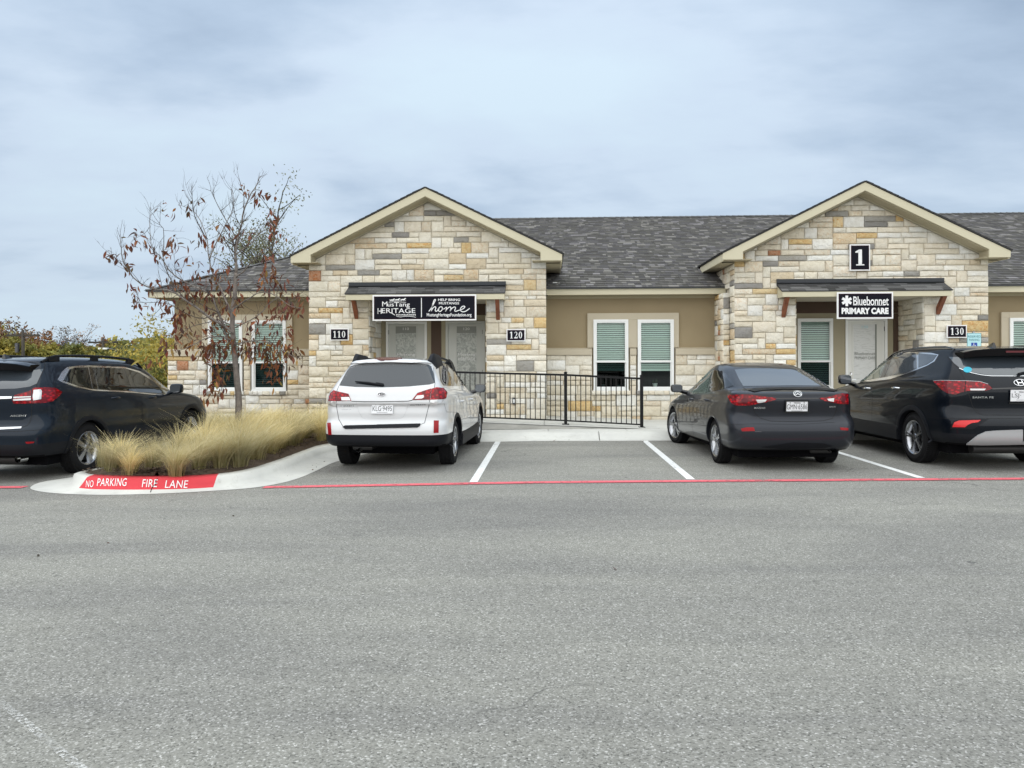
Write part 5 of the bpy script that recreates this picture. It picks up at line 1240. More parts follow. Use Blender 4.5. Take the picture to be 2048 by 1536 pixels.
# side glass, both sides
dlo = [(1350, 172), (1395, 148), (1500, 138), (1560, 165), (1640, 250), (1722, 385), (1700, 400), (1600, 410), (1500, 412), (1400, 405), (1368, 350), (1352, 250)]
c.trace('window_trim', O_, dlo, 'gloss_black', .003, mirror=True, step=3)
for pn in ([(1356, 180), (1385, 160), (1415, 156), (1490, 405), (1405, 398), (1375, 345), (1360, 260)], [(1428, 153), (1500, 150), (1588, 400), (1503, 405)], [(1520, 158), (1555, 172), (1632, 258), (1705, 380), (1690, 392), (1600, 400)]): c.trace('side_window', O_, pn, 'car_glass', .006, mirror=True, step=3)
for ya, yb in ((.98, .98), (1.98, 1.95)):
    pass
def side_line(c, name, pts, w, mm='gap', off=.0015, both=True, sides=(1, -1)):
    for sd in sides:
        D = []
        for a, b in zip(pts, pts[1:]):
            k = max(1, int(math.dist(a, b)/.05))
            for q in range(k): D.append((a[0]+(b[0]-a[0])*q/k, a[1]+(b[1]-a[1])*q/k))
        D.append(pts[-1]); H_ = []
        for y, z in D:
            h = c.bvh.ray_cast(Vector((sd*2, y, z)), Vector((-sd, 0, 0)))
            if h[0] is not None: n = h[1] if h[1].x*sd > 0 else -h[1]; H_.append((h[0]+n*off, n))
        mb = MB(); vs = []
        for i, (h, n) in enumerate(H_):
            t = (H_[min(i+1, len(H_)-1)][0]-H_[max(i-1, 0)][0]).normalized(); q = n.cross(t).normalized()*w/2; vs += [h+q, h-q]
        mb.add(vs, [(2*i, 2*i+1, 2*i+3, 2*i+2) for i in range(len(H_)-1)]); c.finish(mb, name, mm, c.body, 30)
def handle(c, y, z, mm, ln=.17):
    for sd in (1, -1):
        h = c.bvh.ray_cast(Vector((sd*2, y, z)), Vector((-sd, 0, 0)))[0]; m = MB(); m.tube([(h.x-sd*.01, y-ln/2, z), (h.x+sd*.03, y-ln/2+.03, z+.003), (h.x+sd*.034, y, z+.004), (h.x+sd*.03, y+ln/2-.03, z+.003), (h.x-sd*.01, y+ln/2, z)], [.012, .015, .016, .015, .012], 8)
        c.finish(m, 'door_handle', mm, c.body, 50)
side_line(c, 'door_seam', [(.42, .78), (.12, 1.10)], .006); side_line(c, 'door_seam', [(.42, .78), (.44, .40)], .006); side_line(c, 'door_seam', [(1.28, 1.06), (1.30, .40)], .006); side_line(c, 'door_seam', [(2.30, .95), (2.28, .40)], .006)
handle(c, .42, .93, 'paint_white'); handle(c, 1.42, .91, 'paint_white')
c.mirror_pair(1.98, 1.07, 'gloss_black', .20, .15, .12, .08)
c.rails(.60, -.30, 1.45, .055, 'cladding', [(-.26, .02), (1.4, .02)], .016)
for sd in (1, -1):
    for (y0, y1) in ((-.42, .22), (1.10, 1.55)):
        m = MB(); x0_, x1_ = .52, .655
        def sf(xx, yy): h = c.bvh.ray_cast(Vector((sd*xx, yy, 3)), Vector((0, 0, -1))); return h[0].z
        vs = []; K = 9
        for i in range(K):
            t = i/(K-1); y = y0+(y1-y0)*t; e_ = math.sin(math.pi*min(t*1.6 if y0 < 0 else (1-t)*1.6, 1)**.6*.5) if True else 1; e_ = max(.08, min(1, (t*5 if y0 < 0 else (1-t)*5), 1.0)); tail = 1-.45*(t if y0 < 0 else 1-t)
            hh = .115*e_*tail; a_, b_ = sf(x0_+.01, y), sf(x1_-.02, y)
            vs += [(sd*x0_, y, a_-.01), (sd*(x0_+.02), y, a_+hh*.85), (sd*(x0_+.07), y, a_+hh), (sd*(x1_-.03), y, b_+hh*.9), (sd*x1_, y, b_-.03)]
        m.add(vs, [(i*5+j, i*5+j+1, (i+1)*5+j+1, (i+1)*5+j) for i in range(K-1) for j in range(4)]+[(0, 1, 2, 3, 4), tuple((K-1)*5+j for j in range(5))]); c.finish(m, 'rack_end', 'cladding', c.root, 40)
c.muffler(-.38, -.86, .30, .03)
m = MB(); m.box(-.5, -.2, -.75, -.35, .29, .40); c.finish(m, 'muffler', 'brake', c.root, False, bevel=.03)
wagon = c

# ---------------------------------------------------------------- dark grey sedan
th = 3.3; wt = .865; cx = 2.44+wt*math.cos(R(th)); cy = 11.442+wt*math.sin(R(th))
c = Car('sedan', 'dark grey sedan with a slim boot lip and red angular tail lamps', (cx, cy, ground_at(cx)), th); c.W = .8975; c.zmin = .2; c.ztop = 1.45
MZ = [(-.70, .26, 3.30, .20, .78), (-.87, .285, 3.50, .22, .845), (-.95, .36, 3.58, .32, .88), (-.985, .47, 3.62, .44, .893), (-.99, .56, 3.62, .52, .895), (-.975, .63, 3.60, .58, .8975), (-.945, .68, 3.58, .61, .897), (-.935, .78, 3.52, .66, .895, {'rx': .30, 'ry': .42}), (-.955, .87, 3.42, .71, .889, {'rx': .30, 'ry': .42}), (-.97, .945, 3.3, .75, .875, {'rx': .30, 'ry': .40}),
      (-.965, 1.015, 3.1, .80, .855, {'rx': .30, 'ry': .36}), (-.96, 1.055, 2.9, .86, .84, {'rx': .30, 'ry': .3}), (-.925, 1.072, 2.75, .90, .825, {'rx': .28, 'ry': .3}), (-.78, 1.082, 2.55, .94, .81, {'crown': .008}), (-.58, 1.085, 2.38, .98, .80, {'crown': .012}), (-.48, 1.10, 2.28, 1.01, .785, {'rx': .22, 'crown': .01}), (-.30, 1.17, 2.08, 1.10, .745, {'rx': .18}), (.02, 1.29, 1.80, 1.24, .675, {'rx': .16}), (.30, 1.385, 1.52, 1.355, .605, {'rx': .16, 'arch': .012}), (.42, 1.415, 1.38, 1.395, .56, {'rx': .18, 'arch': .016}), (.52, 1.432, 1.28, 1.418, .48, {'arch': .02}), (.60, 1.442, 1.2, 1.432, .34, {'arch': .02}), (.66, 1.448, 1.15, 1.44, .18, {'arch': .02, 'bow': .02}), (.70, 1.45, 1.12, 1.442, .03, {'arch': .02, 'ry': .02, 'fy': .02, 'rx': .01, 'fx': .01, 'sb': 0, 'bow': 0, 'fb': 0})]
c.body, c.bvh = car_body('body', MZ, ['paint_grey', 'cladding', 'underbody'], .355, 2.70, .325, lambda y, x: .30 if y < -.3 else .215, c.root)
Z_ = (1320, 660, 4.876)
c.underside(-.60, 3.2, .70, .15, .45)
for sx in (.865, -.865):
    for y, st in ((0, 0), (2.70, 13)): c.wheel(sx, y, .320, .205, .232, 'split', st, n=5)
c.flare(0, .325, .350, .375, 'paint_grey', -2, 182, .004); c.flare(2.70, .325, .350, .375, 'paint_grey', -2, 182, .004)
c.trace('rear_window', Z_, [(728, 388), (860, 376), (1120, 375), (1340, 390), (1440, 412), (1560, 480), (1655, 545), (1300, 541), (1050, 545), (812, 548), (770, 480)], 'car_glass_light', .003)
c.trace('window_trim', Z_, [(310, 622), (350, 535), (430, 445), (520, 395), (595, 395), (645, 432), (695, 495), (725, 545), (650, 570), (560, 590), (440, 612)], 'gloss_black', .003, mirror=True, step=3)
for pn in ([(322, 610), (360, 540), (440, 455), (508, 410), (452, 600)], [(528, 404), (582, 406), (612, 440), (565, 588), (468, 600)], [(622, 452), (688, 512), (714, 544), (580, 584)]): c.trace('side_window', Z_, pn, 'car_glass', .006, mirror=True, step=3)
c.trace('boot_lip', Z_, [(858, 590), (930, 572), (1100, 566), (1340, 564), (1560, 570), (1690, 580), (1735, 592), (1700, 600), (1500, 585), (1200, 583), (1000, 592), (920, 606)], 'spoiler_black', .012, depth=.01)
lt_ = c.trace('tail_lamp', Z_, [(657, 632), (860, 628), (1000, 645), (1130, 664), (1130, 680), (1050, 700), (960, 715), (880, 735), (740, 735), (700, 710), (672, 665)], 'lamp_red', .010)
c.trace('reverse_lens', Z_, [(935, 680), (1040, 678), (1025, 700), (970, 710), (950, 708)], 'lamp_clear', .014, lt_); c.trace('lamp_ring', Z_, arc(828, 690, 32, 28, 0, 340, 14), 'lamp_deep', .014, lt_, step=3)
lt_ = c.trace('tail_lamp', Z_, [(1550, 665), (1620, 655), (1760, 620), (1828, 622), (1832, 720), (1740, 720), (1600, 690)], 'lamp_red', .010)
c.trace('reverse_lens', Z_, [(1625, 672), (1695, 665), (1690, 700), (1640, 690)], 'lamp_clear', .014, lt_); c.trace('lamp_ring', Z_, arc(1780, 672, 22, 30, 0, 340, 14), 'lamp_deep', .014, lt_, step=3)
c.line('shut_line', Z_, [(808, 560), (850, 590), (868, 640), (900, 740), (930, 820), (985, 862), (1080, 888), (1340, 894), (1590, 886), (1680, 862), (1712, 800), (1735, 722)], .007)
c.line('dark_strip', Z_, [(1130, 668), (1340, 668), (1552, 666)], .014, 'gloss_black', .004)  # black ribbon stands for the shaded underside above the plate
c.plate(Z_, [(1218, 690), (1440, 690), (1440, 795), (1220, 795)], 'GMN·6586', 'gloss_black')
ctr, n_ = c.local(*c.px(Z_, [(1340, 624)])[0], .004); u_ = Vector((1, 0, 0)); v_ = -(n_.cross(u_)).normalized()
m = MB(); a_ = disc3(ctr, n_, .058, .045, .008); b_ = disc3(ctr, n_, .0535, .0415, .008); m.add(a_+b_, [(i, (i+1) % 28, 28+(i+1) % 28, 28+i) for i in range(28)]); m.add(disc3(ctr, n_, .060, .047, 0)+a_, [(i, (i+1) % 28, 28+(i+1) % 28, 28+i) for i in range(28)])
tf = lambda a, b: ctr+u_*a+v_*b+n_*.009
stroke(m, [(-.052, .014), (-.030, .020), (-.012, .008), (0, -.008), (.012, .008), (.030, .020), (.052, .014)], .006, tf); stroke(m, [(-.046, .012), (-.022, -.022), (0, -.034), (.022, -.022), (.046, .012)], .005, tf); c.finish(m, 'badge', 'chrome', c.body, False)
c.text('MAZDA3', Z_, [(918, 768), (1025, 768), (1025, 750), (918, 750)], 'chrome', bold=.02, spacing=1.05); c.text('SKYACTIV', Z_, [(1650, 756), (1712, 754), (1712, 741), (1650, 742)], 'chrome', bold=.03)
lt_ = [(790, 962), (840, 950), (915, 950), (925, 985), (800, 988)]; c.trace('reflector', Z_, lt_, 'reflector_red', .006); c.trace('reflector', Z_, [(1755, 950), (1835, 955), (1832, 980), (1762, 975)], 'reflector_red', .006)
c.line('bumper_crease', Z_, [(640, 925), (900, 915), (1340, 920), (1700, 900)], .004, 'gap'); c.line('bumper_edge', Z_, [(925, 990), (990, 992)], .006, 'alloy_dark')
c.trace('diffuser', Z_, [(990, 1142), (1300, 1095), (1600, 1105), (1680, 1130), (1600, 1150), (1200, 1158)], 'cladding', .006)
side_line(c, 'door_seam', [(.30, .80), (.05, 1.06)], .006); side_line(c, 'door_seam', [(.30, .80), (.40, .30)], .006); side_line(c, 'door_seam', [(1.18, 1.0), (1.22, .28)], .006); side_line(c, 'door_seam', [(2.18, .92), (2.15, .35)], .006)
handle(c, .38, .90, 'paint_grey'); handle(c, 1.36, .86, 'paint_grey')
h = c.bvh.ray_cast(Vector((-2, -.38, .88)), Vector((1, 0, 0)))[0]
c.mirror_pair(1.92, 1.02, 'gloss_black', .20, .14, .12, .09)
c.muffler(.52, -.88, .28, .035)
m = MB(); m.box(.30, .62, -.62, -.2, .2, .34); c.finish(m, 'muffler', 'brake', c.root, False, bevel=.03)

# ---------------------------------------------------------------- black suv on the right
th = 2.6; wt = .915; cx = 5.31+wt*math.cos(R(th)); cy = 11.474+wt*math.sin(R(th))
c = Car('suv', 'black sport utility vehicle with a round blue sticker on its rear window', (cx, cy, ground_at(cx)), th, 'suv'); c.W = .94; c.zmin = .25; c.ztop = 1.68
SFR = [(-.80, .34, 3.35, .28, .82), (-.98, .36, 3.50, .29, .875), (-1.05, .43, 3.56, .38, .915), (-1.065, .53, 3.60, .50, .932), (-1.07, .64, 3.61, .60, .94), (-1.05, .70, 3.60, .66, .938), (-1.00, .76, 3.57, .71, .935), (-.985, .86, 3.52, .78, .935, {'rx': .30, 'ry': .42}), (-1.00, .98, 3.42, .86, .93, {'rx': .30, 'ry': .42}), (-1.00, 1.10, 3.28, .92, .915, {'rx': .30, 'ry': .42}),
       (-.975, 1.19, 3.0, .98, .89, {'rx': .28, 'ry': .4}), (-.945, 1.255, 2.65, 1.04, .865, {'rx': .24, 'ry': .35}), (-.91, 1.31, 2.35, 1.09, .835, {'rx': .20, 'ry': .3}), (-.84, 1.41, 2.10, 1.22, .785, {'rx': .18, 'ry': .26}), (-.76, 1.52, 1.82, 1.40, .725, {'rx': .17, 'ry': .22}), (-.70, 1.585, 1.60, 1.51, .685, {'rx': .17, 'ry': .2, 'arch': .012}), (-.74, 1.62, 1.45, 1.565, .655, {'rx': .2, 'arch': .02, 'ry': .2}), (-.70, 1.645, 1.35, 1.60, .60, {'rx': .28, 'arch': .026}), (-.60, 1.658, 1.28, 1.625, .45, {'arch': .03}), (-.5, 1.665, 1.2, 1.64, .25, {'arch': .03, 'bow': .02}), (-.42, 1.668, 1.15, 1.645, .03, {'arch': .03, 'ry': .02, 'fy': .02, 'rx': .01, 'fx': .01, 'sb': 0, 'bow': 0, 'fb': 0})]
c.body, c.bvh = car_body('body', SFR, ['paint_black', 'cladding', 'underbody'], .405, 2.70, .365, lambda y, x: .50 if y < -.4 else .40, c.root)
F_ = (1640, 640, 4.956)
c.underside(-.62, 3.2, .74, .20, .55)
for sx in (.915, -.915):
    for y, st in ((0, 0), (2.70, 4)): c.wheel(sx, y, .360, .23, .245, 'twin', st, 'alloy', 5)
c.flare(0, .365, .395, .465, 'cladding', -3, 184, .012); c.flare(2.70, .365, .395, .465, 'cladding', -3, 184, .012)
for sd in (1, -1):
    m = MB(); m.prism([(sd*.82, .42, .27), (sd*.935, .42, .29), (sd*.95, .42, .42), (sd*.93, .42, .50), (sd*.82, .42, .50)], (0, 1.87, 0)); c.finish(m, 'sill', 'cladding', c.body, 30)
CX = 2044
hx = (CX-1640)*4.956
c.trace('rear_window', F_, [(1278, 366), (1350, 368), (1430, 370), (1500, 345), (hx, 332), (hx, 552), (1700, 550), (1500, 520), (1400, 485), (1330, 430)], 'car_glass_light', .003, mirror=True)
spoiler(c, -.60, 1.64, -.96, 1.645, 1.545, .66, 'paint_black')
c.line('window_chrome', F_, [(1380, 478), (1440, 505), (1500, 524), (1600, 545), (1700, 555), (hx, 556)], .007, 'chrome', .004, mirror=True)
c.trace('window_trim', F_, [(372, 606), (395, 560), (475, 468), (595, 366), (700, 326), (870, 317), (1100, 325), (1176, 343), (1135, 412), (1062, 454), (882, 526), (700, 586), (500, 610)], 'chrome', .003, mirror=True, step=3)
for pn, gm in (([(388, 598), (420, 535), (520, 442), (600, 382), (692, 340), (590, 572), (450, 598)], 'car_glass_green'), ([(733, 336), (955, 331), (962, 478), (840, 528), (645, 566)], 'car_glass_light'), ([(980, 332), (1162, 348), (1122, 402), (1060, 442), (978, 472)], 'car_glass_light')): c.trace('side_window', F_, pn, gm, .0065, mirror=True, step=3)
c.trace('pillar_cover', F_, [(697, 338), (730, 336), (640, 568), (595, 574)], 'gloss_black', .006, mirror=True, step=3)
lt_ = c.trace('tail_lamp', F_, [(1125, 605), (1200, 598), (1440, 603), (1430, 712), (1400, 718), (1350, 740), (1280, 730), (1220, 700), (1170, 650)], 'lamp_red', .010, mirror=True)
lt_ = c.trace('tail_lamp', F_, [(1446, 603), (1580, 612), (1660, 637), (1705, 680), (1650, 700), (1480, 702), (1440, 708)], 'lamp_red', .010, mirror=True)
c.trace('reverse_lens', F_, [(1485, 682), (1640, 682), (1625, 698), (1490, 698)], 'lamp_clear', .014, mirror=True, step=3)
c.line('lamp_rim', F_, [(1130, 606), (1200, 600), (1440, 604), (1580, 612), (1660, 636)], .006, 'silver_plastic', .0125, mirror=True); c.line('lamp_divider', F_, [(1210, 612), (1250, 705)], .008, 'lamp_deep', .013, mirror=True)
c.line('dark_strip', F_, [(1705, 682), (hx, 672)], .018, 'gloss_black', .004, mirror=True)
c.line('shut_line', F_, [(1258, 362), (1330, 440), (1380, 488), (1440, 600), (1470, 720), (1510, 850), (1560, 920), (1620, 942), (hx, 944)], .007, mirror=True)
c.text('SANTA FE', F_, [(1510, 776), (1720, 776), (1720, 757), (1510, 757)], 'chrome', bold=.03, spacing=1.08)
c.plate(F_, [(1895, 690), (2111, 690), (2111, 806), (1900, 806)], 'LSJ·', None, full=False)
c.line('plate_ledge', F_, [(1870, 822), (hx, 826)], .02, 'gloss_black', .01, mirror=True)
ctr, n_ = c.local(*c.px(F_, [(2005, 620)])[0], .004); ctr.x = 0; n_ = Vector((0, -1, .15)).normalized(); u_ = Vector((1, 0, 0)); v_ = -(n_.cross(u_)).normalized(); m = MB()
a_ = disc3(ctr, n_, .085, .045, .008); b_ = disc3(ctr, n_, .077, .038, .008); m.add(a_+b_, [(i, (i+1) % 28, 28+(i+1) % 28, 28+i) for i in range(28)]); m.add(disc3(ctr, n_, .085, .045, -.01)+a_, [(i, (i+1) % 28, 28+(i+1) % 28, 28+i) for i in range(28)])
tf = lambda a, b: ctr+u_*a+v_*b+n_*.009
stroke(m, [(-.046, -.028), (-.020, .030)], .012, tf); stroke(m, [(.020, -.030), (.046, .028)], .012, tf); stroke(m, [(-.03, 0), (0, .004), (.03, 0)], .012, tf); c.finish(m, 'badge', 'chrome', c.body, False)
c.trace('reflector', F_, [(1315, 1060), (1335, 1015), (1380, 998), (1590, 994), (1560, 1015), (1500, 1022), (1462, 1040), (1437, 1062)], 'bright_red', .012, mirror=True)
c.trace('lamp_bezel', F_, [(1292, 1078), (1322, 1008), (1372, 986), (1668, 984), (1560, 1052), (1520, 1082)], 'cladding', .008, mirror=True)
c.trace('skid_plate', F_, [(1450, 1226), (1560, 1140), (1640, 1105), (1740, 1095), (hx, 1086), (hx, 1224), (1600, 1230)], 'silver_plastic', .02, mirror=True, depth=.02)
c.trace('window_sticker', F_, arc(1462, 494, 42, 28, 0, 345, 20), 'sticker', .006, step=3)
c.line('bumper_crease', F_, [(1100, 968), (1250, 975), (1500, 978), (hx, 975)], .005, 'gap', mirror=True)
side_line(c, 'door_seam', [(.22, 1.24), (.30, .95), (.45, .78), (.48, .50)], .006); side_line(c, 'door_seam', [(1.20, 1.12), (1.24, .42)], .006); side_line(c, 'door_seam', [(2.25, 1.02), (2.22, .45)], .006)
handle(c, .50, 1.06, 'chrome', .19); handle(c, 1.45, 1.02, 'chrome', .19)
m = MB(); h = c.bvh.ray_cast(Vector((-2, -.30, 1.0)), Vector((1, 0, 0)))
side_line(c, 'fuel_door', [(-.30+.09*math.cos(R(a)), 1.0+.09*math.sin(R(a))) for a in range(0, 361, 20)], .005, sides=(-1,))
c.mirror_pair(2.02, 1.15, 'gloss_black', .22, .17, .13, .10)
c.rails(.62, -.55, 1.35, .028, 'gloss_black', [], .014, ends=.25); c.fin(-.42)
c.wiper(F_, [(1960, 545), (2010, 530), (2100, 515), (2200, 520)], [.02, .016, .012, .008])
m = MB(); m.tube([(-.5, -.72, .28), (.5, -.72, .28)], .07, 12); c.finish(m, 'muffler', 'brake', c.root, 40)

# ---------------------------------------------------------------- navy suv on the left
th = -3.5; wt = .935; cx = -6.79-wt*math.cos(R(th)); cy = 11.075-wt*math.sin(R(th))
c = Car('suv', 'dark blue sport utility vehicle with raised roof rails behind the straw coloured grass', (cx, cy, ground_at(cx)), th, 'suv'); c.W = .965; c.zmin = .25; c.ztop = 1.70
AR = [(-.85, .34, 3.55, .28, .84), (-1.02, .36, 3.72, .29, .90), (-1.09, .45, 3.80, .38, .945), (-1.10, .56, 3.84, .50, .958), (-1.105, .68, 3.85, .62, .965), (-1.08, .745, 3.84, .68, .963), (-1.03, .80, 3.81, .74, .96), (-1.02, .92, 3.76, .83, .96, {'rx': .28, 'ry': .40}), (-1.035, 1.05, 3.64, .92, .955, {'rx': .28, 'ry': .40}), (-1.04, 1.16, 3.45, .99, .94, {'rx': .28, 'ry': .40}),
      (-1.015, 1.25, 3.15, 1.05, .915, {'rx': .27, 'ry': .38}), (-.99, 1.31, 2.80, 1.09, .89, {'rx': .22, 'ry': .34}), (-.965, 1.36, 2.72, 1.12, .865, {'rx': .19, 'ry': .3}), (-.90, 1.44, 2.52, 1.24, .82, {'rx': .17, 'ry': .24}), (-.83, 1.55, 2.25, 1.43, .76, {'rx': .16, 'ry': .22}), (-.78, 1.615, 2.03, 1.545, .72, {'rx': .16, 'ry': .2, 'arch': .012}), (-.82, 1.65, 1.88, 1.60, .69, {'rx': .2, 'arch': .02}), (-.78, 1.675, 1.76, 1.635, .63, {'rx': .28, 'arch': .026}), (-.68, 1.69, 1.66, 1.66, .48, {'arch': .03}), (-.56, 1.695, 1.55, 1.67, .25, {'arch': .03, 'bow': .02}), (-.48, 1.698, 1.5, 1.675, .03, {'arch': .03, 'ry': .02, 'fy': .02, 'rx': .01, 'fx': .01, 'sb': 0, 'bow': 0, 'fb': 0})]
c.body, c.bvh = car_body('body', AR, ['paint_navy', 'cladding', 'underbody'], .42, 2.89, .375, lambda y, x: .52 if y < -.4 else .42, c.root)
A1, A2 = (0, 620, 4.043), (0, 700, 6.4)
c.underside(-.65, 3.4, .76, .20, .55)
for sx in (.935, -.935):
    for y, st in ((0, 0), (2.89, 0)): c.wheel(sx, y, .372, .235, .245, 'wide', st, 'alloy', 5)
c.flare(0, .375, .41, .475, 'cladding', -3, 184, .012); c.flare(2.89, .375, .41, .475, 'cladding', -3, 184, .012)
for sd in (1, -1):
    m = MB(); m.prism([(sd*.84, .44, .27), (sd*.955, .44, .29), (sd*.972, .44, .42), (sd*.955, .44, .52), (sd*.84, .44, .52)], (0, 2.02, 0)); c.finish(m, 'sill', 'cladding', c.body, 30)
c.trace('window_trim', A1, [(465, 565), (500, 500), (540, 463), (620, 452), (715, 448), (1000, 460), (1130, 495), (1240, 556), (1352, 640), (1362, 684), (1290, 690), (1070, 668), (760, 652), (620, 626), (500, 584)], 'chrome', .003, mirror=True, step=3)
for pn in ([(508, 572), (560, 482), (600, 468), (710, 464), (745, 640), (640, 616), (540, 582)], [(758, 465), (995, 472), (1068, 656), (795, 644)], [(1038, 480), (1130, 510), (1240, 580), (1338, 676), (1110, 664)]): c.trace('side_window', A1, pn, 'car_glass', .0065, mirror=True, step=3)
c.trace('pillar_cover', A1, [(715, 462), (756, 464), (790, 645), (748, 641)], 'gloss_black', .006, mirror=True, step=3); c.trace('pillar_cover', A1, [(998, 470), (1036, 478), (1108, 664), (1070, 659)], 'gloss_black', .006, mirror=True, step=3)
lc = c.px(A2, [(0, 0)])[0]
ctrx = ray(0, 780)
c.trace('rear_window', A2, [(-430, 255), (0, 250), (400, 262), (555, 242), (470, 430), (380, 470), (200, 495), (0, 500), (-430, 505)], 'car_glass_light', .003, mirror=True)
spoiler(c, -.68, 1.665, -1.02, 1.645, 1.545, .69, 'paint_navy')
c.trace('tail_lamp', A2, [(412, 500), (430, 486), (600, 478), (700, 490), (790, 540), (740, 600), (660, 660), (550, 678), (410, 682)], 'lamp_red', .012, mirror=True)
c.trace('tail_lamp', A2, [(165, 640), (195, 580), (370, 530), (400, 505), (402, 684), (180, 686)], 'lamp_red', .012, mirror=True)
c.trace('indicator_lens', A2, [(425, 514), (515, 505), (530, 530), (520, 630), (425, 645), (418, 600)], 'lamp_clear', .017, mirror=True, step=3)
c.trace('lamp_strip', A2, [(182, 600), (395, 594), (395, 608), (180, 616)], 'lamp_clear', .016, mirror=True, step=3); c.trace('lamp_strip', A2, [(178, 628), (395, 616), (395, 640), (180, 648)], 'lamp_clear', .016, mirror=True, step=3)
c.trace('chrome_bar', A2, [(-430, 597), (0, 595), (160, 595), (155, 620), (0, 626), (-430, 628)], 'chrome', .012, mirror=True)
c.text('ASCENT', A2, [(130, 855), (340, 850), (345, 828), (135, 832)], 'chrome', bold=.03, spacing=1.1)
c.line('shut_line', A2, [(575, 160), (572, 235), (468, 435), (478, 482)], .007, mirror=True); c.line('shut_line', A2, [(408, 684), (402, 850), (385, 920), (345, 970), (280, 985)], .007, mirror=True)
c.trace('bumper_chrome', A2, [(-430, 1000), (0, 995), (282, 986), (270, 1006), (0, 1020), (-430, 1025)], 'chrome', .010, mirror=True)
c.trace('reflector', A2, [(325, 1175), (440, 1172), (430, 1190), (340, 1200)], 'reflector_red', .008, mirror=True)
c.line('bumper_crease', A2, [(0, 1048), (250, 1040), (520, 1022), (570, 1040)], .006, 'gap', mirror=True)
side_line(c, 'door_seam', [(.18, 1.26), (.20, 1.10), (.42, .82), (.48, .52)], .006); side_line(c, 'door_seam', [(1.30, 1.18), (1.34, .44)], .006); side_line(c, 'door_seam', [(2.42, 1.04), (2.40, .45)], .006)
side_line(c, 'body_crease', [(-.5, 1.03), (.4, 1.08), (1.4, 1.07), (2.4, 1.0)], .004, 'gap')
handle(c, .62, 1.08, 'paint_navy', .19); handle(c, 1.62, 1.04, 'paint_navy', .19)
c.mirror_pair(2.18, 1.17, 'paint_navy', .22, .17, .13, .10)
c.rails(.66, -.62, 1.78, .062, 'silver_plastic' if 0 else 'cladding', [(-.5, .22), (.45, .14), (1.35, .16)], .019, ends=.30); c.fin(-.50)
c.muffler(.62, -1.02, .33, .045)
m = MB(); m.tube([(-.5, -.75, .30), (.5, -.75, .30)], .08, 12); c.finish(m, 'muffler', 'brake', c.root, 40)

# ================================================================ VEGETATION
# feather grass tufts: real blades, a few tuft meshes shared by the individual plants
def tuft_mesh(seed, lean):
    rnd = random.Random(seed); mb = MB()
    for i in range(560):
        a = rnd.uniform(0, 6.283); r0 = abs(rnd.gauss(0, .055)); L = rnd.uniform(.40, .80); out_ = rnd.uniform(.05, .80)*(1 if rnd.random() < .8 else 1.5); w = rnd.uniform(.0016, .0042)
        d = Vector((math.cos(a), math.sin(a), 0)); p = d*r0; tint = rnd.random()
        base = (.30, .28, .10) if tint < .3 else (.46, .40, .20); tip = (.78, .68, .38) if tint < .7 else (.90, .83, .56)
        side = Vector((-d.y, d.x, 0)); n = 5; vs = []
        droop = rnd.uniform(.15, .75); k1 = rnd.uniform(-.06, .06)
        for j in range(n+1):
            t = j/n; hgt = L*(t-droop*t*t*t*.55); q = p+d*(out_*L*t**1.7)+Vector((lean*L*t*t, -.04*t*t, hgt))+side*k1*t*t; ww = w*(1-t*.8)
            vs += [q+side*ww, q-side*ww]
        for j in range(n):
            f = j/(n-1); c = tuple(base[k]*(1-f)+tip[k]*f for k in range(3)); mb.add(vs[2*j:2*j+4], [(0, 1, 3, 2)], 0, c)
    return mb
tufts = []
protos = []
for i in range(6):
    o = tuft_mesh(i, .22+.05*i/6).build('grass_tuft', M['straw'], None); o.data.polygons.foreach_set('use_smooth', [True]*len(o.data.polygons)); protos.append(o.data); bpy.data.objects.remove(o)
rnd = random.Random(3); spots = []
A, B = mulch_pts
def inside_island(x, y):
    P = [(p.x, p.y) for p in A]+[(p.x, p.y) for p in B[::-1]]; ins = False; j = len(P)-1
    for i in range(len(P)):
        if (P[i][1] > y) != (P[j][1] > y) and x < (P[j][0]-P[i][0])*(y-P[i][1])/(P[j][1]-P[i][1])+P[i][0]: ins = not ins
        j = i
    return ins
def rim_dist(x, y): return min(math.hypot(p.x-x, p.y-y) for p in rim)
front = [(222, 938), (262, 944), (306, 940), (352, 946), (398, 936), (440, 932), (478, 928), (512, 914), (545, 902), (580, 888), (612, 876), (640, 866), (205, 928), (244, 928)]
for x, y in front: p = GP(x, y+4, .17); spots.append((p.x, p.y))
y = 10.3
while y < 15.0:
    x = -5.7+rnd.uniform(0, .3)
    while x < -3.0:
        q = (x+rnd.uniform(-.12, .12), y+rnd.uniform(-.14, .14))
        if (inside_island(*q) and rim_dist(*q) > .30 or (q[1] > 14.4 and q[0] < -3.4)) and all(math.dist(q, s) > .34 for s in spots): spots.append(q)
        x += .42
    y += .40
for y_ in (15.1, 15.6, 16.1):
    x = -8.6
    while x < -3.7: spots.append((x+rnd.uniform(-.1, .1), y_+rnd.uniform(-.1, .1))); x += .52
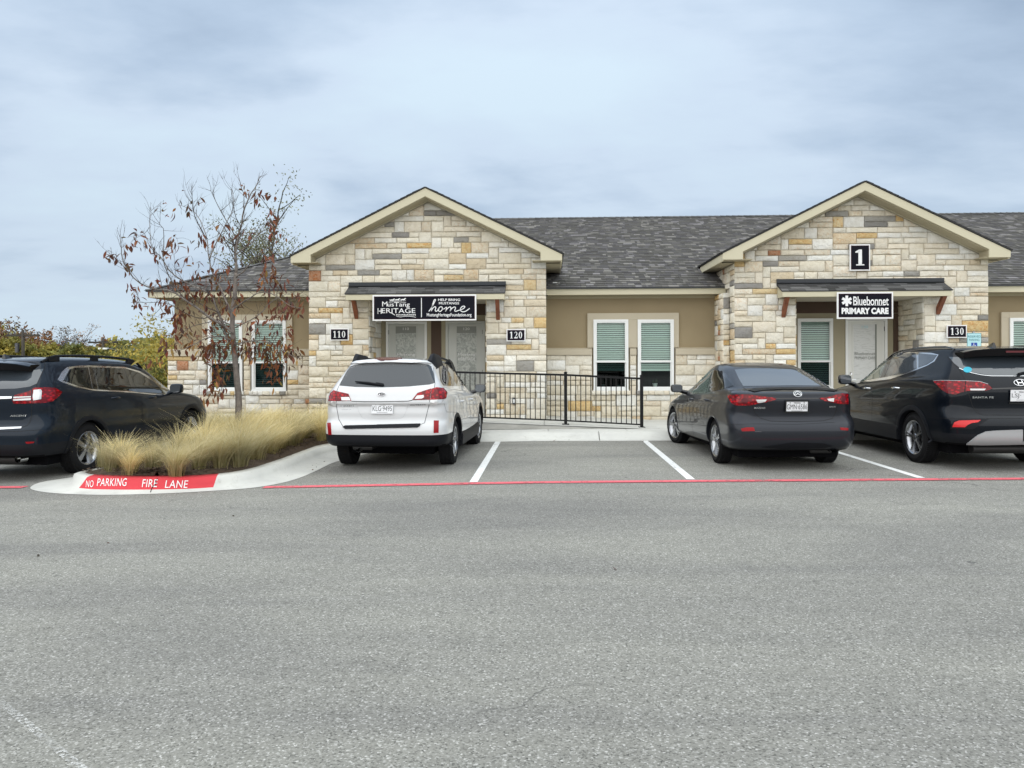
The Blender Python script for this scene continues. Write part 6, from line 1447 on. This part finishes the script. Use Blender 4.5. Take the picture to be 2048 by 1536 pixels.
for i, (x, y) in enumerate(spots):
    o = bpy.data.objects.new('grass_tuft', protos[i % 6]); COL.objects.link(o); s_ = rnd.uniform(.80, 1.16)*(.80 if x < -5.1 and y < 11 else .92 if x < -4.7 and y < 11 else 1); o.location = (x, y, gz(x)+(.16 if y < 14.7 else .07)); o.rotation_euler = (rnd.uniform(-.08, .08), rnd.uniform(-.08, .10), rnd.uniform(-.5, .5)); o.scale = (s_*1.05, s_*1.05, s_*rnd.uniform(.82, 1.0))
    tag(o, 'soft straw coloured feather grass tuft massed on the kerbed planting island' if y < 14.9 else 'straw coloured feather grass tuft in the strip against the stone wall', 'grass tuft', 'feather grass on the planting island' if y < 14.9 else 'feather grass along the wall')
print('tufts', len(spots))

# ---------------------------------------------------------------- young tree with hanging brown leaves
TY = 12.55
tree = empty('young_tree', (PX(479, TY), TY, gz(-5)+.15), label='slender young tree with bare twigs above and russet leaves below, on the planting island', cat='tree')
rt = random.Random(12)
def T3(x, y, dy=0.0): p = P3(x, y, TY+dy); return p
tw = MB(); brs = []
def limb(px, r0, r1, depth, name=None, n=7, sub=3):
    """px: traced points; depth: how far the tip comes forward or back"""
    pts = [T3(*p, depth*(i/(len(px)-1))**1.2*1.0) for i, p in enumerate(px)]
    pts = smooth_line(pts, 1) if len(pts) > 2 else pts
    q = []
    for i, p in enumerate(pts): q.append(p+Vector((rt.uniform(-.008, .008), rt.uniform(-.02, .02), rt.uniform(-.008, .008))) if 0 < i < len(pts)-1 else p)
    L = len(q); return q, [r0+(r1-r0)*(i/(L-1))**.8 for i in range(L)]
mb = MB(); tq, tr2 = limb([(480, 872), (478, 820), (476, 775), (472, 735), (468, 700), (465, 660), (466, 620), (470, 585), (472, 545)], .062, .030, 0); mb.tube(tq, tr2, 12)
trunk = child_world(mb.build('trunk', M['bark'], None, smooth=True), tree)
LM = [([(472, 545), (471, 510), (474, 480), (482, 455), (487, 425), (500, 392), (512, 372), (521, 352)], .028, .004, .25), ([(467, 668), (450, 652), (425, 640), (400, 620), (372, 600), (345, 582), (305, 578), (272, 562), (250, 535), (243, 500), (240, 474)], .026, .004, -.9),
      ([(460, 690), (448, 655), (436, 625), (425, 590), (400, 578), (370, 565), (342, 545), (322, 515), (305, 500), (298, 455), (302, 415)], .022, .003, .5), ([(466, 640), (452, 600), (438, 570), (424, 545), (418, 515), (415, 478), (404, 448), (388, 420), (356, 410)], .02, .003, .9),
      ([(418, 520), (430, 490), (444, 465), (462, 430), (468, 405), (465, 380)], .012, .003, .6), ([(415, 478), (398, 455), (386, 425), (384, 395), (383, 378)], .010, .003, -.4), ([(474, 480), (462, 455), (446, 430), (432, 405), (421, 380)], .012, .003, -.6),
      ([(487, 425), (489, 395), (480, 370), (478, 356)], .008, .003, .3), ([(482, 455), (470, 430), (465, 405), (462, 375)], .008, .003, -.5), ([(471, 510), (500, 490), (520, 465), (545, 455), (558, 448)], .012, .003, .8),
      ([(472, 555), (490, 540), (506, 520), (528, 500), (560, 480)], .014, .003, -.5), ([(466, 620), (492, 600), (520, 583), (552, 590), (578, 612), (606, 618)], .014, .003, -.8), ([(465, 660), (490, 645), (520, 628), (540, 605), (566, 588), (590, 590)], .012, .003, .7),
      ([(467, 690), (500, 682), (530, 682), (560, 695), (580, 712), (598, 716)], .014, .003, -.5), ([(470, 715), (500, 700), (520, 712), (540, 725)], .010, .003, .4), ([(466, 680), (440, 672), (412, 676), (385, 690), (362, 700)], .014, .003, -.9), ([(464, 650), (440, 640), (410, 645), (375, 655), (350, 680)], .012, .003, .6),
      ([(474, 752), (462, 738), (452, 725), (447, 758), (440, 790)], .010, .003, -.3), ([(436, 625), (405, 612), (380, 590), (345, 590), (300, 640)], .010, .003, .9), ([(372, 600), (350, 575), (330, 540), (325, 500), (330, 460), (318, 445)], .012, .003, -1.1),
      ([(298, 455), (285, 470), (270, 478)], .005, .002, .3), ([(250, 535), (232, 520), (222, 505)], .005, .002, -1.0), ([(436, 625), (400, 640), (360, 620), (330, 605), (262, 605)], .010, .003, .3), ([(560, 590), (585, 600), (605, 585)], .005, .002, -.6)]
leaves = []
def grow(mb, p0, d, L, r, lvl):
    n = 5; q = [p0]; v = d.normalized()
    for i in range(n):
        v = (v+Vector((rt.uniform(-.22, .22), rt.uniform(-.22, .22), rt.uniform(-.08, .22)))).normalized(); q.append(q[-1]+v*L/n)
    mb.tube(q, [r*(1-.7*i/n) for i in range(n+1)], 4, cap=False)
    if lvl > 0:
        for k in range(rt.choice([1, 2, 2, 3])):
            i = rt.randrange(1, n); a = rt.uniform(-1, 1); grow(mb, q[i], (v+Vector((rt.uniform(-1, 1), rt.uniform(-1, 1), rt.uniform(-.1, .9)))).normalized(), L*rt.uniform(.35, .65), r*.6, lvl-1)
    leaves.append(q[-1]); 
    if rt.random() < .5: leaves.append(q[n//2])
for px, r0, r1, dp in LM:
    m = MB(); q, rr = limb(px, r0, r1, dp); m.tube(q, rr, 7); o = m.build('branch', M['bark'] if r0 > .011 else M['twig'], None, smooth=True); child_world(o, tree)
    brs.append((q, rr)); m2 = tw
    for i in range(2, len(q)):
        dens_ = 2 if r0 > .009 else 1
        for k in range(dens_):
            if rt.random() < .75:
                t = (q[i]-q[i-1]).normalized(); sidev = Vector((rt.uniform(-1, 1), rt.uniform(-1, 1), rt.uniform(-.2, 1.0))).normalized()
                grow(m2, q[i].lerp(q[i-1], rt.random()), (t*.6+sidev).normalized(), rt.uniform(.12, .42), max(.0034, rr[i]*.42), 1)
child_world(tw.build('twigs', M['twig'], None, kind='stuff'), tree)
# leaves: clusters where the photograph has them; lanceolate, folded, drooping
clus = [(243, 485, 6), (228, 512, 7), (262, 468, 4), (297, 410, 4), (270, 480, 6), (300, 500, 6), (234, 575, 7), (262, 605, 8), (285, 540, 8), (290, 565, 6), (345, 500, 5), (360, 520, 5), (400, 405, 4), (385, 425, 5), (345, 560, 10), (310, 600, 10), (330, 618, 12), (318, 640, 7), (395, 540, 8), (420, 545, 8), (400, 480, 7), (380, 500, 6), (440, 450, 4), (430, 470, 6), (555, 440, 10), (540, 455, 10), (500, 470, 6), (512, 395, 5), (520, 380, 4), (495, 380, 3), (470, 360, 2),
        (360, 625, 12), (340, 660, 12), (352, 690, 12), (365, 720, 9), (385, 690, 16), (400, 660, 14), (420, 640, 12), (410, 700, 16), (430, 690, 18), (445, 700, 18), (455, 680, 14), (470, 690, 12), (440, 650, 8), (440, 730, 14), (452, 755, 14), (440, 780, 10), (455, 780, 8), (485, 690, 14), (500, 700, 14), (515, 690, 14), (530, 700, 16), (520, 720, 12), (540, 735, 12), (530, 750, 10), (500, 640, 8), (505, 660, 6), (520, 650, 5), (545, 660, 4), (570, 690, 16), (585, 700, 16), (598, 710, 12), (575, 665, 8), (560, 630, 10), (580, 620, 14), (600, 608, 14), (610, 600, 8), (540, 605, 8), (515, 575, 7), (555, 555, 12), (565, 570, 10), (548, 535, 6), (545, 515, 6), (455, 570, 10), (430, 585, 10), (405, 590, 14), (380, 585, 12), (350, 590, 8), (480, 600, 6), (460, 620, 8), (415, 560, 6), (450, 540, 5)]
LC = [(.20, .068, .034), (.26, .090, .036), (.15, .060, .038), (.32, .14, .050), (.11, .050, .036), (.40, .20, .055), (.44, .27, .07)]
def leaf_geo(ln, wd, fold, col, curl):
    vs = []; n = 5
    prof = [0, .55, .95, 1.0, .62, 0]
    for i in range(n+1):
        t = i/n; w = wd*prof[i]/2; z = -curl*t*t*ln; vs += [(t*ln, w, z+fold*w), (t*ln, 0, z), (t*ln, -w, z+fold*w)]
    fs = []
    for i in range(n): a = 3*i; fs += [(a, a+3, a+4, a+1), (a+1, a+4, a+5, a+2)]
    return vs, fs
lms = []
for k in range(10):
    m = MB(); vs, fs = leaf_geo(rt.uniform(.10, .15), rt.uniform(.034, .05), rt.uniform(.2, .9), None, rt.uniform(.1, .7)); m.add(vs, fs, 0, LC[k % 7]); o = m.build('leaf', M['leaf'], None, smooth=True); lms.append(o.data); bpy.data.objects.remove(o)
bulk = MB(); nl = 0; allb = [p for q, r in brs for p in q]+leaves
todo = []
for (x, y, k) in clus:
    base = P3(x, y, TY); near = min(allb, key=lambda p: (p.x-base.x)**2+(p.z-base.z)**2+.05*(p.y-base.y)**2); c0 = Vector((base.x, near.y, base.z))
    for i in range(int(k*1.75)):
        todo.append((c0+Vector((rt.gauss(0, .075), rt.gauss(0, .12), rt.gauss(0, .075))), y))
    if (c0-near).length > .05: m = MB(); bulk_t = MB(); 
rt.shuffle(todo)
tw2 = MB()
for i, (p, y) in enumerate(todo):
    near = min(allb, key=lambda q: (q-p).length_squared)
    if rt.random() < .35: tw2.tube([near, near.lerp(p, .5)+Vector((0, 0, .02)), p], [.003, .002, .0015], 3, cap=False)
    an = rt.uniform(0, 6.28); el = -rt.uniform(.5, 1.4) if rt.random() < .8 else rt.uniform(-.4, .6); rot = Euler((rt.uniform(-1, 1), 0, 0)).to_matrix().to_4x4(); Mx = Matrix.Translation(p) @ Matrix.Rotation(an, 4, 'Z') @ Matrix.Rotation(-el, 4, 'Y') @ rot
    sc = rt.uniform(.7, 1.15)
    warm = y > 640
    me = lms[rt.choice([0, 1, 2, 3, 4, 7, 8, 9] if not warm else list(range(10)))]
    if i < 300:
        o = bpy.data.objects.new('leaf', me); COL.objects.link(o); o.matrix_world = Matrix.Translation(-tree.location) @ Mx @ Matrix.Scale(sc, 4); o.parent = tree
    else:
        col = tuple(me.color_attributes['tint'].data[0].color)[:3]; bulk.add([Mx @ (v.co*sc) for v in me.vertices], [tuple(f.vertices) for f in me.polygons], 0, tuple(c*rt.uniform(.7, 1.3) for c in col))
child_world(bulk.build('leaves', M['leaf'], None, smooth=True, kind='stuff'), tree); child_world(tw2.build('leaf_stalks', M['twig'], None, kind='stuff'), tree)
print('leaves', len(todo))

# ---------------------------------------------------------------- trees farther off
def far_tree(name, label, x, y, z0, h, rad, cols, nleaf, ls, seed, gaps=.35, squash=.8, bare=0, group=None, cb=.30, tilt=0):
    rq = random.Random(seed); t = empty(name, (x, y, z0), label=label, cat='tree', group=group)
    mb = MB(); tips = []
    def br(p, d, L, r, lv):
        n = 4; q = [p]; v = d
        for i in range(n): v = (v+Vector((rq.uniform(-.2, .2), rq.uniform(-.2, .2), rq.uniform(-.05, .2)))).normalized(); q.append(q[-1]+v*L/n)
        mb.tube(q, [r*(1-.6*i/n) for i in range(n+1)], 5 if lv > 1 else 3, cap=False); tips.append(q[-1]); tips.append(q[n//2])
        if lv > 0:
            for k in range(rq.choice([3, 4, 4])):
                i = rq.randrange(1, n+1); az = rq.uniform(0, 6.28); br(q[i], (v*.7+Vector((math.cos(az), math.sin(az), rq.uniform(-.1, .7)))).normalized(), L*rq.uniform(.5, .72), r*.5, lv-1)
    m0 = MB(); m0.tube([(x, y, z0), (x+.02*h, y, z0+h*cb*.6), (x+rq.uniform(-.03, .03)*h, y, z0+h*cb*1.15)], [h*.028, h*.022, h*.018], 8); child_world(m0.build('trunk', M['bark'], None, smooth=True), t)
    for k in range(5):
        az = 6.28*k/5+rq.uniform(-.4, .4); br(Vector((x, y, z0+h*cb*rq.uniform(.8, 1.1))), Vector((math.cos(az)*.8+tilt, math.sin(az)*.8, rq.uniform(.7, 1.5))).normalized(), h*.30, h*.012, 3 if bare else 2)
    br(Vector((x, y, z0+h*cb)), Vector((tilt, 0, 1)), h*.42, h*.014, 3 if bare else 2)
    child_world(mb.build('limbs', M['twig'], None), t)
    c = MB(); cl_ = [(tp, rq.uniform(.5, 1.0)) for tp in tips if rq.random() > gaps]
    # keep clusters in the crown envelope
    extra = []
    if not bare:
        for k in range(44):
            a = rq.uniform(0, 6.28); b = rq.uniform(-.8, 1); rr = rad*rq.uniform(.35, .95); extra.append((Vector((x+math.cos(a)*rr*math.sqrt(1-b*b*.9), y+math.sin(a)*rr*math.sqrt(1-b*b*.9), z0+h*(cb+(1-cb)*.52)+b*rr*squash)), rq.uniform(.6, 1.1)))
    cl_ += extra
    if not cl_: cl_ = [(tips[0], 1)]
    per = max(4, nleaf//len(cl_)); cr_ = rad*(.30 if not bare else .12)
    for p, s in cl_:
        col = rq.choice(cols); sh = rq.uniform(.75, 1.2)
        for k in range(int(per*s)):
            q = p+Vector((rq.gauss(0, cr_*.55), rq.gauss(0, cr_*.55), rq.gauss(0, cr_*.42)))*s
            if q.z < z0+h*cb*.35: continue
            a, b = rq.uniform(0, 6.28), rq.uniform(-1.2, 1.2); u_ = Vector((math.cos(a)*math.cos(b), math.sin(a)*math.cos(b), math.sin(b)))*ls*rq.uniform(.6, 1.3); v_ = u_.cross(Vector((rq.uniform(-1, 1), rq.uniform(-1, 1), rq.uniform(-1, 1)))).normalized()*ls*rq.uniform(.3, .5)
            f = sh*rq.uniform(.75, 1.25); c.add([q-u_, q+v_, q+u_, q-v_], [(0, 1, 2, 3)], 0, tuple(cc*f for cc in col))
    child_world(c.build('crown', M['leaf'], None, kind='stuff'), t)
    return t
OL = [(.25, .23, .05), (.30, .26, .055), (.19, .20, .05)]; YE_ = [(.46, .36, .07), (.38, .31, .06), (.30, .28, .07)]; OR = [(.34, .17, .07), (.27, .13, .06), (.37, .22, .08)]; DK = [(.10, .12, .04), (.14, .155, .05), (.12, .14, .04)]; PB = [(.20, .16, .12), (.17, .13, .10)]
def at(px_, Y): return ray(px_, 700).x/ray(px_, 700).y*Y
def topz(py_, Y, px_=200): return PZ(px_, py_, Y)
BG = [(-30, 52, 645, OR+OL, 'russet tree at the far left edge behind the navy car', 4200, 0), (8, 50, 648, OR+PB, 'thin russet crowned tree near the left edge of the far tree line', 1600, 0), (22, 47, 672, OL+YE_, 'olive yellow tree just right of the far left edge', 5200, 0), (62, 56, 655, OR, 'orange tinted open crowned tree between two olive trees', 2600, 0), (100, 48, 682, OL, 'rounded olive green tree above the navy car tail rail', 5600, 0), (132, 60, 658, PB, 'bare grey brown twiggy tree rising behind the olive trees', 700, 1), (158, 64, 657, PB+OR, 'second bare twiggy tree with a few tan leaves', 800, 1), (150, 46, 692, DK+OL, 'low dark green tree in front of the bare trees', 4600, 0), (190, 50, 686, DK+OL, 'dark olive tree behind the right utility pole', 4800, 0), (228, 54, 676, OL+OR, 'olive and orange tree right of the utility pole', 4800, 0), (262, 47, 690, DK+YE_, 'dull green bushy tree near the yellow tree', 4600, 0)]
for i, (px_, Y, py_, cols, lab, nlf, bare) in enumerate(BG):
    zt_ = topz(py_, Y, px_); h = zt_+.6; far_tree('bare_tree' if bare else 'autumn_tree', lab, at(px_, Y), Y, -.5, h, h*(.42 if not bare else .4), cols, int(nlf*3.2), .15 if not bare else .09, 100+i, group='autumn trees beyond the lot', bare=bare, cb=.22 if not bare else .3, gaps=.3 if not bare else .55)
far_tree('yellow_tree', 'loose yellow leaved tree beside the left end of the building', at(318, 27), 27, -.3, topz(648, 27, 318)+.3, 1.9, YE_+[(.30, .27, .08)], 9000, .075, 300, gaps=.15, cb=.18)
far_tree('yellow_tree', 'low yellow green bushy tree tucked against the stone corner', at(300, 24.5), 24.5, -.3, topz(700, 24.5, 300)+.3, 1.35, YE_+OL+DK, 9000, .065, 301, gaps=.1, cb=.12)
far_tree('yellow_tree', 'low olive bushy tree behind the navy car bonnet', at(262, 30), 30, -.3, topz(712, 30, 262)+.3, 1.8, OL+DK, 7000, .08, 303, gaps=.1, cb=.12)
far_tree('olive_tree', 'thin crowned grey green tree showing above the roof left of the gable', at(540, 34), 34, 0, topz(428, 34, 560), 2.3, [(.20, .21, .12), (.24, .24, .15), (.17, .18, .10)], 5200, .07, 302, gaps=.40, cb=.45, tilt=.22)
# distant wood closing the horizon
wm_ = MB(); rq = random.Random(9)
for i in range(30000):
    x = rq.uniform(-170, 110); Y = rq.uniform(72, 84); hh = 3.2+1.6*noise.noise(Vector((x*.09, 3, 1)))+1.1*noise.noise(Vector((x*.35, 7, 1))); z = rq.uniform(-.4, 1)*hh if rq.random() < .8 else hh*rq.uniform(.7, 1.05); col = rq.choice(DK+OL+OR[:1]); f = rq.uniform(.7, 1.2); a = rq.uniform(0, 6.28); b = rq.uniform(-1, 1); u_ = Vector((math.cos(a), math.sin(a)*.5, b))*.32; v_ = Vector((-b, .3, math.cos(a)))*.2
    q = Vector((x, Y, z)); wm_.add([q-u_, q+v_, q+u_, q-v_], [(0, 1, 2, 3)], 0, tuple(c_*f for c_ in col))
wm_.build('distant_wood', M['leaf'], None, kind='stuff', label='far line of mixed autumn woodland along the horizon')
# utility poles, wires and a street lamp
varied('pole_wood', (.07, .06, .05), (.04, .035, .03), 3, .9)
for px_, pt, Y, lab in ((46, 661, 44, 'dark utility pole with a crossarm left of the pair, above the navy car'), (206, 676, 50, 'dark utility pole with a crossarm in front of the olive trees to the right')):
    x = at(px_, Y); zt_ = topz(pt, Y, px_); p = empty('utility_pole', (x, Y, -.4), label=lab, cat='utility pole')
    m = MB(); m.tube([(x, Y, -.4), (x, Y, zt_)], [.11, .08], 8); child_world(m.build('pole', M['pole_wood'], None, smooth=True), p)
    m = MB(); m.box(x-1.0, x+1.0, Y-.06, Y+.06, zt_-.35, zt_-.23); child_world(m.build('crossarm', M['pole_wood']), p)
    for q in (-.9, -.5, .5, .9): m = MB(); m.tube([(x+q, Y, zt_-.23), (x+q, Y, zt_-.08)], .035, 6); child_world(m.build('insulator', M['alloy_dark']), p)
    m = MB(); m.tube([(x-.28, Y-.1, zt_-1.3), (x-.28, Y-.1, zt_-.75)], .12, 10); child_world(m.build('transformer', M['alloy_dark']), p)
x0_, x1_ = at(46, 44), at(206, 50); za, zb_ = topz(661, 44, 46)-.1, topz(676, 50, 206)-.1
m = MB()
for q in (-.9, .9):
    m.tube([(x0_+q+(x1_-x0_)*t, 44+6*t, za+(zb_-za)*t-.35*4*t*(1-t)) for t in [i/10 for i in range(11)]], .012, 4); m.tube([(x1_+q+14*t, 50+2*t, zb_-.2*t-.4*4*t*(1-t)) for t in [i/8 for i in range(9)]], .012, 4); m.tube([(x0_+q-12*t, 44, za+.1*t-.4*4*t*(1-t)) for t in [i/8 for i in range(9)]], .012, 4)
tag(m.build('power_line', M['black_metal'], None), 'thin overhead wires strung between the two utility poles', 'wires')
xl_ = at(232, 40); zl_ = topz(700, 40, 225); lp = empty('street_lamp', (xl_, 40, -.4), label='pale armed street lamp just right of the right utility pole', cat='street lamp')
m = MB(); m.tube([(xl_, 40, -.4), (xl_, 40, zl_), (xl_-.3, 40, zl_+.06), (xl_-.5, 40, zl_+.06)], .035, 8); child_world(m.build('pole', M['alloy_dark']), lp); m = MB(); m.box(xl_-.95, xl_-.45, 39.88, 40.12, zl_+.02, zl_+.12); child_world(m.build('lamp_head', M['vinyl'], None, bevel=.03), lp)

# a few dry leaves blown into the gutter and onto the asphalt
m = MB(); rq = random.Random(21)
for i in range(61):
    if i < 34: q = GP(rq.uniform(545, 660), rq.uniform(905, 955), .015)
    elif i < 55: q = Vector((rq.uniform(-1, 6), rq.uniform(14.35, 14.6), gz(1)+.015))
    else: q = GP(rq.uniform(60, 1900), rq.uniform(985, 1400), .008)
    a = rq.uniform(0, 6.28); l = rq.uniform(.012, .03); u_ = Vector((math.cos(a)*l, math.sin(a)*l, rq.uniform(0, .012))); v_ = Vector((-math.sin(a)*l*.4, math.cos(a)*l*.4, rq.uniform(0, .01))); m.add([q-u_, q+v_, q+u_, q-v_], [(0, 1, 2, 3)], 0, tuple(c_*rq.uniform(.3, .8) for c_ in (.2, .1, .05)))
m.build('fallen_leaves', M['leaf'], None, kind='stuff', label='scattered dry brown leaf scraps in the gutter and on the asphalt')
